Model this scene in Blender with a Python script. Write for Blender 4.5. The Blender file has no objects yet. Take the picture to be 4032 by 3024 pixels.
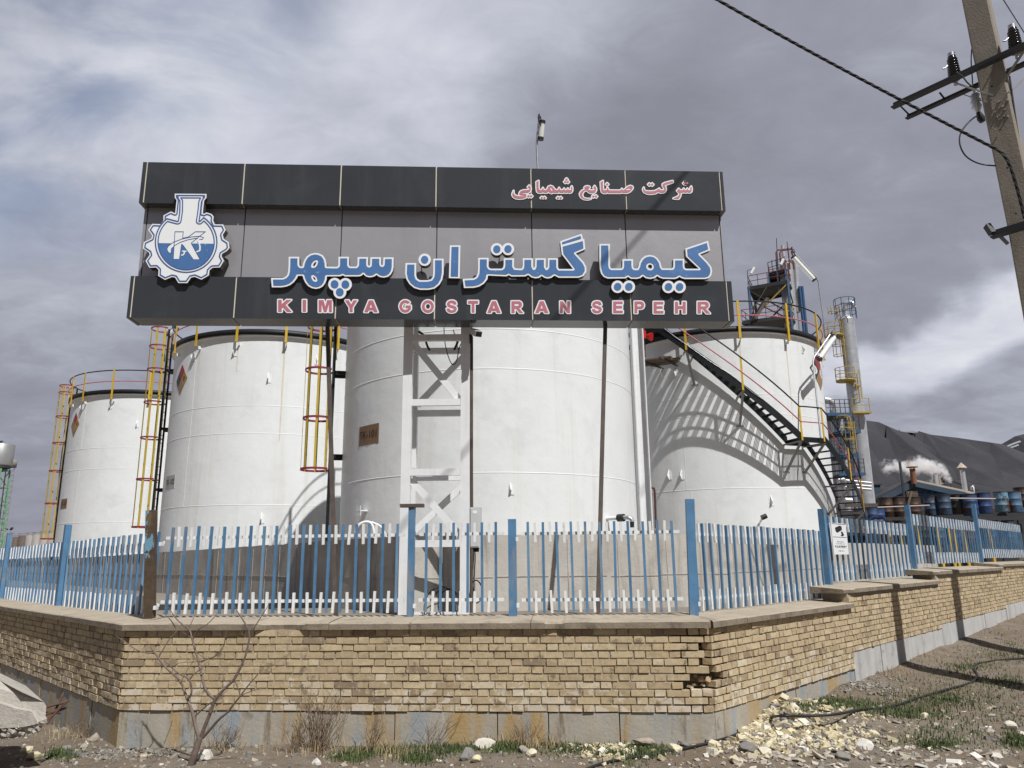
import bpy, bmesh, math, random
import numpy as np
from mathutils import Vector, Matrix

random.seed(7)
SC = bpy.context.scene
COL = SC.collection
rad = math.radians

# ------------------------------------------------------------------ camera
F, CX, CY = 3028.0, 2016.0, 1512.0            # focal length and centre in photo pixels (4032 x 3024)
PITCH, ROLL = rad(13.1), rad(0.64)
EYE = Vector((0, 0, 1.7))
FW = Vector((0, math.cos(PITCH), math.sin(PITCH)))
_u0 = Vector((0, -math.sin(PITCH), math.cos(PITCH)))
_r0 = Vector((1, 0, 0))
RT = _r0 * math.cos(ROLL) - _u0 * math.sin(ROLL)
UP = _u0 * math.cos(ROLL) + _r0 * math.sin(ROLL)
cam = bpy.data.cameras.new('camera')
cam_o = bpy.data.objects.new('camera', cam)
COL.objects.link(cam_o)
cam.sensor_fit = 'HORIZONTAL'
cam.sensor_width = 36.0
cam.lens = 36.0 * F / 4032.0
cam.clip_start = 0.05
cam.clip_end = 9000
cam_o.matrix_world = Matrix(((RT.x, UP.x, -FW.x, EYE.x), (RT.y, UP.y, -FW.y, EYE.y), (RT.z, UP.z, -FW.z, EYE.z), (0, 0, 0, 1)))
SC.camera = cam_o

# ------------------------------------------------------------------ exposure, sky, sun
SC.view_settings.view_transform = 'Standard'
SC.view_settings.look = 'None'
SC.view_settings.exposure = 0.0
SC.view_settings.gamma = 1.0
SC.view_settings.use_curve_mapping = False
SUN_AZ, SUN_EL = 32.0, 54.0                    # azimuth measured from -Y (behind the camera) towards +X
SUN_STRENGTH = 4.8
SKY_STRENGTH = 0.1
SC.cycles.volume_bounces = 4                   # light scatters inside the smoke

def ray(px, py):
    return RT * (px - CX) + UP * (CY - py) + FW * F
def at_y(px, py, y):
    d = ray(px, py)
    return EYE + d * (y / d.y)
def at_z(px, py, z):
    d = ray(px, py)
    return EYE + d * ((z - EYE.z) / d.z)
def on_plane(px, py, p0, n):
    d = ray(px, py)
    return EYE + d * ((Vector(p0) - EYE).dot(n) / d.dot(n))

sun = bpy.data.lights.new('sun', 'SUN')
sun.energy = SUN_STRENGTH
sun.angle = rad(0.53)
sun.color = (1.0, 0.985, 0.962)
sun_o = bpy.data.objects.new('sun', sun)
COL.objects.link(sun_o)
_sd = Vector((-math.sin(rad(SUN_AZ)) * math.cos(rad(SUN_EL)), math.cos(rad(SUN_AZ)) * math.cos(rad(SUN_EL)), -math.sin(rad(SUN_EL))))
sun_o.rotation_euler = _sd.to_track_quat('-Z', 'Y').to_euler()
sun_o.location = (6, -10, 20)

class NT:
    """small helper to write node trees"""
    def __init__(self, tree):
        self.t = tree
    def n(self, kind, **kw):
        x = self.t.nodes.new(kind)
        for k, v in kw.items():
            setattr(x, k, v)
        return x
    def l(self, a, b):
        self.t.links.new(a, b)
    def setin(self, sock, v):
        if isinstance(v, bpy.types.NodeSocket):
            self.l(v, sock)
        elif v is not None:
            sock.default_value = v
    def math(self, op, a, b=None, c=None, clamp=False):
        x = self.n('ShaderNodeMath', operation=op, use_clamp=clamp)
        self.setin(x.inputs[0], a)
        if b is not None: self.setin(x.inputs[1], b)
        if c is not None: self.setin(x.inputs[2], c)
        return x.outputs[0]
    def vmath(self, op, a, b=None):
        x = self.n('ShaderNodeVectorMath', operation=op)
        self.setin(x.inputs[0], a)
        if b is not None: self.setin(x.inputs[1], b)
        return x.outputs['Value'] if op in ('DOT_PRODUCT', 'LENGTH') else x.outputs[0]
    def scale(self, a, s):
        x = self.n('ShaderNodeVectorMath', operation='SCALE')
        self.setin(x.inputs[0], a); self.setin(x.inputs['Scale'], s)
        return x.outputs[0]
    def mix(self, fac, a, b, blend='MIX'):
        x = self.n('ShaderNodeMix', data_type='RGBA', blend_type=blend)
        self.setin(x.inputs[0], fac)
        for s, v in ((x.inputs[6], a), (x.inputs[7], b)):
            if isinstance(v, tuple) and len(v) == 3: v = v + (1,)
            self.setin(s, v)
        return x.outputs[2]
    def noise(self, vec, scale, detail=4, rough=.5, dist=0.0):
        x = self.n('ShaderNodeTexNoise')
        if vec is not None: self.l(vec, x.inputs['Vector'])
        x.inputs['Scale'].default_value = scale
        x.inputs['Detail'].default_value = detail
        x.inputs['Roughness'].default_value = rough
        x.inputs['Distortion'].default_value = dist
        return x.outputs['Fac']
    def range(self, v, a, b, c=0.0, d=1.0, smooth=True):
        x = self.n('ShaderNodeMapRange', interpolation_type='SMOOTHSTEP' if smooth else 'LINEAR')
        self.setin(x.inputs['Value'], v)
        for k, q in zip(('From Min', 'From Max', 'To Min', 'To Max'), (a, b, c, d)):
            self.setin(x.inputs[k], q)
        return x.outputs[0]
    def mapping(self, vec, scale=(1, 1, 1), rot=(0, 0, 0)):
        x = self.n('ShaderNodeMapping')
        self.l(vec, x.inputs['Vector'])
        x.inputs['Scale'].default_value = scale
        x.inputs['Rotation'].default_value = rot
        return x.outputs[0]

world = bpy.data.worlds.new('World')
SC.world = world
world.use_nodes = True
wt = world.node_tree
wt.nodes.clear()
W = NT(wt)
wout = W.n('ShaderNodeOutputWorld')
bg = W.n('ShaderNodeBackground')
bg.inputs['Strength'].default_value = SKY_STRENGTH
W.l(bg.outputs[0], wout.inputs['Surface'])
sky = W.n('ShaderNodeTexSky', sky_type='NISHITA')
sky.sun_disc = False
sky.sun_elevation = rad(SUN_EL)
sky.sun_rotation = rad(180 - SUN_AZ)
sky.altitude = 1200
sky.air_density = 1.0
sky.dust_density = 1.5
tc = W.n('ShaderNodeTexCoord')
D = tc.outputs['Generated']
sep = W.n('ShaderNodeSeparateXYZ'); W.l(D, sep.inputs[0])
# cloud deck: project the view direction on a high, slightly curved layer
den = W.math('ADD', W.math('MAXIMUM', sep.outputs[2], 0.0), 0.22)
cmb = W.n('ShaderNodeCombineXYZ')
W.l(W.math('DIVIDE', sep.outputs[0], den), cmb.inputs[0])
W.l(W.math('DIVIDE', sep.outputs[1], den), cmb.inputs[1])
P2 = cmb.outputs[0]
P2s = W.mapping(P2, scale=(1.0, 1.35, 1.0), rot=(0, 0, rad(-24)))
n_big = W.noise(P2s, 1.15, 5, .52, .35)
n_mid = W.noise(P2s, 2.7, 6, .52, .45)
n_fine = W.noise(P2s, 6.5, 8, .62, .5)
warp = W.n('ShaderNodeTexNoise'); W.l(D, warp.inputs['Vector'])
warp.inputs['Scale'].default_value = 4.5; warp.inputs['Detail'].default_value = 5
wv = W.vmath('SUBTRACT', warp.outputs['Color'], (.5, .5, .5))
Dw = W.vmath('NORMALIZE', W.vmath('ADD', D, W.scale(wv, .26)))
def blob(px, py, inner, outer):
    d = ray(px, py).normalized()
    c = W.vmath('DOT_PRODUCT', Dw, tuple(d))
    return W.range(c, math.cos(rad(outer)), math.cos(rad(inner)))
tone = W.math('ADD', W.math('MULTIPLY', n_big, .24), W.math('ADD', W.math('MULTIPLY', n_mid, .32), W.math('ADD', W.math('MULTIPLY', n_fine, .30), -.02)))
def addm(v, m, k):
    return W.math('ADD', v, W.math('MULTIPLY', m, k))
tone = addm(tone, blob(300, 640, 2, 16), .17)
tone = addm(tone, blob(1250, 420, 2, 14), .17)
tone = addm(tone, blob(900, 300, 2, 13), .06)
tone = addm(tone, blob(1950, 60, 2, 13), .13)
tone = addm(tone, blob(3250, 60, 2, 13), .06)
tone = addm(tone, blob(3100, 850, 6, 24), -.085)
tone = addm(tone, blob(2350, 520, 3, 12), -.05)
tone = addm(tone, blob(100, 1600, 3, 20), -.09)
tone = addm(tone, blob(150, 1250, 2, 9), .04)
def above(ax, ay, bx, by, w, vec):
    """1 above the great circle through two photo points, 0 below, w degrees soft"""
    n = ray(ax, ay).cross(ray(bx, by)).normalized()
    if n.z < 0: n = -n
    return W.range(W.vmath('DOT_PRODUCT', vec, tuple(n)), -math.sin(rad(w)), math.sin(rad(w)))
Dw2 = W.vmath('NORMALIZE', W.vmath('ADD', D, W.scale(wv, .11)))
low = W.math('SUBTRACT', 1.0, above(3300, 1350, 4032, 1120, 1.3, Dw))            # under the edge of the dark deck
gleam = W.math('MULTIPLY', W.math('MULTIPLY', low, above(3300, 1580, 4032, 1395, .7, Dw2)), blob(4000, 1350, 10, 30))
tone = addm(tone, gleam, .32)
tone = addm(tone, W.math('MULTIPLY', low, blob(3900, 1550, 8, 22)), .05)
ramp = W.n('ShaderNodeValToRGB')
W.l(tone, ramp.inputs[0])
cr = ramp.color_ramp
cr.elements[0].position = .20; cr.elements[0].color = (.262, .268, .322, 1)
cr.elements[1].position = .86; cr.elements[1].color = (.79, .805, .845, 1)
e = cr.elements.new(.36); e.color = (.318, .328, .392, 1)
e = cr.elements.new(.50); e.color = (.432, .452, .530, 1)
e = cr.elements.new(.66); e.color = (.600, .620, .705, 1)
back = W.range(sep.outputs[1], -.15, .35, .42, 1.0)                               # unseen sky behind the camera dimmed to cut the fill light
cloud = W.vmath('MULTIPLY', W.scale(ramp.outputs[0], 1.0 / SKY_STRENGTH), (1, 1, 1))
cloud = W.n('ShaderNodeVectorMath', operation='SCALE')
W.l(ramp.outputs[0], cloud.inputs[0]); W.l(W.math('MULTIPLY', back, 1.0 / SKY_STRENGTH), cloud.inputs['Scale'])
cloud = cloud.outputs[0]
# thin blue gaps, mostly high on the left
gap = W.math('MULTIPLY', W.math('MAXIMUM', blob(-150, -120, 4, 19), W.math('MULTIPLY', blob(950, 30, 1, 9), .8)), W.range(n_mid, .60, .38))
gap = W.math('MULTIPLY', gap, .55)
skycol = W.scale(sky.outputs[0], 1.25)
W.l(W.mix(gap, cloud, skycol), bg.inputs['Color'])

# ------------------------------------------------------------------ materials
def M(name, col, rough=.6, metal=0.0, var=.12, vscale=3.0, bump=0.0, bscale=30.0, tint=None, streak=None, patch=None, salt=False, spec=.5, bdist=.02):
    """procedural surface: base colour, soft variation, optional tint attribute, vertical streaks, patches of another colour"""
    m = bpy.data.materials.new(name)
    m.use_nodes = True
    t = NT(m.node_tree)
    b = m.node_tree.nodes['Principled BSDF']
    geo = t.n('ShaderNodeNewGeometry')
    pos = geo.outputs['Position']
    c = tuple(col)
    if tint:                                        # colours chosen per piece by the 'tint' attribute
        at = t.n('ShaderNodeAttribute', attribute_name='tint')
        rp = t.n('ShaderNodeValToRGB')
        t.l(at.outputs['Fac'], rp.inputs[0])
        r = rp.color_ramp
        r.interpolation = 'LINEAR'
        r.elements[0].position = tint[0][0]; r.elements[0].color = tuple(tint[0][1]) + (1,)
        r.elements[1].position = tint[-1][0]; r.elements[1].color = tuple(tint[-1][1]) + (1,)
        for p_, c_ in tint[1:-1]:
            e_ = r.elements.new(p_); e_.color = tuple(c_) + (1,)
        cs = rp.outputs[0]
    else:
        rgb = t.n('ShaderNodeRGB'); rgb.outputs[0].default_value = c + (1,)
        cs = rgb.outputs[0]
    if var:
        nz = t.noise(pos, vscale, 5, .6)
        k = t.range(nz, .25, .75, 1 - var, 1 + var, smooth=False)
        cs = t.scale(cs, k)
    for pt in (patch or []):                        # (colour, scale, lo, hi, stretch)
        pcol, ps, lo, hi = pt[:4]
        st = pt[4] if len(pt) > 4 else (1, 1, 1)
        nz = t.noise(t.mapping(pos, scale=st), ps, 6, .62, .3)
        cs = t.mix(t.range(nz, lo, hi), cs, tuple(pcol))
    if streak:                                      # (colour, scale, amount, z stretch)
        scol, ss, amt = streak[:3]
        zs = streak[3] if len(streak) > 3 else .06
        nz = t.noise(t.mapping(pos, scale=(1, 1, zs)), ss, 5, .6)
        cs = t.mix(t.math('MULTIPLY', t.range(nz, .50, .72), amt), cs, tuple(scol))
    if salt:                                        # pale efflorescence in blotches over the lowest courses
        sz = t.n('ShaderNodeSeparateXYZ'); t.l(pos, sz.inputs[0])
        lowf = t.range(sz.outputs[2], .36, .78, 1, 0, smooth=False)
        nz = t.math('ADD', t.noise(pos, 8.5, 5, .65, .4), t.math('MULTIPLY', lowf, .15))
        cs = t.mix(t.math('MULTIPLY', t.range(nz, .64, .70), .8), cs, (.60, .535, .44))
    t.l(cs, b.inputs['Base Color'])
    b.inputs['Roughness'].default_value = rough
    b.inputs['Metallic'].default_value = metal
    b.inputs['Specular IOR Level'].default_value = spec
    if bump:
        nb = t.noise(pos, bscale, 6, .6)
        bp = t.n('ShaderNodeBump')
        bp.inputs['Strength'].default_value = bump
        bp.inputs['Distance'].default_value = bdist
        t.l(nb, bp.inputs['Height'])
        t.l(bp.outputs[0], b.inputs['Normal'])
    return m

MT = {}
MT['white_tank'] = M('white_tank_paint', (.765, .785, .785), .40, var=.04, vscale=.9, bump=.28, bscale=1.3, bdist=.06, streak=((.50, .46, .39), 2.4, .24, .05), patch=[((.69, .71, .715), 1.3, .50, .75), ((.60, .59, .56), 5, .68, .80, (1, 1, .3))])
MT['weld'] = M('painted_weld', (.77, .785, .785), .5, var=.05)
MT['white_paint'] = M('white_steel_paint', (.76, .77, .78), .45, var=.06, vscale=6, streak=((.45, .40, .34), 9, .25), patch=[((.55, .52, .48), 11, .66, .74)])
MT['black_paint'] = M('black_steel_paint', (.011, .0125, .014), .5, var=.3, vscale=8, spec=.3)
MT['yellow_paint'] = M('yellow_steel_paint', (.58, .375, .025), .45, var=.12, vscale=7, patch=[((.26, .16, .03), 9, .66, .76)])
MT['cage_yellow'] = M('dull_yellow_cage_paint', (.47, .335, .04), .5, var=.15, vscale=7, patch=[((.06, .045, .03), 4, .70, .72)])
MT['rust_run'] = M('pale_rust_run', (.62, .56, .44), .6, var=.12, vscale=6)
MT['red_paint'] = M('faded_red_paint', (.235, .030, .050), .5, var=.15, vscale=8)
MT['pink_rail'] = M('faded_pink_red_paint', (.46, .12, .15), .5, var=.15, vscale=8)
MT['blue_fence'] = M('blue_fence_paint', (.082, .205, .36), .5, var=.22, vscale=5, tint=[(0, (.058, .155, .285)), (.5, (.084, .205, .36)), (1, (.140, .26, .395))], patch=[((.21, .245, .285), 6, .53, .70, (1, 1, .35)), ((.10, .06, .03), 14, .70, .77)])
MT['white_fence'] = M('white_fence_paint', (.74, .75, .75), .55, var=.08, vscale=9, patch=[((.36, .36, .36), 16, .64, .74), ((.25, .42, .60), 11, .70, .78)])
MT['rusty_post'] = M('rust_over_blue_paint', (.075, .050, .030), .8, var=.4, vscale=9, patch=[((.16, .10, .05), 5, .58, .64, (1, 1, .3)), ((.15, .30, .40), 4.2, .555, .575, (1, 1, .4))], bump=.3)
MT['rusty_steel'] = M('rusty_brown_steel', (.085, .065, .055), .75, var=.35, vscale=7, streak=((.16, .08, .04), 12, .5, .2))
MT['galv'] = M('galvanised_steel', (.50, .51, .52), .4, .75, var=.15, vscale=8)
MT['grey_metal'] = M('weathered_grey_steel', (.30, .295, .28), .55, .2, var=.2, vscale=5, streak=((.17, .15, .13), 6, .4))
MT['acp_dark'] = M('dark_grey_composite_panel', (.040, .044, .051), .24, var=.06, vscale=2, bump=.06, bscale=.8, bdist=.08, patch=[((.058, .062, .069), 1.2, .5, .8)], streak=((.075, .075, .075), 4, .4, .08))
MT['acp_grey'] = M('silver_grey_composite_panel', (.44, .435, .455), .30, .45, var=.04, vscale=1.2, bump=.10, bscale=.8, bdist=.1, streak=((.37, .36, .37), 3, .35, .08))
MT['seam'] = M('cream_sealant', (.62, .57, .47), .7, var=.15)
MT['seam_dark'] = M('dark_joint', (.035, .03, .03), .8)
MT['plate_back'] = M('dark_sign_letter_edge', (.085, .07, .068), .4, var=.2)
MT['sign_white'] = M('white_acrylic', (.80, .82, .83), .3, var=.02)
MT['sign_blue'] = M('worn_blue_acrylic', (.070, .168, .38), .35, var=.12, vscale=3, patch=[((.22, .36, .58), 2.0, .60, .82), ((.34, .48, .68), 24, .63, .74)])
MT['sign_navy'] = M('navy_film', (.060, .115, .30), .4, var=.1)
MT['sign_red'] = M('faded_red_film', (.46, .155, .20), .4, var=.06, vscale=4)
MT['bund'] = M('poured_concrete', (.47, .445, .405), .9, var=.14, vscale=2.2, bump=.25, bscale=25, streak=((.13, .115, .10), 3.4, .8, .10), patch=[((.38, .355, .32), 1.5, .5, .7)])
MT['bund_shade_joint'] = M('streaked_shade_joint_concrete', (.43, .405, .37), .95, var=.22, vscale=2.0, bump=.3, bscale=22, streak=((.15, .135, .12), 3.8, .85, .10), patch=[((.33, .31, .28), 2.2, .50, .72)])  # streaked bund concrete, darkened to carry the shade behind the sign; joints reuse it
MT['mortar'] = M('grey_mortar', (.355, .315, .245), .95, var=.2, vscale=9, bump=.3, bscale=60, bdist=.006)
MT['brick'] = M('tan_brick', (.4, .3, .2), .9, var=.18, vscale=22, bump=.35, bscale=70, bdist=.006,
                tint=[(0, (.26, .195, .13)), (.30, (.40, .31, .19)), (.55, (.475, .375, .235)), (.78, (.545, .445, .285)), (1, (.62, .54, .41))],
                patch=[((.21, .16, .105), 8, .56, .70), ((.50, .39, .21), 17, .56, .66), ((.26, .205, .14), 26, .62, .70)], salt=True)
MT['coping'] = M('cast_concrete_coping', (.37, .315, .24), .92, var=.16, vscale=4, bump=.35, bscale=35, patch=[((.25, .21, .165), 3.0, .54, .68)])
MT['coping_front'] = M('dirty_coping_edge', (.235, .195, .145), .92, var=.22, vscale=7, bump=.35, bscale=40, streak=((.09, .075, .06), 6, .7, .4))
MT['plinth'] = M('stained_stone_slab', (.365, .335, .28), .8, var=.14, vscale=3, bump=.25, bscale=30,
                 patch=[((.385, .265, .115), 2.6, .46, .64, (1, 1, .13)), ((.275, .315, .35), 3.0, .49, .63, (1, 1, .16)), ((.19, .15, .10), 7.5, .56, .68, (1, 1, .16)), ((.44, .42, .37), 9, .62, .72, (1, 1, .3)), ((.25, .22, .18), 5, .60, .72)])
MT['plinth_grey'] = M('grey_stone_slab', (.46, .46, .45), .8, var=.12, vscale=4, bump=.2, bscale=30, streak=((.25, .225, .19), 5, .6, .08), patch=[((.33, .325, .31), 3, .58, .72)])
MT['concrete'] = M('pale_broken_concrete', (.43, .40, .355), .95, var=.18, vscale=5, bump=.6, bscale=30, patch=[((.29, .26, .22), 6, .55, .70)])
MT['pole_concrete'] = M('pole_concrete', (.275, .245, .205), .92, var=.14, vscale=3, bump=.3, bscale=40, streak=((.17, .145, .115), 4, .5, .2))
MT['bark'] = M('bark', (.165, .125, .105), .85, var=.3, vscale=25, bump=.5, bscale=90, bdist=.004)
MT['rubber'] = M('black_rubber', (.014, .014, .015), .5, var=.2)
MT['cable'] = M('black_cable', (.012, .012, .013), .55, var=.2)
MT['porcelain'] = M('dark_glazed_insulator', (.014, .012, .014), .12, var=.1)
MT['rebar'] = M('rusty_rebar', (.10, .05, .03), .85, var=.3, vscale=20)
MT['silver'] = M('aluminium_cladding', (.60, .61, .63), .36, .55, var=.15, vscale=1.5, streak=((.36, .355, .34), 1.5, .5))
MT['steel_blue'] = M('blue_structural_steel', (.030, .085, .185), .5, var=.25, vscale=2)
MT['steel_dark'] = M('dark_structural_steel', (.03, .032, .036), .6, var=.3, vscale=2)
MT['steel_yellow'] = M('faded_yellow_steel', (.42, .30, .06), .55, var=.2, vscale=2)
MT['rail_red'] = M('dull_red_handrail', (.155, .035, .038), .55, var=.2)
MT['far_wall'] = M('dark_blue_sheet_wall', (.03, .055, .085), .6, var=.25, vscale=.8)
MT['far_roof'] = M('pale_sheet_roof', (.44, .37, .31), .6, var=.2, vscale=.6)
MT['rust_stack'] = M('rusty_stack', (.21, .09, .05), .8, var=.3, vscale=1.5)
MT['far_grey'] = M('far_grey_tank', (.26, .235, .22), .7, var=.2, vscale=.5, streak=((.15, .12, .10), .8, .6))
MT['green_steel'] = M('green_painted_steel', (.13, .33, .15), .6, var=.2, vscale=1)
MT['water_tank'] = M('galvanised_water_tank', (.30, .305, .30), .5, .4, var=.15, vscale=1.0)
MT['rusty_pipe'] = M('dark_red_brown_pipe', (.085, .028, .028), .6, var=.2)
MT['wood'] = M('grey_weathered_plank', (.13, .098, .072), .85, var=.35, vscale=9)
MT['fire_red'] = M('red_enamel', (.55, .02, .02), .35, var=.1)
MT['sign_plate'] = M('brown_stencil_plate', (.215, .135, .075), .75, var=.15, vscale=12)
MT['grey_plate'] = M('grey_stencil_plate', (.42, .42, .41), .75, var=.1, vscale=12)
MT['ink'] = M('black_ink', (.012, .012, .012), .7, var=0)
MT['haz_red'] = M('hazard_red', (.28, .025, .035), .5, var=.1)
MT['haz_dark'] = M('hazard_dark_blue', (.02, .022, .035), .5, var=.1)
MT['haz_tan'] = M('hazard_faded_yellow', (.34, .20, .05), .5, var=.1)
MT['haz_pale'] = M('hazard_faded_tan', (.28, .175, .07), .5, var=.1)
MT['lamp_tube'] = M('frosted_tube_cover', (.80, .81, .78), .25, var=.03)
MT['box_grey'] = M('grey_enclosure', (.52, .53, .53), .5, var=.05)
MT['straw'] = M('dry_straw', (.36, .28, .16), .9, var=.3, vscale=12)
MT['twig'] = M('dry_twig', (.20, .145, .095), .9, var=.3, vscale=14)
MT['grass'] = M('short_green_grass', (.075, .105, .032), .8, var=.4, vscale=5)
MT['stone'] = M('loose_stones', (.4, .4, .4), .9, var=.15, vscale=18, bump=.3, bscale=50,
                tint=[(0, (.12, .117, .115)), (.35, (.235, .22, .195)), (.6, (.335, .29, .23)), (.82, (.47, .415, .33)), (1, (.68, .655, .61))])
MT['rubble'] = M('broken_brick_rubble', (.5, .4, .2), .9, var=.14, vscale=20, bump=.3, bscale=50,
                 tint=[(0, (.17, .17, .175)), (.18, (.29, .26, .215)), (.4, (.46, .385, .235)), (.75, (.60, .535, .36)), (1, (.68, .64, .55))])
MT['mountain'] = M('rocky_slope_cloud_shade', (.042, .0415, .049), .95, var=.25, vscale=.008, bump=.22, bscale=.03, bdist=18, patch=[((.033, .0325, .039), .004, .48, .64, (1, 1, 2)), ((.044, .042, .047), .012, .56, .76)])  # cloud shadow over the slopes is put into this very dark rock colour
MT['snow'] = M('patchy_snow', (.42, .43, .45), .8, var=.2, vscale=.02)
MT['drum'] = M('painted_steel_drum', (.1, .2, .4), .55, var=.25, vscale=3,
               tint=[(0, (.030, .017, .013)), (.2, (.065, .032, .022)), (.4, (.032, .034, .037)), (.6, (.045, .085, .145)), (.8, (.022, .052, .155)), (1, (.14, .25, .34))],
               patch=[((.075, .038, .024), 2.4, .54, .62, (1, 1, .5)), ((.02, .018, .018), 3.1, .58, .68, (1, 1, .6))], bump=.35, bscale=3, bdist=.1)

_b = bmesh.new(); bmesh.ops.create_icosphere(_b, subdivisions=2, radius=1.0); _b.verts.ensure_lookup_table()
ICO_V = [tuple(v.co) for v in _b.verts]; ICO_F = [tuple(v.index for v in f.verts) for f in _b.faces]; _b.free()
# ------------------------------------------------------------------ mesh builder
class MB:
    def __init__(self):
        self.v, self.f, self.mi, self.t, self.sm = [], [], [], [], []
    def add(self, vs, fs, m=0, t=.5, sm=False):
        o = len(self.v)
        self.v += [tuple(p) for p in vs]
        self.t += [t] * len(vs)
        for f in fs:
            self.f.append(tuple(i + o for i in f)); self.mi.append(m); self.sm.append(sm)
    def obox(self, c, ax, ay, az, m=0, t=.5, jit=0):
        """box from a centre and three half axes"""
        c, ax, ay, az = Vector(c), Vector(ax), Vector(ay), Vector(az)
        vs = []
        for sx in (-1, 1):
            for sy in (-1, 1):
                for sz in (-1, 1):
                    p = c + ax * sx + ay * sy + az * sz
                    if jit: p = p + Vector((random.uniform(-jit, jit), random.uniform(-jit, jit), random.uniform(-jit, jit)))
                    vs.append(p)
        self.add(vs, [(0, 1, 3, 2), (4, 6, 7, 5), (0, 4, 5, 1), (2, 3, 7, 6), (0, 2, 6, 4), (1, 5, 7, 3)], m, t)
    def box(self, c, s, m=0, t=.5):
        self.obox(c, (s[0] / 2, 0, 0), (0, s[1] / 2, 0), (0, 0, s[2] / 2), m, t)
    def bar(self, a, b, w, h, up=(0, 0, 1), m=0, t=.5):
        """rectangular bar from a to b; w across, h along 'up'"""
        a, b = Vector(a), Vector(b)
        d = (b - a)
        L = d.length
        if L < 1e-6: return
        d /= L
        u = Vector(up)
        s = d.cross(u)
        if s.length < 1e-4: s = d.cross(Vector((1, 0, 0)))
        s.normalize()
        u = s.cross(d).normalized()
        self.obox((a + b) / 2, d * L / 2, s * w / 2, u * h / 2, m, t)
    def tube(self, pts, r, n=6, m=0, t=.5, caps=True, sm=True):
        pts = [Vector(p) for p in pts]
        rs = r if isinstance(r, (list, tuple)) else [r] * len(pts)
        rings = []
        prev = None
        for i, p in enumerate(pts):
            d = (pts[min(i + 1, len(pts) - 1)] - pts[max(i - 1, 0)])
            if d.length < 1e-9: d = Vector((0, 0, 1))
            d.normalize()
            if prev is None:
                ref = Vector((0, 0, 1)) if abs(d.z) < .9 else Vector((1, 0, 0))
                s = d.cross(ref).normalized()
            else:
                s = prev - d * prev.dot(d)
                s = s.normalized() if s.length > 1e-6 else d.cross(Vector((.3, .5, .8))).normalized()
            prev = s
            u = d.cross(s)
            rings.append([p + (s * math.cos(2 * math.pi * k / n) + u * math.sin(2 * math.pi * k / n)) * rs[i] for k in range(n)])
        vs = [q for rg in rings for q in rg]
        fs = []
        for i in range(len(rings) - 1):
            for k in range(n):
                fs.append((i * n + k, i * n + (k + 1) % n, (i + 1) * n + (k + 1) % n, (i + 1) * n + k))
        self.add(vs, fs, m, t, sm)
        if caps:
            self.add(rings[0], [tuple(range(n - 1, -1, -1))], m, t)
            self.add(rings[-1], [tuple(range(n))], m, t)
    def lathe(self, c, prof, n=32, m=0, t=.5, a0=0.0, a1=360.0, sm=True, axis=None):
        """profile of (radius, height) round a vertical axis through c; a = angle from -Y towards +X"""
        c = Vector(c)
        full = abs(a1 - a0) >= 359.9
        k = n if full else n + 1
        vs = []
        for r, z in prof:
            for i in range(k):
                a = rad(a0 + (a1 - a0) * i / n)
                vs.append(c + Vector((math.sin(a) * r, -math.cos(a) * r, z)))
        fs = []
        for j in range(len(prof) - 1):
            for i in range(n):
                i2 = (i + 1) % k
                fs.append((j * k + i, j * k + i2, (j + 1) * k + i2, (j + 1) * k + i))
        self.add(vs, fs, m, t, sm)
    def prism(self, loop, ext, m=0, t=.5):
        """closed planar loop of points extruded by the vector ext"""
        loop = [Vector(p) for p in loop]
        n = len(loop)
        e = Vector(ext)
        self.add(loop + [p + e for p in loop],
                 [tuple(range(n - 1, -1, -1)), tuple(range(n, 2 * n))] + [(i, (i + 1) % n, n + (i + 1) % n, n + i) for i in range(n)], m, t)
    def rock(self, c, s, m=0, t=.5, flat=.6):
        """angular stone: jittered, turned box-like lump"""
        q = Matrix.Rotation(random.uniform(0, 6.28), 3, 'Z') @ Matrix.Rotation(random.uniform(-.5, .5), 3, 'X') @ Matrix.Rotation(random.uniform(-.5, .5), 3, 'Y')
        sx, sy, sz = s * random.uniform(.7, 1.3), s * random.uniform(.5, 1.0), s * flat * random.uniform(.6, 1.1)
        vs = []
        for x in (-1, 1):
            for y in (-1, 1):
                for z in (-1, 1):
                    k = random.uniform(.62, 1.05)
                    vs.append(Vector(c) + q @ Vector((x * sx * k * random.uniform(.75, 1), y * sy * random.uniform(.6, 1), z * sz * random.uniform(.6, 1))))
        self.add(vs, [(0, 1, 3, 2), (4, 6, 7, 5), (0, 4, 5, 1), (2, 3, 7, 6), (0, 2, 6, 4), (1, 5, 7, 3)], m, t)
    def boulder(self, c, s, m=0, t=.5, flat=.7):
        """broken stone: a ball chopped by random planes"""
        q = Matrix.Rotation(random.uniform(0, 6.28), 3, 'Z') @ Matrix.Rotation(random.uniform(-.6, .6), 3, 'X')
        cuts = [(Vector((random.gauss(0, 1), random.gauss(0, 1), random.gauss(0, 1))).normalized(), random.uniform(.45, .85)) for _ in range(9)]
        ax = (random.uniform(.85, 1.35), random.uniform(.65, 1.0), flat * random.uniform(.7, 1.1))
        vs = []
        for v in ICO_V:
            p = Vector(v)
            for n, d in cuts: p = p - n * max(0, p.dot(n) - d)
            p *= random.uniform(.95, 1.05)
            vs.append(Vector(c) + q @ Vector((p.x * ax[0], p.y * ax[1], p.z * ax[2])) * s * 1.25)
        self.add(vs, ICO_F, m, t)
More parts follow.
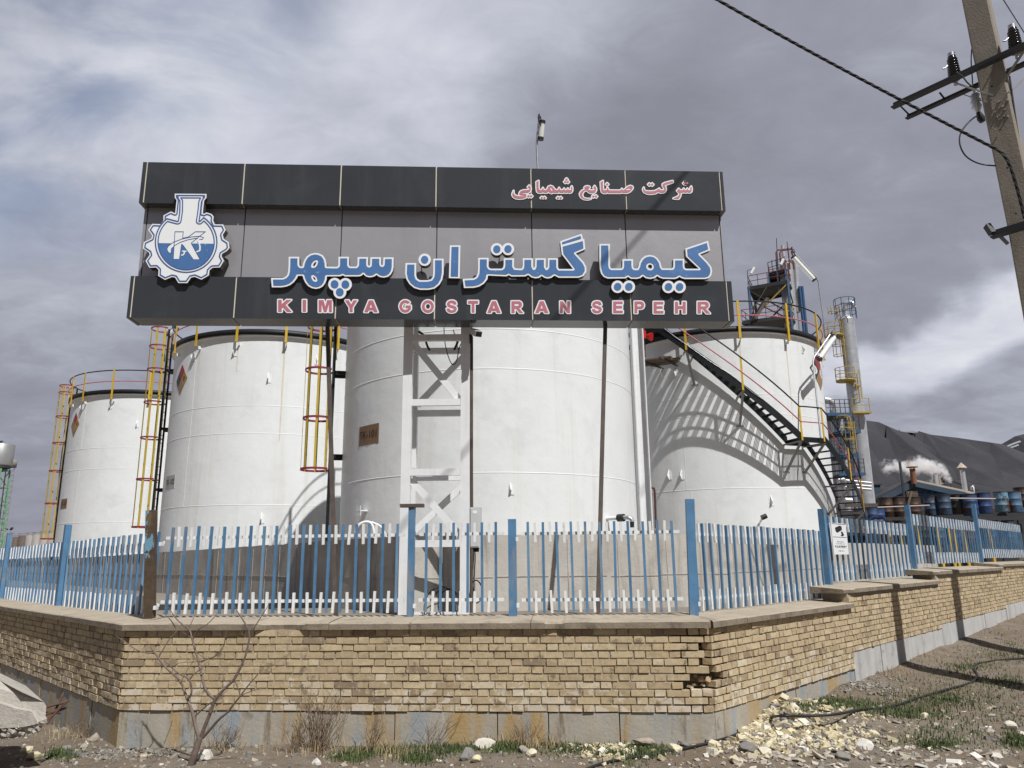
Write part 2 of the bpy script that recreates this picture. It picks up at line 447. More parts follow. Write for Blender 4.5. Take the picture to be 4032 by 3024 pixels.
    def build(self, name, mats, parent=None, loc=None, label=None, cat=None, group=None, kind=None, fix=True):
        me = bpy.data.meshes.new(name)
        if loc is not None: base = Vector(loc)
        elif parent is not None: base = WP[parent.name]
        else:
            a = np.array(self.v)
            base = Vector(((a[:, 0].min() + a[:, 0].max()) / 2, (a[:, 1].min() + a[:, 1].max()) / 2, a[:, 2].min()))
        me.from_pydata([(p[0] - base.x, p[1] - base.y, p[2] - base.z) for p in self.v], [], self.f)
        mats = mats if isinstance(mats, (list, tuple)) else [mats]
        for x in mats: me.materials.append(MT[x] if isinstance(x, str) else x)
        me.polygons.foreach_set('material_index', self.mi)
        me.polygons.foreach_set('use_smooth', self.sm)
        a = me.attributes.new('tint', 'FLOAT', 'POINT')
        a.data.foreach_set('value', self.t)
        if fix:
            bm = bmesh.new(); bm.from_mesh(me)
            bmesh.ops.recalc_face_normals(bm, faces=bm.faces)
            bm.to_mesh(me); bm.free()
        me.update()
        o = bpy.data.objects.new(name, me)
        COL.objects.link(o)
        WP[o.name] = base
        if parent is not None: o.parent = parent
        if parent is None or loc is not None: o.location = base - (WP[parent.name] if parent is not None else Vector())
        tag(o, label, cat, group, kind)
        return o

WP = {}                                              # world position of each object's origin
def tag(o, label=None, cat=None, group=None, kind=None):
    for k, v in (('label', label), ('category', cat), ('group', group), ('kind', kind)):
        if v: o[k] = v
    return o
def thing(name, loc, label, cat, group=None):
    o = bpy.data.objects.new(name, None)
    o.empty_display_size = .2
    COL.objects.link(o)
    o.location = loc
    WP[o.name] = Vector(loc)
    return tag(o, label, cat, group)

def arc(cx, cy, r, a0, a1, n=12, ry=None):
    ry = r if ry is None else ry
    return [(cx + r * math.cos(rad(a0 + (a1 - a0) * i / n)), cy + ry * math.sin(rad(a0 + (a1 - a0) * i / n))) for i in range(n + 1)]
def text_mesh(body, size=1.0):
    """vertices and faces of filled text in the built-in font, centred on the origin"""
    cu = bpy.data.curves.new('lettering', 'FONT')
    cu.body = body; cu.size = size; cu.align_x = 'CENTER'; cu.align_y = 'CENTER'
    cu.resolution_u = 3
    o = bpy.data.objects.new('lettering', cu)
    COL.objects.link(o)
    dg = bpy.context.evaluated_depsgraph_get()
    me = bpy.data.meshes.new_from_object(o.evaluated_get(dg))
    vs = [tuple(v.co) for v in me.vertices]
    fs = [tuple(p.vertices) for p in me.polygons]
    bpy.data.objects.remove(o); bpy.data.curves.remove(cu); bpy.data.meshes.remove(me)
    return vs, fs

# ================================================================== THE SETTING: ground, yard, mountains
WA, WB = Vector((-3.880, 8.05, 0)), Vector((1.828, 7.60, 0))      # corners of the front wall
DFR = (WB - WA).normalized()                                       # along the front wall
DRT = Vector((.666, .746, 0)).normalized()                         # along the right wing
DLF = Vector((-.685, .729, 0)).normalized()                        # along the left wing
NFR = Vector((-DFR.y, DFR.x, 0)); NRT = Vector((-DRT.y, DRT.x, 0)); NLF = Vector((DLF.y, -DLF.x, 0))
UPZ = Vector((0, 0, 1))

def wall_dist(x, y):
    """distance outside the perimeter wall (negative = inside) and the foot level there"""
    p = Vector((x, y, 0))
    df = -(p - WA).dot(NFR); dr_ = -(p - WB).dot(NRT); dl_ = -(p - WA).dot(NLF)
    tr = (p - WB).dot(DRT); tl = (p - WA).dot(DLF); tf = (p - WA).dot(DFR) / 5.726
    d = max(df, dr_, dl_)
    if d == dr_: foot = .09 + .021 * max(tr, 0)
    elif d == dl_: foot = .01 - .055 * min(max(tl, 0), 4)
    else: foot = .01 + .08 * min(max(tf, 0), 1)
    return d, foot
def hsh(x, y):
    return math.sin(x * 1.7 + 1.3 * math.sin(y * 2.1)) * .5 + math.sin(y * 2.3 + 1.1 * math.sin(x * 1.9)) * .5
def ground_z(x, y):
    d, foot = wall_dist(x, y)
    k = math.exp(-max(d, 0) / 1.6)
    z = foot * k + (-.035) * (1 - k)
    z += .018 * hsh(x * 1.3, y * 1.3) + .010 * hsh(x * 3.7 + 5, y * 3.1) + .005 * hsh(x * 9, y * 8)
    z += .16 * math.exp(-(((x - 2.95) / .95) ** 2 + ((y - 8.55) / .42) ** 2))      # rubble bank
    z += .10 * math.exp(-(((x - 4.35) / .5) ** 2 + ((y - 9.9) / .45) ** 2))
    return z

def soil_material():
    m = bpy.data.materials.new('stony_soil'); m.use_nodes = True
    t = NT(m.node_tree); b = m.node_tree.nodes['Principled BSDF']
    pos = t.n('ShaderNodeNewGeometry').outputs['Position']
    n1 = t.noise(pos, .9, 6, .6, .3); n2 = t.noise(pos, 7, 6, .65); n3 = t.noise(pos, 40, 4, .6)
    c = t.mix(t.range(n1, .35, .65), (.168, .128, .092), (.190, .160, .127))
    c = t.mix(t.range(n2, .45, .72), c, (.115, .09, .066))
    c = t.mix(t.math('MULTIPLY', t.range(n3, .55, .75), .5), c, (.33, .295, .245))
    vor = t.n('ShaderNodeTexVoronoi'); t.l(pos, vor.inputs['Vector']); vor.inputs['Scale'].default_value = 42
    peb = t.range(vor.outputs['Distance'], .22, .34, 1, 0)
    pm = t.math('MULTIPLY', peb, t.range(t.noise(pos, 2.2, 4, .6), .42, .6))
    c = t.mix(t.math('MULTIPLY', pm, .75), c, t.mix(vor.outputs['Color'], (.24, .225, .21), (.42, .385, .33)))
    t.l(c, b.inputs['Base Color']); b.inputs['Roughness'].default_value = .95
    b.inputs['Specular IOR Level'].default_value = .2
    h = t.math('ADD', t.math('MULTIPLY', t.noise(pos, 22, 7, .65), .6), t.math('MULTIPLY', pm, .5))
    bp = t.n('ShaderNodeBump'); bp.inputs['Strength'].default_value = .8; bp.inputs['Distance'].default_value = .03
    t.l(h, bp.inputs['Height']); t.l(bp.outputs[0], b.inputs['Normal'])
    return m
MT['soil'] = soil_material()
MT['yard'] = M('dusty_yard', (.22, .19, .155), .95, var=.2, vscale=.4, patch=[((.15, .13, .11), .12, .5, .7)])

def grid(mb, xs, ys, zf, keep=None):
    vs = [(x, y, zf(x, y)) for y in ys for x in xs]
    n = len(xs); fs = []
    for j in range(len(ys) - 1):
        for i in range(n - 1):
            if keep is None or keep((xs[i] + xs[i + 1]) / 2, (ys[j] + ys[j + 1]) / 2):
                fs.append((j * n + i, j * n + i + 1, (j + 1) * n + i + 1, (j + 1) * n + i))
    mb.add(vs, fs, sm=True)
def spaced(a, b, step): return [a + (b - a) * i / max(1, round((b - a) / step)) for i in range(max(1, round((b - a) / step)) + 1)]
# outside ground: fine near the wall, coarse further out; reaches past the frame and behind the camera
xs = spaced(-60, -9, 6)[:-1] + spaced(-9, 14, .1) + spaced(14, 60, 5)[1:]
ys = spaced(-50, 4, 6)[:-1] + spaced(4, 13, .1) + spaced(13, 24, .25)[1:] + spaced(24, 60, 4)[1:]
g = MB()
grid(g, xs, ys, ground_z, lambda x, y: wall_dist(x, y)[0] > -.45)
g.build('ground', 'soil', loc=(0, 0, 0), kind='structure', fix=False)
# yard inside the wall: retained at 1.1 m, one sheet to the horizon
y_ = MB()
pL = WA + NLF * .31 + DLF * 60; pA = WA + (NFR + DFR * .387) * .31; pB = WB + (NRT + DRT * .496) * .31; pR = WB + NRT * .31 + DRT * 60
y_.add([(pL.x, pL.y, 1.10), (pA.x, pA.y, 1.10), (pB.x, pB.y, 1.10), (pR.x, pR.y, 1.10), (5200, 5200, 1.10), (-5200, 5200, 1.10)], [(0, 1, 2, 3, 4, 5)])
y_.build('yard_ground', 'yard', loc=(0, 0, 0), kind='structure')

def ridge(name, prof, dist, depth, mat, base=-40):
    """a mountain: crest line at 'dist', slopes falling towards and away from the camera, broken by gullies"""
    mb = MB()
    P = [at_y(px, py, dist) for px, py in prof]
    cols = []
    for i in range(len(P) - 1):
        k = max(2, int((P[i + 1] - P[i]).length / (dist * .012)))
        for j in range(k):
            cols.append(P[i].lerp(P[i + 1], j / k))
    cols.append(P[-1])
    rows = 9
    vs = []
    for i, p in enumerate(cols):
        for r in range(rows):
            s = r / (rows - 1)
            z = base + (p.z - base) * (1 - s ** .8)
            y = p.y - depth * s + (depth * .10 * math.sin(i * .9 + r * 1.3) + depth * .05 * math.sin(i * 2.3 - r)) * (s > 0) * (s < 1)
            vs.append((p.x, y, z))
        vs.append((p.x, p.y + depth, base))
    R = rows + 1
    fs = []
    for i in range(len(cols) - 1):
        for r in range(rows - 1):
            fs.append((i * R + r, i * R + r + 1, (i + 1) * R + r + 1, (i + 1) * R + r))
        fs.append((i * R, (i + 1) * R, (i + 1) * R + rows, i * R + rows))
    mb.add(vs, fs, sm=True)
    return mb.build(name, mat, loc=(cols[0].x, dist, 0), kind='structure')
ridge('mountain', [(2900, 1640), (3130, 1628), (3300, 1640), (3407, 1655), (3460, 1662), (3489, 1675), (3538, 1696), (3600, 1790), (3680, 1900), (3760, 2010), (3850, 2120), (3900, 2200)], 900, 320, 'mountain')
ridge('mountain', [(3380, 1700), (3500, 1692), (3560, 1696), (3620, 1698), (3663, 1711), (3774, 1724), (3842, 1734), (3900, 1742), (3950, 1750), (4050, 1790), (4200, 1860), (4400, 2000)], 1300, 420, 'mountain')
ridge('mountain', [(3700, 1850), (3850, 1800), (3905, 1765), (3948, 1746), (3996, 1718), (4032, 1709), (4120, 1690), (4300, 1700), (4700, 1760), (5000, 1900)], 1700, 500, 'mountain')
sn = MB()                                             # snow lying in two gullies near the right crest
for pts in ([(3908, 1786), (3925, 1775), (3945, 1764), (3968, 1757), (3990, 1747), (4016, 1738)], [(3914, 1792), (3918, 1783)], [(3948, 1771), (3975, 1764), (4008, 1752)]):
    q = [at_y(px, py, 1490) for px, py in pts]
    for a, b in zip(q, q[1:]): sn.bar(a, b, 5, 2.6, up=(0, 0, 1))
sn.build('snow_patch', 'snow', kind='structure')
sn = MB()
q = [at_y(px, py, 1295) for px, py in [(3540, 1696), (3562, 1700), (3590, 1702), (3612, 1701)]]
for a, b in zip(q, q[1:]): sn.bar(a, b, 5, 2.4, up=(0, 0, 1))
sn.build('snow_patch', 'snow', kind='structure')

# ================================================================== PERIMETER WALL
CH = .0682                                             # brick course
def bricks(mb, p0, d, nin, t0, t1, c0, c1, skip=None, white=True):
    """Flemish bond between courses c0..c1; faces stand a few mm proud of the mortar"""
    for c in range(c0, c1):
        zc = .335 + c * CH
        t = t0 - .33 + ((c % 2) * .165) + random.uniform(-.015, .015)
        k = 0
        while t < t1:
            w = .208 if k % 2 == 0 else .098
            a, b = max(t, t0), min(t + w, t1)
            if b - a > .03 and not (skip and skip(c, (a + b) / 2)):
                pr = random.uniform(.007, .019)
                h = random.uniform(.026, .0285)
                tint = random.gauss(.52, .13)
                low = 1 - (c - c0) / max(1, c1 - c0)
                if white and random.random() < .30 * max(0, low - .45): tint = random.uniform(.75, 1.0)
                if random.random() < .07: tint = random.uniform(0, .15)
                cc = p0 + d * ((a + b) / 2) + nin * (.05 - pr) + UPZ * (zc + CH / 2 + random.uniform(-.002, .002))
                mb.obox(cc, d * ((b - a) / 2), nin * .05, UPZ * h, t=min(max(tint, 0), 1), jit=.0022)
            t += w + .012 + random.uniform(-.002, .004)
            k += 1
def slab_run(mb, p0, d, nin, t0, t1, z0, z1, off0, off1, joints, m=0):
    """row of upright stone slabs with open joints"""
    ed = [t0] + list(joints) + [t1]
    for a, b in zip(ed, ed[1:]):
        o = random.uniform(-.006, .006)
        cc = p0 + d * ((a + b) / 2) + nin * ((off0 + off1) / 2 + o) + UPZ * ((z0 + z1) / 2)
        mb.obox(cc, d * ((b - a) / 2 - .005), nin * ((off1 - off0) / 2), UPZ * ((z1 - z0) / 2), m)
def coping(parent, p0, d, nin, t0, t1, zb, cuts=(), chips=(), front=-.055, back=.52, mit0=0, mit1=0, label=None):
    """sloping concrete coping slabs; each slab a part; chips = (t, half width, depth) bites out of the front edge"""
    ed = [t0] + list(cuts) + [t1]
    for i, (a, b) in enumerate(zip(ed, ed[1:])):
        mb = MB()
        zt = zb + .066 + random.uniform(-.003, .003)
        a_, b_ = a + (.003 if i else 0), b - (.003 if i < len(ed) - 2 else 0)
        ts = sorted(set([a_, b_] + [min(max(x, a_), b_) for x in np.arange(a_, b_, .13)] + [min(max(c[0] + k * c[1], a_), b_) for c in chips for k in (-1, -.7, -.35, 0, .3, .65, 1)]))
        rows = []
        for t in ts:
            e = random.uniform(-.003, .003); dz = random.uniform(-.002, .002)
            for c in chips:
                if abs(t - c[0]) < c[1] * .98:
                    e += c[2] * (1 - (abs(t - c[0]) / c[1]) ** 2) * random.uniform(.75, 1.1); dz -= .012
            k0 = mit0 * (1 if t == ts[0] and i == 0 else 0); k1 = mit1 * (1 if t == ts[-1] and i == len(ed) - 2 else 0)
            def P(off, z): return p0 + d * (t + (k0 + k1) * off) + nin * off + UPZ * z
            rows.append([P(front + e * 1.15, zb), P(front + e, zt - .012 + dz), P(front + e + .012, zt + dz), P(back, zt + .034), P(back, zb)])
        n = 5
        vs = [p for r in rows for p in r]
        for r in range(len(rows) - 1):
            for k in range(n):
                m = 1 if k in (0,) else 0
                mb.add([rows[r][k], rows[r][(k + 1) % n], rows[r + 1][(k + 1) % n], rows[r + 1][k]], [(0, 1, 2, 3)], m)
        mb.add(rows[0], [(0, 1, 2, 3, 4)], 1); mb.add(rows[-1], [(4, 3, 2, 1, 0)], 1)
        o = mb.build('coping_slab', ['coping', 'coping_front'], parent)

LFR = 5.726
# --- front wall
wf = thing('brick_wall', (WA.x, WA.y, 0), 'sunlit tan brick wall facing the camera, on stained stone slabs below the signboard', 'wall', 'perimeter walls')
def gap_front(c, t):                                   # broken corner on the right
    return t > LFR - {3: .27, 4: .18, 5: .10, 6: .07, 7: .03, 8: .05, 9: .02}.get(c, 0)
b = MB(); bricks(b, WA, DFR, NFR, .0, LFR, 0, 11, gap_front)
b.build('brickwork', 'brick', wf)
b = MB()
b.obox(WA + DFR * (LFR / 2 - .16) + NFR * .16 + UPZ * .71, DFR * (LFR / 2 - .19), NFR * .16, UPZ * .374); b.obox(WA + DFR * (LFR - .20) + NFR * .25 + UPZ * .71, DFR * .152, NFR * .07, UPZ * .3735)
b.build('mortar', 'mortar', wf)
b = MB(); random.seed(5)
for k in range(22):
    c_ = random.choice((3, 3, 3, 4, 4, 5, 6, 8)); q_ = WA + DFR * (LFR - random.uniform(.0, {3: .27, 4: .18, 5: .10}.get(c_, .10))) + NFR * random.uniform(.05, .14) + UPZ * (.335 + c_ * CH + random.uniform(.0, .03))
    b.rock(q_, random.uniform(.010, .040), t=random.uniform(.0, .6))
b.build('broken_brick', 'brick', wf)
b = MB(); slab_run(b, WA, DFR, NFR, -.004, LFR + .012, -.22, .330, .004, .3, [.78, 1.95, 2.74, 3.72, 4.20, 4.86])
b.build('plinth', 'plinth', wf)
coping(wf, WA, DFR, NFR, 0, LFR - .012, 1.085, cuts=[2.08, 2.88, 4.05], chips=[(1.60, .26, .075), (4.28, .10, .018)], mit0=.387, mit1=-.496)
# --- left wing
wl = thing('brick_wall', (WA.x - .3, WA.y + .35, 0), 'dull shaded brick wall running back to the left from the rusty post', 'wall', 'perimeter walls')
b = MB(); bricks(b, WA, DLF, NLF, .012, 12.5, 0, 11)
b.build('brickwork', 'brick', wl)
b = MB(); b.obox(WA + DLF * 6.3 + NLF * .16 + UPZ * .71, DLF * 6.2, NLF * .16, UPZ * .374); b.build('mortar', 'mortar', wl)
b = MB(); slab_run(b, WA, DLF, NLF, .006, 12.5, -.45, .330, .004, .3, [.9, 2.0, 3.1, 4.3, 5.5, 7, 9])
b.build('plinth', 'plinth', wl)
coping(wl, WA, DLF, NLF, .008, 12.5, 1.085, cuts=[2.1, 3.35, 5.4, 7.6], mit0=.387)
# --- right wing, stepped up the slope
wr = thing('brick_wall', (WB.x + .3, WB.y + .3, 0), 'yellow brick wall stepping up the slope to the right past the utility pole', 'wall', 'perimeter walls')
SEG = [(0, 3.78, 0, 1.085, 3.84), (3.78, 8.15, 3, 1.270, 8.2), (8.15, 13.6, 4, 1.425, 13.7), (13.6, 19.5, 5, 1.50, 19.5), (19.5, 30, 6, 1.62, 30)]
def gap_right(c, t):
    return t < {3: .09, 4: .17, 5: .08, 6: .05, 7: .03, 8: .05, 9: .02}.get(c, 0)
br, mo, pl = MB(), MB(), MB()
for i, (a, b_, c0, zc, ce) in enumerate(SEG):
    nc = int((zc - .335) / CH + .01)
    bricks(br, WB, DRT, NRT, a + (.012 if i == 0 else 0), b_, c0, nc, gap_right if i == 0 else None, white=(i == 0))
    zb = .335 + c0 * CH
    mo.obox(WB + DRT * ((a + b_) / 2 + (.16 if i == 0 else 0)) + NRT * .16 + UPZ * ((zb + zc) / 2), DRT * ((b_ - a) / 2 - (.16 if i == 0 else 0)), NRT * .159, UPZ * ((zc - zb) / 2))
    slab_run(pl, WB, DRT, NRT, a + (.02 if i == 0 else 0), b_, zb - .75, zb - .004, .004 - .004 * i, .3, spaced(a, b_, 1.05)[1:-1], m=0 if i == 0 else 1)
br.build('brickwork', 'brick', wr); mo.build('mortar', 'mortar', wr); pl.build('plinth', ['plinth', 'plinth_grey'], wr)
for i, (a, b_, c0, zc, ce) in enumerate(SEG):
    coping(wr, WB, DRT, NRT, a - .22 if i else .022, ce, zc, cuts=[(a + ce) / 2 + .3] if i else [.72],
           chips=[(a - .05, .24, .05)] if i else [], mit0=.496 if i == 0 else 0)

# ================================================================== STEEL FENCE
def picket_bar(mb, p, z0, z1, d, nin, w=.028, m=0):
    e = d * random.gauss(0, .003) + nin * random.gauss(0, .0025)      # hand-welded: none quite plumb
    mb.bar(p - e + UPZ * z0, p + e + UPZ * z1, w, w, up=nin, m=m, t=min(1, max(0, random.gauss(.5, .25))))
def part_empty(name, loc, parent, label=None):
    o = bpy.data.objects.new(name, None); o.empty_display_size = .2
    COL.objects.link(o); o.parent = parent; o.location = Vector(loc) - WP[parent.name]; WP[o.name] = Vector(loc)
    return tag(o, label)
def fence_bay(fence, p0, d, nin, t0, t1, z0, n):
    """one bay: full-height blue pickets, short white stubs between them at both white rails"""
    base = p0 + d * ((t0 + t1) / 2) + nin * .40 + UPZ * z0
    th = part_empty('fence_panel', base, fence)
    o0 = p0 + nin * .40
    for zr in (z0 + .125, z0 + .79):
        r_ = MB(); r_.obox(o0 + d * ((t0 + t1) / 2) + UPZ * zr + nin * .026, d * ((t1 - t0) / 2 - .045), nin * .012, UPZ * .016)
        r_.build('rail', 'white_fence', th)
    st = (t1 - t0 - .10) / n
    for i in range(n):
        t = t0 + .05 + st * (i + .5) + random.uniform(-.006, .006)
        p = o0 + d * t
        mb = MB(); picket_bar(mb, p, z0 + random.uniform(-.004, .006), z0 + .905 + random.uniform(-.008, .008), d, nin, .025)
        mb.build('picket', 'blue_fence', th)
        if i < n - 1:
            p2 = o0 + d * (t + st / 2)
            mb = MB(); picket_bar(mb, p2, z0 + random.uniform(-.004, .006), z0 + .215 + random.uniform(-.006, .006), d, nin, .025)
            mb.build('short_stub', 'white_fence', th)
            mb = MB(); picket_bar(mb, p2, z0 + .70 + random.uniform(-.006, .006), z0 + .905 + random.uniform(-.008, .006), d, nin, .025)
            mb.build('short_stub', 'white_fence', th)
    return th
def fence_post(fence, p, z0, z1, d, nin, w, mat, label=None, cap=None, lean=0):
    th = part_empty('fence_post', p + UPZ * z0, fence, label)
    mb = MB()
    top = d * lean
    mb.bar(p + UPZ * z0, p + top + UPZ * z1, w, w, up=nin)
    mb.build('shaft', mat, th)
    if cap:
        mb = MB(); mb.box(p + top + UPZ * (z1 + .018), (.25, .10, .034)); mb.build('cap_plate', 'rusty_steel', th)
    for zz in ((z0 + .13, z0 + .79) if not cap else (z0 + .13,)):
        mb = MB(); mb.obox(p + UPZ * zz + d * (w / 2 + .012), d * .014, nin * .03, UPZ * .02); mb.build('bracket', 'white_fence', th)
    return th
oF, oR, oL = WA + NFR * .40, WB + NRT * .40, WA + NLF * .40
fF = thing('steel_fence', oF + DFR * 2.8 + UPZ * 1.15, 'blue and white picket fence on the front wall, crossing the foot of the white tower', 'fence')
fR = thing('steel_fence', oR + DRT * 8 + UPZ * 1.15, 'blue and white picket fence stepping up the right wall with a camera sign on it', 'fence')
fL = thing('steel_fence', oL + DLF * 5 + UPZ * 1.15, 'blue and white picket fence on the left wall, left of the rusted corner post', 'fence')
fence_post(fF, oF - DFR * .0, 1.15, 2.30, DFR, NFR, .09, 'rusty_post', 'tall rusted post with flakes of blue paint', lean=-.09)
fence_post(fF, oF + DFR * 2.785, 1.15, 2.285, DFR, NFR, .065, 'blue_fence', 'thin blue post topped by a flat rusty plate', cap=True)
fence_post(fF, oF + DFR * 3.845, 1.15, 2.145, DFR, NFR, .080, 'blue_fence', 'low wide blue post level with the pickets')
fence_post(fF, oF + DFR * 5.655, 1.15, 2.32, DFR, NFR, .085, 'blue_fence', 'dark blue leaning corner post', lean=.03)
for t_, z0_, z1_ in ((4.27, 1.14, 2.40), (8.50, 1.33, 2.65), (13.9, 1.49, 2.93)): fence_post(fR, oR + DRT * t_, z0_, z1_, DRT, NRT, .085, 'blue_fence')
for t_, z1_ in ((4.33, 2.32), (8.25, 2.34)): fence_post(fL, oL + DLF * t_, 1.14, z1_, DLF, NLF, .085, 'blue_fence')
for a_ in ((.05, 2.75, 1.212, 18), (2.82, 3.80, 1.212, 6), (3.89, 5.61, 1.205, 11)): fence_bay(fF, WA, DFR, NFR, *a_)
for a_ in ((.42, 4.22, 1.190, 20), (4.32, 8.45, 1.400, 18), (8.55, 13.85, 1.600, 23), (13.95, 19.5, 1.690, 24)): fence_bay(fR, WB, DRT, NRT, *a_)
for a_ in ((.38, 4.28, 1.170, 19), (4.38, 8.20, 1.165, 18), (8.30, 12.3, 1.165, 18)): fence_bay(fL, WA, DLF, NLF, *a_)

# ================================================================== CONCRETE BUND
BC = at_y(1590, 2112, 9.95); BC.z = 0
BL = BC + Vector((-.752, .955, 0)).normalized() * 45
BR1, BR2, BR3 = Vector((2.43, 10.8, 0)), Vector((7.38, 17.5, 0)), Vector((12.3, 22.95, 0))
bw = thing('concrete_wall', (BC.x, BC.y, 1.1), 'poured concrete bund wall standing round the foot of the tanks', 'wall')
def wall_strip(parent, a, b, h0, h1, mat, thick=.25, name='wall_panel'):
    d = (b - a).normalized(); nn = Vector((-d.y, d.x, 0))
    if nn.y < 0: nn = -nn
    n = max(2, int((b - a).length / .25)); mb = MB(); rows = []
    for i in range(n + 1):
        p = a.lerp(b, i / n); zt = h0 + (h1 - h0) * i / n + random.uniform(-.006, .006)
        rows.append([p + UPZ * .9, p + UPZ * zt, p + nn * thick + UPZ * zt, p + nn * thick + UPZ * .9])
    for i in range(n):
        for k in range(3):
            mb.add([rows[i][k], rows[i][k + 1], rows[i + 1][k + 1], rows[i + 1][k]], [(0, 1, 2, 3)])
    mb.add(rows[0], [(0, 1, 2, 3)]); mb.add(rows[-1], [(0, 1, 2, 3)])
    for zz in (.52, .62):                              # shuttering board marks: thin proud fins
        pass
    return mb.build(name, mat, parent)
wall_strip(bw, BL, BC + Vector((-.004, .004, 0)), 2.01, 2.053, 'bund_shade_joint').__setitem__('label', 'wall panel in shade, toned darker')
wall_strip(bw, BC, BR1, 2.058, 2.06, 'bund')
wall_strip(bw, BR1 + Vector((.003, .003, 0)), BR2, 2.06, 2.06, 'bund')
wall_strip(bw, BR2, BR3, 2.06, 2.06, 'bund')
fm = MB()                                              # horizontal pour joint and vertical shutter joints, proud by a few mm
for a, b_, s in ((BC, BR1, 1), (BR1, BR2, 1), (BL, BC, 1)):
    d = (b_ - a).normalized(); nn = Vector((-d.y, d.x, 0)); nn = nn if nn.y > 0 else -nn
    L = (b_ - a).length
    t = .3
    while t < L:
        p = a + d * t - nn * .003
        fm.obox(p + UPZ * 1.52, d * .006, nn * .004, UPZ * .48)
        t += random.choice((.62, .62, .70, 1.24))
    x = 0
    while x < L:
        w = random.uniform(.6, 1.3)
        p = a + d * min(x + w / 2, L - .05) - nn * .003
        fm.obox(p + UPZ * (1.52 + random.uniform(-.01, .01)), d * (w / 2 - .03), nn * .004, UPZ * .005)
        x += w
fm.build('shutter_mark', 'bund_shade_joint', bw)

# ================================================================== SIGNBOARD
S0 = Vector((-4.57, 8.68, 0)) * 1.045; US = Vector((7.325, .41, 0)).normalized(); NS = Vector((-US.y, US.x, 0))   # NS points away from the viewer
def sg(px, py, off=0.0):
    """photo pixel -> (u, z) on the sign's front plane (off metres behind it)"""
    p = on_plane(px, py, S0 + NS * off, NS)
    return (p - S0).dot(US), p.z
def sp(u, z, off=0.0): return S0 + US * u + NS * off + UPZ * z
UL, UR = sg(530, 950)[0], sg(2867, 950)[0]
ZB1 = (sg(700, 802)[1] + sg(2800, 829)[1]) / 2; ZT1 = (sg(700, 645)[1] + sg(2700, 669)[1]) / 2
ZB2 = (sg(700, 1253)[1] + sg(2800, 1265)[1]) / 2; ZT2 = (sg(700, 1089)[1] + sg(2800, 1106)[1]) / 2
DEP, REC = .32, .145
sign = thing('signboard', sp((UL + UR) / 2, ZB2, .15), 'wide dark grey company signboard with big blue Persian letters and a flask and gear emblem', 'sign')
# joints between the cladding panels, from the photo
J1 = [sg(x, 720)[0] for x in (572, 959, 1342, 1718, 2092, 2464, 2836)]
J2 = [sg(x, 1180)[0] for x in (520, 925, 1323, 1712, 2097, 2484, 2866)]
JM = [sg(x, 930, REC)[0] for x in (572, 960, 1344, 1720, 2094, 2464, 2838)]
def band(zb, zt, joints, off0, off1, u0, u1, mat, name, seam, g=.009):
    mb = MB(); sm = MB()
    ed = [u0] + joints + [u1]
    for a, b in zip(ed, ed[1:]):
        a2, b2 = a + g * (a != u0), b - g * (b != u1)
        c = sp((a2 + b2) / 2, (zb + zt) / 2, (off0 + off1) / 2)
        mb.obox(c, US * ((b2 - a2) / 2), NS * ((off1 - off0) / 2), UPZ * ((zt - zb) / 2))
    bo = mb.build(name, mat, sign)
    for j in joints:
        c = sp(j, (zb + zt) / 2, (off0 + off1) / 2 + .006)
        sm = MB(); sm.obox(c, US * (g + .002), NS * ((off1 - off0) / 2 - .004), UPZ * ((zt - zb) / 2 - .012))
        sm.build('panel_joint', seam, bo)
band(ZB1, ZT1, J1, 0, DEP, UL, UR, 'acp_dark', 'top_band', 'seam')
band(ZB2, ZT2, J2, 0, DEP, UL, UR, 'acp_dark', 'bottom_band', 'seam')
band(ZT2 - .0, ZB1 + .0, JM, REC, DEP - .01, UL + .02, UR - .02, 'acp_grey', 'middle_panel', 'seam_dark', g=.007)
# hidden back frame of the box
fr = MB()
for zz in (ZB2 + .06, ZT2 - .05, ZB1 + .06, ZT1 - .06): fr.bar(sp(UL + .1, zz, DEP + .03), sp(UR - .1, zz, DEP + .03), .05, .05)
for uu in spaced(UL + .1, UR - .1, 1.2): fr.bar(sp(uu, ZB2 + .05, DEP + .06), sp(uu, ZT1 - .05, DEP + .06), .04, .04, up=NS)
fr.build('back_frame', 'grey_metal', sign)

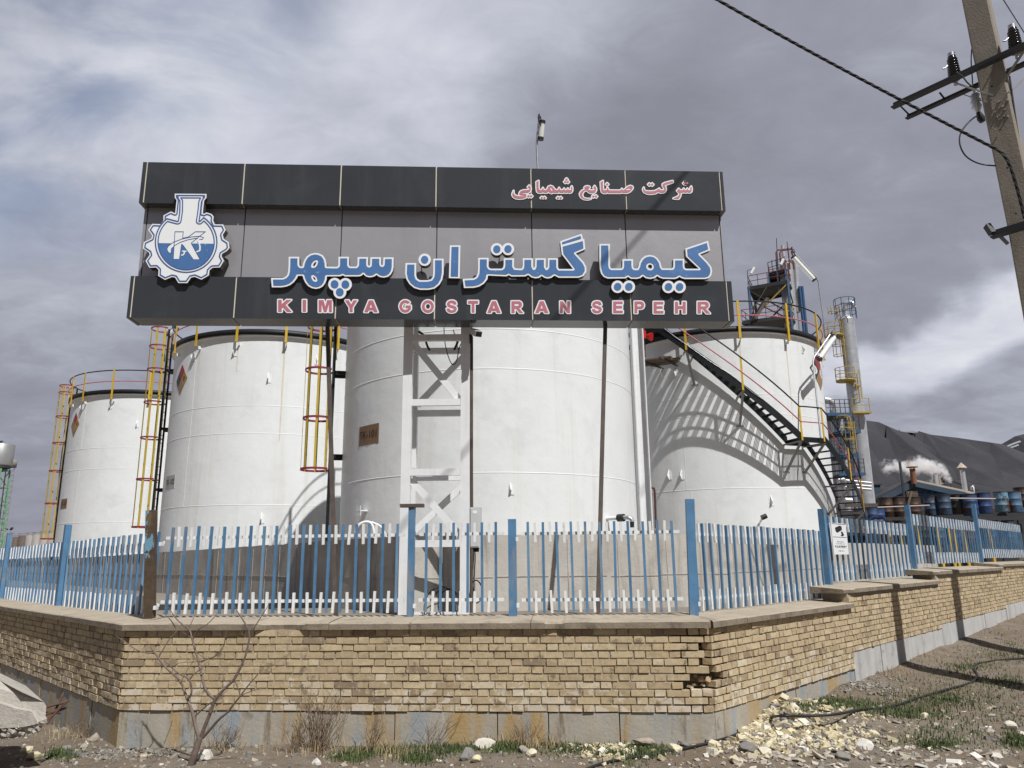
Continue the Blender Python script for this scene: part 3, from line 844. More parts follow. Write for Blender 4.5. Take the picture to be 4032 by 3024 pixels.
# ---------- lettering from traced outlines: signed distance on a grid, contours at any inset
def sdf(polys, X, Y):
    d = np.full(X.shape, 1e9); inside = np.zeros(X.shape, bool)
    for loop in polys:
        L = np.array(loop, float); Q = np.roll(L, -1, 0)
        for (x1, y1), (x2, y2) in zip(L, Q):
            ex, ey = x2 - x1, y2 - y1
            l2 = ex * ex + ey * ey
            if l2 < 1e-14: continue
            t = np.clip(((X - x1) * ex + (Y - y1) * ey) / l2, 0, 1)
            d = np.minimum(d, (X - x1 - t * ex) ** 2 + (Y - y1 - t * ey) ** 2)
            if y1 != y2:
                c = ((y1 > Y) != (y2 > Y)) & (X < ex * (Y - y1) / ey + x1)
                inside ^= c
    d = np.sqrt(d)
    return np.where(inside, -d, d)
def contour(V, xs, ys):
    """closed loops of V = 0 (marching squares)"""
    seg = {}
    S = V < 0
    H, Wd = V.shape
    code = S[:-1, :-1] * 1 + S[:-1, 1:] * 2 + S[1:, 1:] * 4 + S[1:, :-1] * 8
    jj, ii = np.nonzero((code > 0) & (code < 15))
    tab = {1: [(3, 0)], 2: [(0, 1)], 3: [(3, 1)], 4: [(1, 2)], 5: [(3, 2), (1, 0)], 6: [(0, 2)], 7: [(3, 2)], 8: [(2, 3)], 9: [(2, 0)], 10: [(0, 3), (2, 1)], 11: [(2, 1)], 12: [(1, 3)], 13: [(1, 0)], 14: [(0, 3)]}
    def ep(j, i, e):
        return {0: ('h', j, i), 1: ('v', j, i + 1), 2: ('h', j + 1, i), 3: ('v', j, i)}[e]
    for j, i in zip(jj, ii):
        for a, b in tab[int(code[j, i])]:
            seg[ep(j, i, a)] = ep(j, i, b)
    def pt(k):
        t, j, i = k
        if t == 'h':
            f = V[j, i] / (V[j, i] - V[j, i + 1]); return (xs[i] + f * (xs[i + 1] - xs[i]), ys[j])
        f = V[j, i] / (V[j, i] - V[j + 1, i]); return (xs[i], ys[j] + f * (ys[j + 1] - ys[j]))
    loops = []
    while seg:
        k0, k = next(iter(seg.items())); del seg[k0]
        lp = [pt(k0)]
        while k != k0 and k in seg:
            lp.append(pt(k)); k = seg.pop(k)
        if len(lp) > 5: loops.append(simplify(lp))
    return loops
def simplify(lp, tol=.0006):
    n = len(lp)
    def rdp(a, b):
        if b <= a + 1: return []
        x1, y1 = lp[a]; x2, y2 = lp[b % n]
        dx, dy = x2 - x1, y2 - y1; L = math.hypot(dx, dy)
        best, bi = 0, -1
        for i in range(a + 1, b):
            x, y = lp[i]
            e_ = abs(dy * (x - x1) - dx * (y - y1)) / L if L > 1e-9 else math.hypot(x - x1, y - y1)
            if e_ > best: best, bi = e_, i
        if best < tol: return []
        return rdp(a, bi) + [bi] + rdp(bi, b)
    h = n // 2
    idx = [0] + rdp(0, h) + [h] + rdp(h, n)
    return [lp[i] for i in idx]
def sheet(loops, thick, off, name, mat, parent, mb=None):
    """fill loops (with holes) on the sign plane, 'thick' deep, front face 'off' behind the band plane"""
    cu = bpy.data.curves.new('outline', 'CURVE'); cu.dimensions = '2D'; cu.fill_mode = 'BOTH'; cu.extrude = thick / 2
    for lp in loops:
        s = cu.splines.new('POLY'); s.points.add(len(lp) - 1); s.use_cyclic_u = True
        for q, (x, y) in zip(s.points, lp): q.co = (x, y, 0, 1)
    o = bpy.data.objects.new('outline', cu); COL.objects.link(o)
    me = bpy.data.meshes.new_from_object(o.evaluated_get(bpy.context.evaluated_depsgraph_get()))
    vs = [sp(v.co.x, v.co.y, off + thick / 2 - v.co.z) for v in me.vertices]
    fs = [tuple(p.vertices) for p in me.polygons]
    bpy.data.objects.remove(o); bpy.data.curves.remove(cu); bpy.data.meshes.remove(me)
    own = mb is None
    mb = mb or MB()
    mb.add(vs, fs)
    return mb.build(name, mat, parent) if own else None
class Field:
    def __init__(self, polys, h, pad=.05):
        A_ = np.array([p for l in polys for p in l])
        self.xs = np.arange(A_[:, 0].min() - pad, A_[:, 0].max() + pad, h)
        self.ys = np.arange(A_[:, 1].min() - pad, A_[:, 1].max() + pad, h)
        self.X, self.Y = np.meshgrid(self.xs, self.ys)
        self.d = sdf(polys, self.X, self.Y)
    def add(self, polys): self.d = np.minimum(self.d, sdf(polys, self.X, self.Y)); return self
    def loops(self, V): return contour(V, self.xs, self.ys)
def zoomed(x0, y0, s, off=0.0):
    def f(pts): return [sg(x0 + x / s, y0 + y / s, off) for x, y in pts]
    return f
OFL = -.048                                            # big letters stand 5 cm proud of the bands
Zb = zoomed(1050, 980, 4.1736, OFL); Zc = zoomed(1580, 900, 2.9493, OFL); Zd = zoomed(2330, 920, 4.424, OFL)
def circ(cx, cy, r, n=28): return [(cx + r * math.cos(2 * math.pi * k / n), cy + r * math.sin(2 * math.pi * k / n)) for k in range(n)]
INS = .0225
def big_letter(polys, name='letter', blue=None, thick=.085):
    fl = Field(polys, .0042)
    V = fl.d
    p = sheet(fl.loops(V), thick, OFL + .003, 'letter', 'plate_back', sign)
    sheet(fl.loops(V), .004, OFL - .0015, 'rim', 'sign_white', p)
    B = V + INS
    if blue: B = blue(fl, B)
    sheet(fl.loops(B), .004, OFL - .0050, 'face', 'sign_blue', p)
# سپهر
sepehr = [(72, 478), (265, 478), (310, 460), (340, 425), (355, 370), (362, 250), (362, 130), (538, 130), (535, 255), (545, 280), (562, 291), (588, 291), (598, 240), (620, 180), (660, 122), (720, 82), (790, 66), (860, 74), (925, 107), (965, 165), (982, 230), (985, 292),
          (1150, 296), (1170, 285), (1180, 260), (1180, 130), (1355, 130), (1352, 262), (1362, 283), (1382, 292), (1470, 292), (1488, 275), (1493, 250), (1495, 135), (1668, 135), (1665, 252), (1672, 274), (1685, 281), (1698, 274), (1702, 252), (1705, 137), (1880, 137), (1880, 250), (1888, 268), (1902, 272), (1914, 250), (1918, 140), (2088, 140),
          (2085, 300), (2073, 362), (2040, 420), (1992, 458), (1930, 472), (1870, 465), (1830, 447), (1806, 425), (1780, 447), (1740, 462), (1690, 468), (1640, 457), (1608, 435), (1590, 412), (1560, 440), (1520, 452), (1285, 452), (1250, 432), (1215, 450), (990, 452),
          (985, 505), (965, 560), (925, 615), (870, 646), (810, 658), (740, 645), (680, 610), (635, 555), (605, 490), (592, 442), (515, 442), (500, 478), (450, 545), (390, 592), (320, 620), (240, 632), (85, 632)]
eye1 = [(818, 208), (790, 222), (768, 252), (760, 288), (787, 282), (808, 252)]
eye2 = [(762, 452), (768, 482), (785, 508), (806, 516), (802, 488), (782, 464)]
big_letter([Zb(sepehr), Zb(eye1), Zb(eye2)])
def dots(z, cs, r):
    polys = [z(circ(x, y, r)) for x, y in cs]
    fl = Field(polys[:1] + [], .0042, pad=.35)
    for q in polys[1:]: fl.add([q])
    p = sheet(fl.loops(fl.d), .085, OFL + .003, 'letter_dot', 'plate_back', sign)
    sheet(fl.loops(fl.d), .004, OFL - .0015, 'rim', 'sign_white', p)
    f2 = None
    for q in polys:
        d_ = sdf([q], fl.X, fl.Y) + INS * 1.4
        f2 = d_ if f2 is None else np.minimum(f2, d_)
    sheet(fl.loops(f2), .004, OFL - .0050, 'face', 'sign_blue', p)
dots(Zb, [(1118, 582), (1295, 585), (1203, 712)], 106)
# ن + dot, ا
big_letter([Zc([(50, 400), (175, 400), (173, 545), (185, 580), (215, 600), (300, 600), (345, 590), (365, 560), (372, 510), (372, 350), (493, 350), (492, 520), (478, 592), (445, 650), (390, 695), (320, 711), (220, 711), (150, 690), (95, 645), (60, 590), (45, 520)])])
dots(Zc, [(272, 362)], 72)
big_letter([Zc([(565, 195), (687, 195), (680, 578), (553, 575)])])
# گستر
gostar = [(713, 585), (840, 578), (870, 560), (888, 520), (893, 460), (893, 340), (1015, 340), (1013, 440), (1025, 460), (1045, 466), (1165, 466), (1183, 452), (1190, 420), (1190, 345), (1310, 345), (1308, 440), (1320, 462), (1395, 466), (1408, 447), (1410, 420), (1410, 345), (1530, 345), (1530, 440), (1541, 463), (1552, 440), (1555, 345), (1677, 345), (1677, 445), (1688, 465), (1700, 445), (1702, 345), (1820, 345), (1820, 450), (1832, 470), (1995, 470),
          (1865, 300), (1845, 147), (2096, 60), (2110, 120), (2125, 120), (2137, 240), (2025, 288), (2120, 390), (2150, 450), (2150, 500), (2118, 550), (2060, 571), (1830, 571), (1780, 545), (1740, 573), (1700, 580), (1660, 571), (1632, 550), (1600, 573), (1555, 578), (1510, 566), (1475, 538), (1440, 555), (1280, 557), (1250, 540), (1220, 555), (1008, 545), (1000, 590), (960, 640), (900, 675), (840, 688), (728, 690)]
strip = Zc([(1830, 196), (2110, 112), (2140, 128), (2100, 148), (1835, 222)])
big_letter([Zc(gostar)], blue=lambda fl, B: np.maximum(B, -sdf([strip], fl.X, fl.Y)))
dots(Zc, [(1110, 240), (1240, 238)], 71)
# کیمیا
kimya = [(133, 180), (318, 180), (318, 560), (325, 593), (345, 608), (512, 608), (529, 592), (535, 560), (535, 445), (720, 445), (720, 560), (727, 597), (745, 610), (793, 610), (810, 580), (830, 500), (870, 432), (930, 387), (1010, 370), (1090, 386), (1150, 432), (1195, 500), (1215, 580), (1232, 606), (1398, 606), (1416, 588), (1422, 550), (1422, 440), (1612, 440), (1612, 562), (1620, 598), (1640, 612), (1868, 612),
         (1642, 400), (1630, 258), (2026, 125), (2062, 290), (1885, 360), (2022, 500), (2082, 580), (2098, 650), (2085, 720), (2045, 770), (1980, 790), (1620, 790), (1565, 775), (1530, 752), (1495, 775), (1450, 790), (1240, 786), (1180, 765), (1143, 738), (1100, 773), (1020, 790), (940, 775), (890, 738), (850, 773), (790, 788), (680, 785), (632, 750), (590, 779), (280, 782), (210, 755), (165, 700), (140, 620), (133, 520)]
big_letter([Zd(kimya), Zd(circ(1015, 576, 38))])
dots(Zd, [(450, 925), (646, 925)], 108)
dots(Zd, [(1335, 928), (1530, 928)], 108)
st = MB()                                              # thin steel stands that hold the loose dots
for (x1, y1), (x2, y2) in (((1172, 1030 - 0), (1172, 1060)),):
    pass
for px, py in ((1668, 1056), (1976, 1009)):
    u, z = sg(px, py, OFL)
    st.bar(sp(u - .03, z, .03), sp(u - .03, z, REC + .01), .012, .012); st.bar(sp(u - .03, z, .03), sp(u - .03, z + .06, .03), .012, .012, up=NS)
st.build('dot_stand', 'rusty_steel', sign)

# ---------- small red lettering: flat film with a white outline
def small_letter(polys, out, name='small_letter', h=.0026):
    fl = Field(polys[0], h, pad=out + .03)
    for q in polys[1:]: fl.add(q)
    p = sheet(fl.loops(fl.d - out), .006, -.0065, name, 'sign_white', sign)
    sheet(fl.loops(fl.d), .003, -.0095, 'face', 'sign_red', p)
Ze = zoomed(2000, 690, 5.821); Zf = zoomed(2360, 680, 5.53)
def dia(x, y, r=31): return [(x - r, y), (x, y - r), (x + r, y), (x, y + r)]
def wide(z, polys, dts, holes=()):
    grp = [[z(p) for p in polys] + [z(h_) for h_ in holes]] + [[z(dia(*d_))] for d_ in dts]
    fl = None
    allp = [l for g_ in grp for l in g_]
    A_ = np.array([p for l in allp for p in l])
    fl = Field(grp[0], .0026, pad=.09)
    for q in grp[1:]: fl.add(q)
    p = sheet(fl.loops(fl.d - .0150), .006, -.0065, 'small_letter', 'sign_white', sign)
    sheet(fl.loops(fl.d + .0004), .003, -.0095, 'face', 'sign_red', p)
wide(Ze, [[(490, 235), (518, 275), (525, 325), (505, 380), (465, 403), (400, 410), (305, 413), (330, 428), (400, 432), (425, 450), (425, 490), (400, 520), (330, 540), (250, 545), (180, 535), (125, 505), (98, 460), (102, 420), (130, 358), (128, 400), (140, 440), (175, 470), (240, 485), (320, 487), (388, 485), (398, 471), (330, 468), (280, 460), (258, 438), (265, 405), (290, 370), (340, 350), (420, 342), (485, 340), (490, 320), (480, 298), (450, 275)]], [(470, 485), (532, 485)])
wide(Ze, [[(650, 160), (702, 130), (703, 300), (715, 330), (740, 345), (780, 340), (800, 288), (817, 330), (835, 345), (880, 345), (903, 310), (925, 265), (970, 245), (1020, 262), (1060, 310), (1090, 345), (1130, 345), (1155, 330), (1172, 288), (1187, 325), (1205, 345), (1260, 345), (1287, 305), (1302, 345), (1350, 345), (1372, 303), (1397, 345), (1440, 345), (1455, 330), (1440, 292), (1462, 255), (1478, 300), (1475, 360), (1455, 395), (1420, 412), (1390, 405), (1375, 390), (1350, 408), (1310, 410), (1290, 390), (1265, 408), (1195, 408), (1175, 385), (1150, 408), (1060, 408), (1035, 400), (1000, 420), (960, 405), (930, 375), (900, 405), (830, 408), (805, 385), (780, 408), (700, 408), (665, 380), (655, 320)]],
     [(1342, 103), (1312, 158), (1372, 158), (775, 525), (838, 525), (1145, 527), (1208, 527)], holes=[[(965, 290), (990, 292), (1020, 330), (1025, 358), (1000, 360), (975, 330)]])
wide(Ze, [[(1985, 245), (2018, 295), (2025, 340), (2005, 390), (1960, 415), (1900, 415), (1850, 395), (1815, 362), (1790, 347), (1740, 372), (1708, 420), (1703, 470), (1725, 515), (1780, 540), (1850, 545), (1905, 540), (1890, 552), (1820, 563), (1740, 555), (1680, 520), (1648, 470), (1645, 430), (1665, 385), (1710, 347), (1775, 327), (1745, 290), (1775, 262), (1820, 250), (1865, 262), (1877, 285), (1850, 315), (1830, 325), (1860, 345), (1920, 350), (1975, 345), (1985, 320), (1955, 290)]], [(1955, 490), (2018, 490)])
wide(Zf, [[(25, 210), (77, 180), (78, 350), (90, 385), (150, 385), (165, 345), (178, 328), (192, 360), (207, 390), (450, 390), (475, 378), (488, 350), (500, 375), (520, 388), (560, 360), (610, 312), (670, 287), (715, 300), (728, 332), (705, 375), (660, 420), (600, 445), (520, 445), (490, 430), (465, 447), (200, 447), (178, 425), (150, 450), (85, 450), (50, 425), (35, 370)]], [(168, 258)],
     holes=[[(560, 380), (595, 357), (640, 344), (678, 356), (688, 374), (620, 383)]])
wide(Zf, [[(965, 325), (970, 360), (985, 390), (1020, 405), (1120, 410), (1210, 400), (1270, 370), (1305, 345), (1312, 370), (1330, 385), (1408, 383), (1413, 365), (1395, 325), (1370, 285), (1375, 250), (1420, 225), (1595, 180), (1598, 215), (1420, 275), (1440, 320), (1448, 370), (1430, 415), (1390, 440), (1320, 440), (1280, 420), (1220, 455), (1130, 470), (1040, 465), (970, 430), (945, 382), (950, 350)]], [(1085, 262), (1148, 262)])
wide(Zf, [[(1725, 350), (1760, 385), (1815, 385), (1835, 345), (1852, 385), (1890, 385), (1912, 345), (1932, 385), (1975, 385), (1985, 368), (1970, 345), (1998, 300), (2012, 350), (2005, 410), (1980, 436), (1945, 440), (1917, 425), (1890, 440), (1850, 436), (1835, 422), (1810, 440), (1772, 440), (1765, 500), (1745, 545), (1720, 575), (1650, 572), (1605, 565), (1640, 550), (1700, 525), (1733, 490), (1742, 458), (1715, 430), (1685, 400)]], [(1878, 180), (1848, 236), (1908, 236)])

# Latin capitals: polygons in a unit box (x right, y down), stroke about a quarter of the height
def ring(cx, cy, rx, ry, t, a0, a1):
    o = arc(cx, cy, rx, a0, a1, 18, ry); i = arc(cx, cy, rx - t, a1, a0, 18, ry - t * 1.02)
    return o + i
T_ = .27
GL = {
 'K': (1.0, [[(0, 0), (T_, 0), (T_, .36), (.64, 0), (1.0, 0), (.56, .42), (1.03, 1), (.68, 1), (.37, .62), (T_, .72), (T_, 1), (0, 1)]]),
 'I': (T_, [[(0, 0), (T_, 0), (T_, 1), (0, 1)]]),
 'M': (1.1, [[(0, 0), (.40, 0), (.55, .55), (.70, 0), (1.1, 0), (1.1, 1), (.86, 1), (.86, .30), (.66, 1), (.44, 1), (.24, .30), (.24, 1), (0, 1)]]),
 'Y': (1.06, [[(0, 0), (.32, 0), (.53, .36), (.74, 0), (1.06, 0), (.665, .60), (.665, 1), (.395, 1), (.395, .60)]]),
 'A': (1.08, [[(.38, 0), (.70, 0), (1.08, 1), (.78, 1), (.72, .83), (.36, .83), (.30, 1), (0, 1)], [(.54, .30), (.44, .62), (.64, .62)]]),
 'R': (1.02, [[(0, 0), (.62, 0)] + arc(.62, .29, .30, -90, 90, 10) + [(.60, .59), (.72, .66), (1.02, 1), (.70, 1), (.44, .66), (.34, .62), (T_, .62), (T_, 1), (0, 1)], [(T_, .21), (.56, .21), (.63, .24), (.65, .30), (.63, .37), (.56, .40), (T_, .40)]]),
 'N': (.98, [[(0, 0), (.27, 0), (.72, .60), (.72, 0), (.98, 0), (.98, 1), (.71, 1), (.26, .41), (.26, 1), (0, 1)]]),
 'T': (.98, [[(0, 0), (.98, 0), (.98, .23), (.625, .23), (.625, 1), (.355, 1), (.355, .23), (0, .23)]]),
 'E': (.90, [[(0, 0), (.88, 0), (.88, .21), (T_, .21), (T_, .38), (.83, .38), (.83, .59), (T_, .59), (T_, .79), (.90, .79), (.90, 1), (0, 1)]]),
 'P': (.92, [[(0, 0), (.60, 0)] + arc(.60, .32, .32, -90, 90, 10) + [(T_, .64), (T_, 1), (0, 1)], [(T_, .21), (.54, .21), (.63, .25), (.66, .32), (.62, .40), (.54, .43), (T_, .43)]]),
 'H': (.96, [[(0, 0), (T_, 0), (T_, .37), (.69, .37), (.69, 0), (.96, 0), (.96, 1), (.69, 1), (.69, .60), (T_, .60), (T_, 1), (0, 1)]]),
 'O': (1.1, [arc(.55, .5, .55, 0, 345, 28, .525), arc(.55, .5, .30, 0, 345, 24, .30)]),
 'G': (1.12, [arc(.55, .5, .55, -38, -322, 28, .525)[:1] + arc(.55, .5, .55, -38, -330, 30, .525) + [(1.07, .76), (1.07, .43), (.58, .43), (.58, .64), (.81, .64), (.81, .74)] + arc(.55, .5, .30, -308, -48, 26, .30)]),
 'S': (.98, [[(.94, .30), (.67, .32), (.62, .22), (.49, .185), (.34, .21), (.30, .28), (.36, .345), (.62, .41), (.84, .48), (.96, .60), (.97, .74), (.88, .90), (.72, .99), (.48, 1.025), (.22, .98), (.06, .86), (0, .68), (.27, .655), (.34, .78), (.50, .825), (.65, .795), (.695, .71), (.65, .645), (.40, .585), (.16, .50), (.04, .36), (.05, .20), (.16, .06), (.34, -.01), (.52, -.025), (.74, .01), (.89, .12)]]),
}
Z7 = zoomed(1060, 1150, 2.4578); Z8 = zoomed(1940, 1150, 2.4578)
for zf, ch, x0, x1, y0, y1 in ((Z7, 'K', 75, 228, 64, 206), (Z7, 'I', 312, 372, 64, 204), (Z7, 'M', 467, 621, 66, 208), (Z7, 'Y', 722, 866, 68, 208), (Z7, 'A', 907, 1065, 69, 209), (Z7, 'G', 1247, 1390, 69, 210), (Z7, 'O', 1465, 1608, 70, 212), (Z7, 'S', 1703, 1830, 72, 212), (Z7, 'T', 1912, 2035, 73, 213),
                                   (Z8, 'A', -66, 90, 76, 216), (Z8, 'R', 168, 308, 77, 217), (Z8, 'A', 397, 552, 77, 217), (Z8, 'N', 638, 762, 78, 217), (Z8, 'S', 946, 1070, 78, 217), (Z8, 'E', 1152, 1272, 79, 218), (Z8, 'P', 1358, 1478, 79, 219), (Z8, 'E', 1543, 1665, 82, 221), (Z8, 'H', 1750, 1880, 82, 221), (Z8, 'R', 1968, 2116, 82, 221)):
    w, polys = GL[ch]
    b_ = 13.5
    def mp(q): return zf([(x0 + b_ + x / w * (x1 - x0 - 2 * b_), y0 + b_ + y * (y1 - y0 - 2 * b_)) for x, y in q])
    small_letter([[mp(q) for q in polys]], .0155)

# ---------- flask and gear emblem
Zl = zoomed(500, 740, 4.1465, OFL)
gear = [(785, 100), (1303, 104), (1300, 168), (1264, 210), (1250, 330), (1242, 424), (1266, 428), (1302, 405), (1385, 430), (1420, 472), (1410, 535), (1437, 600), (1575, 602), (1617, 692), (1566, 770), (1582, 836), (1665, 890), (1677, 985), (1640, 1030), (1556, 1080), (1546, 1118), (1587, 1195), (1520, 1302), (1400, 1306), (1350, 1352), (1340, 1432), (1220, 1502), (1110, 1455), (1050, 1467), (990, 1557), (845, 1557), (790, 1467), (740, 1457), (625, 1505), (515, 1440), (521, 1342), (480, 1302), (370, 1306), (308, 1195), (376, 1100), (366, 1060), (264, 992), (280, 890), (405, 830), (416, 780), (352, 690), (420, 592), (556, 597), (600, 540), (600, 455), (720, 390), (792, 420), (802, 320), (815, 206), (785, 166)]
flask = [(818, 120), (1268, 122), (1255, 195), (1232, 230), (1215, 400), (1192, 545)] + [(972 + 512 * math.cos(rad(a)), 892 + 500 * math.sin(rad(a))) for a in range(-56, 236, 8)] + [(835, 545), (858, 400), (862, 225), (838, 190)]
fl = Field([Zl(gear)], .0035)
lg = sheet(fl.loops(fl.d), .10, OFL - .006, 'emblem', 'plate_back', sign)
sheet(fl.loops(fl.d), .004, OFL - .0105, 'emblem_plate', 'sign_white', lg)
u1 = (sg(500 + 1000 / 4.1465, 900)[0] - sg(500, 900)[0]) / 1000          # metres per traced unit
FX = sdf([Zl(flask)], fl.X, fl.Y)
line = np.maximum(np.maximum(fl.d + 21 * u1, -(fl.d + 42 * u1)), -(FX - 2 * u1))       # gear line
line = np.minimum(line, np.maximum(FX, -(FX + 20 * u1)))                                  # flask outer line
line = np.minimum(line, np.maximum(FX + 44 * u1, -(FX + 62 * u1)))                        # flask inner line
Kp = [Zl([(785, 716), (932, 716), (918, 820), (1010, 800), (1120, 716), (1297, 716), (1060, 905), (1210, 1180), (1088, 1180), (920, 945), (900, 930), (866, 1174), (758, 1174), (775, 880)])]
swo = [Zl([(1262, 812), (1190, 790), (1060, 800), (900, 835), (760, 890), (680, 950), (655, 1000), (668, 1045), (700, 1072), (752, 1083), (728, 1050), (735, 1000), (790, 945), (880, 895), (1000, 855), (1130, 830), (1240, 850)])]
KX, SX = sdf(Kp, fl.X, fl.Y), sdf(swo, fl.X, fl.Y)
navy = np.minimum(line, np.maximum(KX, -(KX + 9 * u1)))
navy = np.minimum(navy, np.maximum(SX, -(SX + 8 * u1)))
sheet(fl.loops(navy), .003, OFL - .0140, 'emblem_line', 'sign_navy', lg)
ymid = Zl([(970, 912)])[0][1]
liq = np.maximum(np.maximum(FX + 60 * u1, fl.Y - ymid), np.maximum(-(KX - 2 * u1), -(SX - 2 * u1)))
sheet(fl.loops(liq), .003, OFL - .0137, 'emblem_liquid', 'sign_blue', lg)
def stroke(pts, r):
    d = np.full(fl.X.shape, 1e9)
    q = Zl(pts)
    for (x1, y1), (x2, y2) in zip(q, q[1:]):
        ex, ey = x2 - x1, y2 - y1; t = np.clip(((fl.X - x1) * ex + (fl.Y - y1) * ey) / (ex * ex + ey * ey), 0, 1)
        d = np.minimum(d, np.hypot(fl.X - x1 - t * ex, fl.Y - y1 - t * ey))
    return d - r * u1
wl_ = (stroke([(1215, 830), (1175, 838), (1165, 870), (1185, 910), (1200, 970), (1195, 1030), (1150, 1050)], 12), stroke([(915, 1040), (970, 1042), (945, 1045), (940, 1080), (925, 1100), (900, 1105)], 11))
for w_ in wl_: sheet(fl.loops(w_), .003, OFL - .0170, 'emblem_script', 'sign_white', lg)

# ================================================================== SIGN TOWER AND STAYS
TY0, TY1 = 9.66, 10.34
def atx(px, py, y): return at_y(px, py, y).x
tw = thing('lattice_tower', (-.89, 9.95, 1.1), 'white square lattice tower carrying the signboard', 'tower')
xl, xr = atx(1598, 1800, TY0), atx(1831, 1800, TY0)
LW = .117
for x, y in ((xl, TY0), (xr, TY0), (xl, TY1), (xr, TY1)):
    m = MB(); m.box((x, y + (LW / 2 if y == TY0 else -LW / 2), (1.02 + 6.1) / 2), (LW, LW, 6.1 - 1.02)); m.build('leg', 'white_paint', tw)
def zat(py, y, px=1715): return at_y(px, py, y).z
for py, y in ((1328, TY0), (1583, TY0), (1858, TY0), (2140, TY0), (1385, TY1), (1629, TY1), (1881, TY1), (2118, TY1), (2425, TY0)):
    z = zat(py, y); yy = y + .03 if y == TY0 else y - .03
    m = MB(); m.box(((xl + xr) / 2, yy, z), (xr - xl - LW, .05, .085)); m.build('rail', 'white_paint', tw)
for z in (zat(1328, TY0), zat(1583, TY0), zat(1858, TY0), zat(2140, TY0)):
    for x in (xl, xr):
        m = MB(); m.box((x, (TY0 + TY1) / 2, z - .02), (.05, TY1 - TY0 - 2 * LW, .07)); m.build('rail', 'white_paint', tw)
for (pa, pb), (qa, qb), y in (((1345, 'l'), (1578, 'r'), TY0), ((1885, 'l'), (2110, 'r'), TY0), ((1412, 'r'), (1600, 'l'), TY1), ((1915, 'r'), (2090, 'l'), TY1), ((1625, 'r'), (1860, 'l'), TY1)):
    xa = xl + LW / 2 if pb == 'l' else xr - LW / 2; xb = xl + LW / 2 if qb == 'l' else xr - LW / 2
    if (pa, y) == (1625, TY1): continue
    m = MB(); yy = y + .085 if y == TY0 else y - .085
    m.bar((xa, yy, zat(pa, y)), (xb, yy, zat(qa, y)), .012 + .03, .085, up=(0, 0, 1)); m.build('brace', 'white_paint', tw)
m = MB(); m.tube([(xr + LW / 2 + .022, TY0 + .03, 4.6), (xr + LW / 2 + .022, TY0 + .03, 3.0), (xr + LW / 2 + .026, TY0 + .035, 2.1), (xr + LW / 2 + .02, TY0 + .03, 1.12)], .020, 8); m.build('conduit', 'rusty_steel', tw)
for (pa, ya, ppx), (pb, yb, qpx), lab in (((1294, 9.63, 1290), (2432, 9.25, 1323), 'thin rusty stay left of the tower, leaning from the sign down to the wall'), ((1297, 9.63, 2383), (2432, 9.15, 2354), 'thin grey stay right of the tower in front of the sunlit tank')):
    m = MB(); a, b_ = at_y(ppx, pa, ya), at_y(qpx, pb, yb); a = a + (a - b_).normalized() * .25
    m.bar(a, b_, .048, .048, up=(0, 1, 0)); m.build('stay_pole', 'rusty_steel', loc=b_, label=lab, cat='pole', group='stays propping the signboard')
hb = MB(); a = at_y(2497, 1290, 13.8); b_ = at_y(2552, 2080, 13.8); x0 = (a.x + b_.x) / 2
for dx, w, yy, dd in ((-.10, .012, 13.8, .2), (.10, .012, 13.8, .2)):
    hb.box((x0 + dx, yy, 3.8), (.02, .24, 5.6))
hb.box((x0, 13.8, 3.8), (.18, .014, 5.6)); 
hb.build('steel_column', 'white_paint', label='white steel I-column rising behind the right half of the sign, between two tanks', cat='column')

# control box, camera, cables
cb = thing('control_box', at_y(1872, 2155, 9.72), 'light grey electrical box strapped to the right leg of the white tower', 'electrical box')
a, b_ = at_y(1852, 2157, 9.72), at_y(1895, 1998, 9.72)
m = MB(); m.box(((a.x + b_.x) / 2, 9.75, (a.z + b_.z) / 2), (b_.x - a.x, .16, b_.z - a.z)); m.build('enclosure', 'box_grey', cb)
m = MB(); m.box(((a.x + b_.x) / 2 - .012, 9.666, (a.z + b_.z) / 2), (b_.x - a.x - .035, .008, b_.z - a.z - .03)); m.build('door', 'box_grey', cb)
m = MB(); m.box(((a.x + b_.x) / 2 - .01, 9.6605, b_.z - .06), (.055, .002, .04)); m.build('label_plate', 'sign_white', cb)
m = MB()
for dx in (-.03, 0, .03): m.tube([((a.x + b_.x) / 2 + dx, 9.75, a.z + .01), ((a.x + b_.x) / 2 + dx * .7, 9.75, a.z - .05)], .014, 8)
m.build('cable_gland', 'rubber', cb)
cc = thing('security_camera', at_y(1862, 1330, 9.56), 'small white security camera under the sign, right of the tower top', 'camera')
p = at_y(1858, 1303, 9.56); q = at_y(1884, 1315, 9.36)
m = MB(); m.bar(p, q, .085, .075); m.bar(q, q + (q - p).normalized() * .03, .07, .06, m=1); m.build('camera_body', ['box_grey', 'rubber'], cc)
m = MB(); m.bar(p - Vector((.02, -.03, -.02)), p + Vector((-.01, .02, -.16)), .04, .03, up=(0, 1, 0)); m.build('bracket', 'rubber', cc)
lp = MB()
def px_path(pts, y): return [at_y(x, y_, y if not isinstance(y, list) else y[i]) for i, (x, y_) in enumerate(pts)]
def smooth(pts, k=2):
    for _ in range(k):
        q = [pts[0]]
        for a_, b2 in zip(pts, pts[1:]): q += [a_.lerp(b2, .25), a_.lerp(b2, .75)]
        pts = q + [pts[-1]]
    return pts
for pts, r in (([(1748, 1290), (1750, 1340), (1760, 1390), (1775, 1430), (1786, 1438), (1798, 1425), (1806, 1380), (1812, 1358), (1822, 1345)], .007), ([(1784, 1298), (1792, 1322), (1798, 1345), (1800, 1362), (1806, 1378)], .007),
               ([(1648, 1305), (1668, 1318), (1676, 1340), (1682, 1362), (1692, 1380)], .017), ([(1804, 1340), (1798, 1358), (1788, 1378)], .017)):
    lp.tube(smooth(px_path(pts, 9.98)), r, 6)
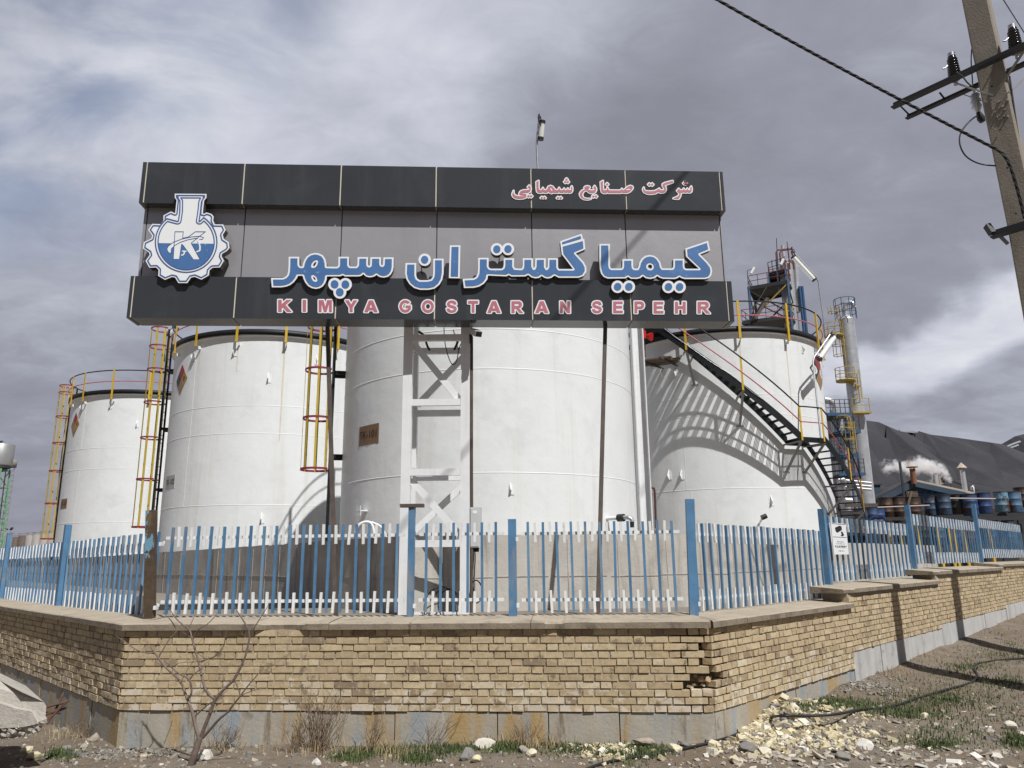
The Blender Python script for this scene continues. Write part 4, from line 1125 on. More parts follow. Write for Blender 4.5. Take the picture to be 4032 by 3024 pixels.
lp.build('cable', 'cable', label='black cable loop hanging under the sign inside the tower top', cat='cable')
lp = MB()
def coil_pts(cx, cy, rx, ry, y, a0, a1, n=26): return [at_y(cx + rx * math.cos(rad(a0 + (a1 - a0) * i / n)), cy + ry * math.sin(rad(a0 + (a1 - a0) * i / n)), y + .03 * math.sin(i)) for i in range(n + 1)]
for c in ((1742, 2395, 72, 85, 9.61, 170, 345), (1755, 2405, 58, 90, 9.63, 180, 352), (1735, 2418, 64, 42, 9.59, 160, 380), (1770, 2380, 45, 60, 9.63, 120, 330), (1874, 2330, 24, 45, 9.67, -120, 190)):
    lp.tube(coil_pts(*c), .008, 6)
lp.tube(smooth(px_path([(1862, 2160), (1866, 2190), (1862, 2240), (1858, 2290), (1864, 2340), (1850, 2400), (1815, 2425)], 9.70)), .008, 6)
lp.tube(smooth(px_path([(1868, 2160), (1872, 2200), (1866, 2260), (1866, 2330)], 9.71)), .008, 6)
lp.build('cable_coil', 'cable', label='loose coil of black cable at the foot of the white tower', cat='cable')

# ================================================================== STORAGE TANKS
TR, ZT, ZB0 = 3.80, 9.22, 1.1
def pol(C, a, r, z):
    return Vector((C[0] + math.sin(rad(a)) * r, C[1] - math.cos(rad(a)) * r, z))
def cyl_hit(px, py, C, r):
    """(angle, height) where the sight line meets the front of the cylinder"""
    d = ray(px, py); ox, oy = EYE.x - C[0], EYE.y - C[1]
    a = d.x ** 2 + d.y ** 2; b = 2 * (ox * d.x + oy * d.y); c = ox * ox + oy * oy - r * r
    q = max(b * b - 4 * a * c, 0)
    t = (-b - math.sqrt(q)) / (2 * a); p = EYE + d * t
    return math.degrees(math.atan2(p.x - C[0], -(p.y - C[1]))), p.z
def on_shell(mb, C, r, a, z, vs, fs, m=0):
    """flat shape (x to the right, y up, metres) wrapped on the shell"""
    mb.add([pol(C, a + math.degrees(x / r), r, z + y) for x, y, *_ in vs], fs, m)
def patch_on(mb, C, r, a, z, poly, m=0, th=.004):
    n = len(poly)
    out = [pol(C, a + math.degrees(x / r), r + th, z + y) for x, y in poly]; inn = [pol(C, a + math.degrees(x / r), r - .01, z + y) for x, y in poly]
    mb.add(out + inn, [tuple(range(n))] + [(i, (i + 1) % n, n + (i + 1) % n, n + i) for i in range(n)], m)
def ring_tube(mb, C, r, z, w, a0, a1, n=40, seg=6, m=0):
    mb.tube([pol(C, a0 + (a1 - a0) * i / n, r, z) for i in range(n + 1)], w, seg, m)
def tank(C, label, seams, posts, rail_arc=(-180, 180), R=TR, verts=(), lugs=(), zt=ZT):
    t = thing('storage_tank', (C[0], C[1], ZB0), label, 'tank', 'white storage tanks')
    C3 = (C[0], C[1], 0)
    m = MB(); m.lathe(C3, [(R, ZB0)] + [(R, z) for z in np.linspace(ZB0 + .5, zt - .12, 14)] + [(R, zt)], 128)
    m.build('shell', 'white_tank', t)
    m = MB()
    for z in seams:
        m.lathe(C3, [(R - .002, z - .016), (R + .0055, z - .006), (R + .0055, z + .006), (R - .002, z + .016)], 128)
    for a, z0, z1 in verts:
        m.obox(pol(C, a, R + .002, (z0 + z1) / 2), (math.cos(rad(a)) * .010, math.sin(rad(a)) * .009, 0), (math.sin(rad(a)) * .002, -math.cos(rad(a)) * .002, 0), (0, 0, (z1 - z0) / 2 - .02))
    m.build('weld_seam', 'weld', t)
    m = MB(); m.lathe(C3, [(R + .001, zt - .05), (R + .10, zt - .05), (R + .10, zt + .0), (R + .001, zt + .0)], 96); m.build('rim_flange', 'weld', t)
    m = MB(); m.lathe(C3, [(R + .09, zt + .004), (R + .125, zt + .004), (R + .125, zt + .185), (R + .10, zt + .185), (R + .10, zt + .03), (R + .09, zt + .004)], 96); m.build('kerb_ring', 'black_paint', t)
    m = MB(); m.lathe(C3, [(R + .09, zt + .004), (R * .5, zt + .20), (.01, zt + .34)], 64); m.build('roof', 'white_tank', t)
    rr = R + .19
    for a in posts:
        m = MB(); p = pol(C, a, rr, 0); rdir = Vector((math.sin(rad(a)), -math.cos(rad(a)), 0)); tdir = Vector((math.cos(rad(a)), math.sin(rad(a)), 0))
        m.obox(p + UPZ * (zt + .40), tdir * .040, rdir * .010, UPZ * .66); m.obox(p + UPZ * (zt + .40) - tdir * .033 - rdir * .022, tdir * .006, rdir * .022, UPZ * .66)
        m.obox(p + UPZ * (zt - .262) - rdir * .01, tdir * .05, rdir * .055, UPZ * .006)
        m.build('rail_post', 'yellow_paint', t)
        m = MB(); m.obox(pol(C, a + .6, R + .05, zt - .30), tdir * .012, rdir * .06, UPZ * .05); m.build('post_bracket', 'weld', t)
    for z, w, mat in ((zt + 1.05, .026, 'black_paint'), (zt + .55, .021, 'pink_rail')):
        m = MB(); ring_tube(m, C, rr - .03, z, w, rail_arc[0], rail_arc[1], 72); m.build('handrail', mat, t)
    for a, z, s in lugs:                                # small wedge lugs welded to the shell
        m = MB(); rd = Vector((math.sin(rad(a)), -math.cos(rad(a)), 0)); td = Vector((math.cos(rad(a)), math.sin(rad(a)), 0)); p = pol(C, a, R, z)
        m.prism([p + UPZ * s, p + rd * s * .62, p - UPZ * s * .7], td * .02)
        m.obox(p + td * .03 + rd * .006, td * s * .35, rd * .006, UPZ * s * .6)
        m.build('lug', 'weld', t)
    return t
def hazard(parent, C, a, z, w=.35, h=.52, R=TR, left='haz_dark'):
    o = thing_part = MB()
    q = [((0, h / 2), (w * .0, 0)), ]
    N, E_, S_, W_, O = (0, h), (w, 0), (0, -h), (-w, 0), (0, 0)
    mid = lambda a_, b_: ((a_[0] + b_[0]) / 2, (a_[1] + b_[1]) / 2)
    quads = [([N, mid(N, W_), O, mid(N, E_)], 0), ([E_, mid(N, E_), O, mid(E_, S_)], 2), ([S_, mid(E_, S_), O, mid(S_, W_)], 3), ([W_, mid(S_, W_), O, mid(W_, N)], 1)]
    for poly, mi in quads: patch_on(o, C, R, a, z, poly, mi, .012)
    for body, x, y in (('0', w * .5, 0), ('1', -w * .5, 0)):
        vs, fs = text_mesh(body, h * .42)
        on_shell(o, C, R + .0145, a, z, [(vx + x, vy + y) for vx, vy, vz in vs], fs, 4 if body == '0' else 2)
    return o.build('hazard_diamond', ['haz_red', left, 'haz_tan', 'haz_pale', 'ink'], parent)
def stencil(parent, C, a, z, body, w, h, mat, R=TR, label=None):
    m = MB(); patch_on(m, C, R, a, z, [(-w / 2, -h / 2), (0, -h / 2), (w / 2, -h / 2), (w / 2, h / 2), (0, h / 2), (-w / 2, h / 2)], 0, .008)
    vs, fs = text_mesh(body, h * .50)
    mx = max(abs(v[0]) for v in vs)
    k = w * .46 / mx
    on_shell(m, C, R + .0105, a, z, [(vx * k, vy * 1.15) for vx, vy, vz in vs], fs, 1)
    return m.build('number_plate', [mat, 'ink'], parent)
def ladder(parent, C, a, z0, z1, hoops, R=TR, off=.30, side=1, bars=(150, 178, 205, 262), zc=None):
    """caged ladder standing off the shell at angle a; the cage bulges outwards"""
    rd = Vector((math.sin(rad(a)), -math.cos(rad(a)), 0)); td = Vector((math.cos(rad(a)), math.sin(rad(a)), 0))
    base = pol(C, a, R + off, 0)
    L = MB()
    for s in (-.21, .21): L.obox(base + td * s + UPZ * ((z0 + z1) / 2), td * .012, rd * .035, UPZ * ((z1 - z0) / 2))
    z = z0 + .2
    lad = L.build('ladder', 'black_paint', parent)
    rg = MB()
    while z < z1 - .6: rg.tube([base - td * .21 + UPZ * z, base + td * .21 + UPZ * z], .011, 6); z += .29
    rg.build('rung', 'black_paint', lad)
    for z in np.linspace(z0 + .9, z1 - 1.6, 4):
        for s in (-.21, .21):
            br = MB(); br.obox(base + td * s - rd * (off / 2 + .02) + UPZ * z, td * .010, rd * (off / 2), UPZ * .05); br.build('standoff', 'black_paint', lad)
    RC = .37
    cen = base + rd * (RC - .02)
    def cp(ang, zz): return cen + (td * math.sin(rad(ang)) - rd * math.cos(rad(ang))) * RC + UPZ * zz
    for zz in hoops:
        h_ = MB(); pts = [cp(x, zz) for x in np.linspace(36, 324, 25)]
        for p, q in zip(pts, pts[1:]): h_.bar(p, q, .012, .055)
        h_.build('cage_hoop', 'red_paint', lad)
    cb_ = MB()
    for k in range(7):
        x = 48 + 44 * k
        p0, p1 = cp(x, hoops[0] - .03), cp(x, hoops[-1] + .03)
        d_ = (cp(x, 0) - cen); d_.normalize()
        t2 = Vector((-d_.y, d_.x, 0)); cb_.obox((p0 + p1) / 2 - d_ * .010, t2 * .026, d_ * .005, UPZ * ((p1.z - p0.z) / 2))
    cb_.build('cage_bar', 'cage_yellow', lad)
    return lad
H1, H2, H3 = 1.7 + .1148 * 16.5, 1.7 + .2545 * 16.5, 1.7 + .3103 * 16.5
C1, C2, C3_, C4 = (-.63, 20.29), (-8.76, 28.48), (-17.4, 37.2), (7.81, 28.76)
# TK-101, in front
t1 = tank(C1, 'largest looking white tank in the middle, marked TK-101, right behind the sign tower', (H1, H2, H3), [-150 + 26 * k for k in range(12)],
          verts=((-27, H1, H2), (-24, H2, H3), (40, H3, ZT), (47, H1, H3), (-26.5, H3, ZT - .1)), lugs=((8.5, cyl_hit(2035, 1930, C1, TR)[1], .16),))
a, z = cyl_hit(1450, 1712, C1, TR); stencil(t1, C1, a, z, 'TK-101', .80, .46, 'sign_plate')
ladder(t1, C1, -78, 1.3, 10.3, [1.7 + (2.35), 1.7 + 3.65, 1.7 + 4.92, 1.7 + 6.1, 1.7 + 7.3, 1.7 + 8.5])
pp = MB(); a, z = cyl_hit(2390, 2042, C1, TR); p = pol(C1, a, TR - .05, z); rd = Vector((math.sin(rad(a)), -math.cos(rad(a)), 0)); td = Vector((math.cos(rad(a)), math.sin(rad(a)), 0))
pp.tube([p, p + rd * .38], .045, 10); pp.tube([p + rd * .36, p + rd * .52], .085, 12, m=1); pp.tube([p + rd * .5, p + rd * .62, p + rd * .68 + td * .04 - UPZ * .03, p + rd * .70 + td * .06 - UPZ * .12], .05, 10, m=2); pp.tube([p + rd * .70 + td * .06 - UPZ * .10, p + rd * .70 + td * .06 - UPZ * .22], .058, 10, m=1)
pp.build('outlet_valve', ['weld', 'rubber', 'galv'], t1)
pp = MB(); a, z = cyl_hit(1440, 2012, C1, TR); p = pol(C1, a, TR, z); rd = Vector((math.sin(rad(a)), -math.cos(rad(a)), 0)); td = Vector((math.cos(rad(a)), math.sin(rad(a)), 0))
pp.obox(p + rd * .10, td * .08, rd * .10, UPZ * .012); pp.obox(p + rd * .19, td * .08, rd * .006, UPZ * .11); pp.build('earth_bracket', 'weld', t1)
pp = MB(); b0 = at_y(1400, 2098, 15.2)
pp.tube(smooth([b0, b0 + Vector((.02, 0, .12)), b0 + Vector((.14, .02, .21)), b0 + Vector((.30, .02, .20)), b0 + Vector((.36, .02, .0)), b0 + Vector((.36, .02, -.4))]), .03, 8)
pp.tube(smooth([b0 + Vector((.30, .02, .20)), b0 + Vector((.50, .02, .12)), b0 + Vector((.60, .02, -.1))]), .022, 8)
pp.build('white_pipe', 'weld', label='white bent pipe above the concrete wall at the left foot of TK-101', cat='pipe')
# TK-102
a1_ = cyl_hit(933, 1310, C2, TR + .2)[0]; a0_ = cyl_hit(772, 1330, C2, TR + .2)[0]
st_ = (a1_ - a0_)
a2_ = cyl_hit(1127, 1320, C2, TR + .2)[0]
pst = [cyl_hit(688, 1350, C2, TR + .2)[0], a0_, a1_, a2_, a2_ + 26] + [a2_ + 26 * k for k in range(2, 10)]
lg2 = [(cyl_hit(x, y, C2, TR)[0], cyl_hit(x, y, C2, TR)[1], .22) for x, y in ((762, 1407), (922, 1388), (1055, 1492), (1028, 2045), (1243, 1422))]
t2 = tank(C2, 'white tank left of TK-101 with a rust trickle down its shell, marked TK-102', (H1, H2, H3), pst,
          verts=((cyl_hit(730, 1900, C2, TR)[0], H1, H2), (cyl_hit(750, 1690, C2, TR)[0], H2, H3), (cyl_hit(765, 1500, C2, TR)[0], H3, ZT - .1)), lugs=lg2)
hazard(t2, C2, *cyl_hit(714, 1495, C2, TR), w=.43, h=.54)
stencil(t2, C2, *cyl_hit(669, 1899, C2, TR), 'TK-102', .78, .46, 'grey_plate')
ladder(t2, C2, -84, 1.3, 10.45, [1.7 + x for x in (1.40, 3.10, 4.62, 5.95, 7.20, 8.10, 8.80)], off=.42)
# TK-103
lg3 = [(cyl_hit(x, y, C3_, TR)[0], cyl_hit(x, y, C3_, TR)[1], .22) for x, y in ((322, 1605), (435, 1598), (538, 1672))]
aa = cyl_hit(328, 1540, C3_, TR + .2)[0]; ab = cyl_hit(442, 1530, C3_, TR + .2)[0]
t3 = tank(C3_, 'white tank farthest left with a faded hazard diamond, marked TK-103', (H1, H2, H3), [cyl_hit(280, 1560, C3_, TR + .2)[0], aa, ab, 2 * ab - aa, 3 * ab - 2 * aa] + [3 * ab - 2 * aa + 26 * k for k in range(1, 8)],
          verts=((cyl_hit(300, 1960, C3_, TR)[0], H1, H2), (cyl_hit(328, 1700, C3_, TR)[0], H3, ZT - .1)), lugs=lg3)
hazard(t3, C3_, *cyl_hit(295, 1673, C3_, TR), w=.42, h=.56, left='haz_pale')
stencil(t3, C3_, *cyl_hit(250, 1984, C3_, TR), 'TK-103', .74, .44, 'sign_plate')
ladder(t3, C3_, -88, 1.3, 10.4, [1.7 + x for x in (1.35, 3.0, 4.55, 5.9, 7.2, 8.4)] + [1.7 + 8.75], off=.42)

def rust_runs(parent, C, spots):
    """thin rust trickles below the post brackets"""
    for a, z, L, w in spots:
        m = MB(); n = 8
        l = [(-w * (1 - .5 * i / n) + random.uniform(-.006, .006), -L * i / n) for i in range(n + 1)]; r = [(w * (1 - .5 * i / n) + random.uniform(-.006, .006), -L * i / n) for i in range(n + 1)]
        for i in range(n): patch_on(m, C, TR, a, z, [l[i], l[i + 1], r[i + 1], r[i]], 0, .0015)
        m.build('rust_run', 'rust_run', parent)
rust_runs(t2, C2, [(a2_ - .4, 8.85, 3.2, .030), (a1_ - .3, 8.85, .9, .022), (a0_, 8.8, .6, .02)])
# right tank with the winding stair
lg4 = [(-43.0, 8.03, .2), (-35.4, 8.0, .2), (-42.3, 4.5, .22), (-35.4, 4.47, .22), (36.1, 8.77, .2), (7.1, 3.53, .22), (62, 8.5, .2)]
t4 = tank(C4, 'white tank on the right with a dark winding stair and its striped shadow', (1.7 + 2.28, 1.7 + 4.72, 1.7 + 5.38), [-28 + 26 * k for k in range(0, 11)], rail_arc=(-33, 215),
          verts=((-31, ZB0, 3.98), (-33, 3.98, 6.42), (-44, 7.1, 9.1)), lugs=lg4)
hazard(t4, C4, *cyl_hit(3224, 1464, C4, TR), w=.85, h=.68)
rust_runs(t4, C4, [(24.2, 8.85, 2.6, .024), (-1.8, 8.85, .8, .02), (-27.6, 8.85, .9, .028)])
RI, RO = TR + .18, TR + .92
def zs(a):                                             # walking line of the stair
    if a < 17.2: return 5.50 - (a - 17.2) * .0722
    if a < 28.3: return 5.50
    return 5.50 - (a - 28.3) * .0722
sa = thing('winding_stair', pol(C4, 17, 4.3, 1.1), 'dark steel stair winding down the right tank from upper left to lower right', 'stair')
for r, nm in ((RI, 'stringer'), (RO, 'stringer')):
    for lo, hi in ((-38.5, 17.2), (28.3, 66)):
        m = MB(); A_ = list(np.arange(lo, hi, 1.5)) + [hi]
        rows = []
        for x in A_:
            z = zs(x) if not (x >= 28.3) else 5.50 - (x - 28.3) * .0722
            rows.append((pol(C4, x, r - .012, z - .16), pol(C4, x, r - .012, z + .13), pol(C4, x, r + .012, z + .13), pol(C4, x, r + .012, z - .16)))
        for p, q in zip(rows, rows[1:]):
            for k in range(4): m.add([p[k], p[(k + 1) % 4], q[(k + 1) % 4], q[k]], [(0, 1, 2, 3)])
        m.add(rows[0], [(0, 1, 2, 3)]); m.add(rows[-1], [(3, 2, 1, 0)])
        m.build(nm, 'black_paint', sa)
def tread(a, z):
    m = MB(); rd = Vector((math.sin(rad(a)), -math.cos(rad(a)), 0)); td = Vector((math.cos(rad(a)), math.sin(rad(a)), 0))
    c = pol(C4, a, (RI + RO) / 2, z)
    for k in range(4): m.obox(c + td * (-.072 + .048 * k), td * .0100, rd * ((RO - RI) / 2 - .014), UPZ * .016)
    m.build('tread', 'black_paint', sa)
x = -37.5
while x < 16.5: tread(x, zs(x)); x += 2.75
x = 30.5
while x < 65: tread(x, zs(x)); x += 2.75
m = MB()
for x in np.arange(17.4, 28.3, .62): m.obox(pol(C4, x, (RI + RO) / 2, 5.50), (math.cos(rad(x)) * .012, math.sin(rad(x)) * .012, 0), (math.sin(rad(x)) * .37, -math.cos(rad(x)) * .37, 0), UPZ * .016)
for r in (RI, RO):
    A_ = np.arange(17.2, 28.4, 1.58)
    for p, q in zip(A_, A_[1:]): m.bar(pol(C4, p, r, 5.42), pol(C4, q, r, 5.42), .02, .16)
m.build('landing', 'black_paint', sa)
m = MB()
for x in np.arange(-52, -38.4, .62): m.obox(pol(C4, x, (RI + RO) / 2, 9.5), (math.cos(rad(x)) * .012, math.sin(rad(x)) * .012, 0), (math.sin(rad(x)) * .37, -math.cos(rad(x)) * .37, 0), UPZ * .016)
for r in (RI, RO):
    A_ = np.arange(-52, -38.4, 1.7)
    for p, q in zip(A_, A_[1:]): m.bar(pol(C4, p, r, 9.42), pol(C4, q, r, 9.42), .02, .16)
m.build('top_platform', 'black_paint', sa)
pa_ = [-25.6, -5.0, 17.2, 28.2, 44.5, 58]
for x in [-44] + pa_:
    z = zs(x) if x > -38 else 9.5
    rd = Vector((math.sin(rad(x)), -math.cos(rad(x)), 0)); td = Vector((math.cos(rad(x)), math.sin(rad(x)), 0))
    m = MB(); c = pol(C4, x, RO + .02, z + .46); m.obox(c, td * .032, rd * .008, UPZ * .56); m.obox(c + td * .028 - rd * .02, td * .005, rd * .02, UPZ * .56); m.build('rail_post', 'yellow_paint', sa)
for dz, w, mat in ((1.0, .024, 'black_paint'), (.50, .020, 'pink_rail')):
    m = MB(); A_ = [-52, -46, -38.5] + list(np.arange(-36, 17, 2.5)) + [17.2, 20, 24, 28.2] + list(np.arange(30, 60, 2.0))
    m.tube([pol(C4, q, RO + .02, (zs(q) if q > -38 else 9.45) + dz) for q in A_], w, 8); m.build('handrail', mat, sa)
for q, dzb in ((-25.6, 1.10), (-5.0, 1.10), (17.0, 1.02), (28.6, .98), (46, 1.05), (58, 1.05)):
    m = MB(); m.bar(pol(C4, q, RO, zs(q) - .12), pol(C4, q, TR + .01, zs(q) - dzb), .075, .05); m.bar(pol(C4, q, RO, zs(q) - .13), pol(C4, q, TR, zs(q) - .13), .06, .05)
    m.obox(pol(C4, q, TR + .008, zs(q) - dzb), (math.cos(rad(q)) * .12, math.sin(rad(q)) * .12, 0), (math.sin(rad(q)) * .008, -math.cos(rad(q)) * .008, 0), UPZ * .02)
    m.build('strut', 'grey_metal', sa)
m = MB(); m.tube(smooth([pol(C4, q, RO + .03, zs(q) + .10 - .05 * math.sin((q + 30) * .5)) for q in (-34, -30, -24, -16, -8, -2, 2)]), .010, 5); m.build('cable', 'galv', sa)

# planks and alarm bell by the stair top
pk = MB()
a, z = cyl_hit(2560, 1420, C4, 4.9)
for k in range(5):
    c = pol(C4, -38.5 + k * .6, TR + .30 + k * .20, 8.30 + random.uniform(-.02, .02)); td = Vector((math.cos(rad(-30)), math.sin(rad(-30)), 0))
    pk.obox(c + td * random.uniform(-.1, .1), td * random.uniform(.42, .62), Vector((-td.y, td.x, 0)) * .095, UPZ * .022)
pk.bar(pol(C4, -42, TR, 8.23), pol(C4, -42, TR + 1.5, 8.23), .05, .05, m=1); pk.bar(pol(C4, -34, TR, 8.23), pol(C4, -34, TR + 1.5, 8.23), .05, .05, m=1)
pk.build('plank_staging', ['wood', 'rusty_steel'], label='rough wooden planks laid as staging under the stair top', cat='scaffold')
ab = thing('alarm_bell', pol(C4, -38, 4.8, 8.4), 'red alarm horn on a thin stand above the planks', 'alarm')
p = at_y(2537, 1325, 25.2)
m = MB(); m.tube([p - UPZ * .72, p + UPZ * .9], .022, 8); m.build('stand', 'rail_red', ab)
m = MB(); m.box(p + Vector((-.06, -.03, .05)), (.20, .16, .26)); m.tube([p + Vector((.05, -.02, .0)), p + Vector((.12, -.06, -.02)), p + Vector((.22, -.14, -.05))], [.06, .10, .15], 14); m.build('horn', 'fire_red', ab)
pp = MB(); b0 = at_y(2550, 1918, 24.6); b1 = at_y(2578, 1920, 24.6); b2 = at_y(2583, 2080, 24.6)
pp.tube(smooth([b0, b1 - Vector((.05, 0, 0)), b1 - UPZ * .05, b2], 2), .035, 8); pp.build('vent_pipe', 'rusty_pipe', label='thin dark red bent pipe beside the white column', cat='pipe')
pp = MB(); b0 = pol(C4, *[cyl_hit(2990, 2060, C4, TR)[0]], TR, cyl_hit(2990, 2060, C4, TR)[1]); b1 = at_y(3005, 2035, 24.2)
pp.tube([b0, b1], .035, 8); pp.tube([b1 - Vector((.05, 0, .03)), b1 + Vector((.1, 0, .03))], .08, 10, m=1); pp.build('outlet_valve', ['weld', 'rubber'], t4)

# ---------- fluorescent flood lamps on poles
def tube_lamp(base, elbow, tip, side, label, r=.03, loop=True, k_=1.0):
    th = thing('tube_lamp', base, label, 'lamp', 'tube lamps on poles')
    m = MB(); m.tube([base, elbow - (elbow - base).normalized() * .10, elbow + (tip - elbow).normalized() * .10, tip], r, 8); m.build('pole', 'galv', th)
    d = (tip - elbow).normalized(); s = Vector(side)
    a, b = elbow + d * .14 + s, tip - d * .06 + s
    m = MB(); m.tube([a, b], .085 * k_, 12); m.build('tube_cover', 'lamp_tube', th)
    for p, q in ((a, -1), (b, 1)):
        m = MB(); m.tube([p - d * .07 * (q < 0), p + d * .07 * (q > 0)], .098 * k_, 12); m.bar(p - s, p, .03, .03); m.build('end_cap', 'rubber', th)
    if loop:
        m = MB(); o = d.cross(s.normalized()) * .16
        m.tube(smooth([tip, tip + d * .18 + o * .4, tip + d * .10 + o, b + o * .5, b]), .014, 6)
        m.tube(smooth([tip, tip + d * .20 - o * .2, tip + d * .02 - o, b - d * .1 - o * .4, b]), .014, 6); m.build('cable', 'cable', th)
    return th
tube_lamp(at_y(2122, 760, 17.0), at_y(2113, 562, 17.0), at_y(2122, 476, 16.9), (.085, -.02, -.02), 'tube lamp on a thin pole rising above the top edge of the signboard', r=.028, k_=.78)
tube_lamp(pol(C4, 25.1, 4.83, 5.5), at_y(3200, 1415, 24.9), at_y(3268, 1318, 25.2), (.16, -.03, -.06), 'tube lamp tilted over the stair landing of the right tank', r=.032)
tube_lamp(at_y(3252, 1325, 28.0), at_y(3221, 1098, 28.0), at_y(3128, 998, 28.0), (-.10, -.04, -.14), 'slanting tube lamp above the rim of the right tank', r=.036)
tube_lamp(at_y(647, 1425, 28.4), at_y(652, 1320, 28.3), at_y(690, 1280, 28.2), (.07, 0, -.09), 'tube lamp tilted beside the ladder top of TK-102', r=.03, loop=False)

# ================================================================== PROCESS PLANT BEHIND THE TANKS
def vtube(mb, px, py0, py1, y, r, n=20, m=0, px1=None):
    a = at_y(px, py0, y); b = at_y(px1 if px1 else px, py1, y)
    mb.tube([(a.x, y, a.z), (a.x, y, b.z)], r, n, m)
    return Vector((a.x, y, a.z)), Vector((a.x, y, b.z))
GZ = 1.1
# --- tall silver column
YC = 62.0
ctop = at_y(3336, 1258, YC); cx0 = at_y(3408, 1950, YC).x; cxm = (ctop.x + cx0) / 2; RCOL = .60
col = thing('distillation_column', (cxm, YC, GZ), 'tall silver clad column with yellow ladders right of the right tank', 'column')
m = MB(); zc = ctop.z
prof = [(RCOL * 1.12, GZ)]
z = GZ
while z < zc:
    m.lathe((cxm, YC, 0), [(RCOL * (1 + random.uniform(-.004, .004)), z), (RCOL, min(z + 1.1, zc) - .03)], 28); m.lathe((cxm, YC, 0), [(RCOL * 1.008, z - .05), (RCOL * 1.012, z + .05)], 28); z += 1.1
m.lathe((cxm, YC, 0), [(RCOL * 1.0, zc - .05), (RCOL * .8, zc + .25), (.05, zc + .4)], 28); m.build('shell', 'silver', col)
m = MB(); m.tube(smooth([Vector((cxm, YC, zc + .3)), Vector((cxm, YC, zc + 1.1)), Vector((cxm + .1, YC - .1, zc + 1.4)), Vector((cxm + .5, YC - .3, zc + 1.45)), Vector((cxm + .62, YC - .35, zc + .9))]), .20, 12); m.build('overhead_pipe', 'silver', col)
m = MB()
for zz in (.55, 1.15, 1.75): m.tube([(cxm + math.sin(rad(a)) * .85, YC - math.cos(rad(a)) * .85, zc + zz) for a in range(-120, 200, 20)], .03, 5)
for a in range(-120, 200, 40): m.tube([(cxm + math.sin(rad(a)) * .85, YC - math.cos(rad(a)) * .85, zc), (cxm + math.sin(rad(a)) * .85, YC - math.cos(rad(a)) * .85, zc + 1.75)], .03, 5)
m.build('top_railing', 'steel_blue', col)
def cage(parent, x, y, z0, z1, w=.42, mat='steel_yellow'):
    mb = MB()
    for s in (-.2, .2): mb.box((x + .55, y + s, (z0 + z1) / 2), (.05, .05, z1 - z0))
    zz = z0 + .3
    while zz < z1: mb.box((x + .55, y, zz), (.03, .4, .03)); zz += .33
    lad = mb.build('ladder', mat, parent); mb = MB()
    zz = z0 + .9
    while zz < z1 + .1:
        mb.tube([(x + w * math.cos(rad(a)) + .10, y + w * math.sin(rad(a)), zz) for a in range(20, 341, 32)], .03, 5); zz += .85
    for a in range(40, 330, 46): mb.tube([(x + w * math.cos(rad(a)) + .10, y + w * math.sin(rad(a)), z0 + .8), (x + w * math.cos(rad(a)) + .10, y + w * math.sin(rad(a)), z1)], .022, 4)
    mb.build('cage', mat, lad)
def basket(parent, x, y, z, mat='steel_yellow', r=.75):
    mb = MB(); mb.lathe((x, y, 0), [(.05, z - .10), (r, z - .10), (r, z), (.05, z)], 18); mb.bar((x, y, z - .12), (x + 1.1, y, z - .5), .1, .1)
    o = mb.build('platform', mat, parent); mb = MB()
    for zz in (.45, 1.0): mb.tube([(x + r * math.cos(rad(a)), y + r * math.sin(rad(a)), z + zz) for a in range(20, 341, 32)], .028, 5)
    for a in range(20, 341, 40): mb.tube([(x + r * math.cos(rad(a)), y + r * math.sin(rad(a)), z), (x + r * math.cos(rad(a)), y + r * math.sin(rad(a)), z + 1.0)], .025, 4)
    mb.build('railing', mat, o)
def zz_(px, py, y): return at_y(px, py, y).z
cage(col, cxm - RCOL - .62, YC - .2, zz_(3320, 1272, YC), zz_(3290, 1215, YC) + .1, mat='steel_yellow')
cage(col, cxm - RCOL - .55, YC - .2, zz_(3310, 1442, YC), zz_(3300, 1320, YC))
basket(col, cxm - RCOL - .75, YC - .3, zz_(3290, 1325, YC))
basket(col, cxm - RCOL - .35, YC - .7, zz_(3320, 1505, YC))
m = MB()
for s in (-.18, .18): m.box((cxm + .02 + s, YC - RCOL - .2, (zz_(3350, 1465, YC) + zz_(3365, 1575, YC)) / 2), (.05, .05, abs(zz_(3350, 1465, YC) - zz_(3365, 1575, YC))))
zq = zz_(3365, 1575, YC)
while zq < zz_(3350, 1465, YC): m.box((cxm + .02, YC - RCOL - .2, zq), (.36, .03, .03)); zq += .35
m.build('ladder', 'steel_yellow', col)
m = MB(); z = zz_(3365, 1635, YC); m.box((cxm - .15, YC - RCOL - .35, z), (1.5, .8, .12)); m.box((cxm + .52, YC - RCOL - .6, z + .6), (.05, .05, 1.2)); m.box((cxm - .85, YC - RCOL - .6, z + .6), (.05, .05, 1.2))
for q in (.6, 1.15): m.box((cxm - .15, YC - RCOL - .62, z + q), (1.45, .04, .04))
m.build('platform', 'steel_yellow', col)

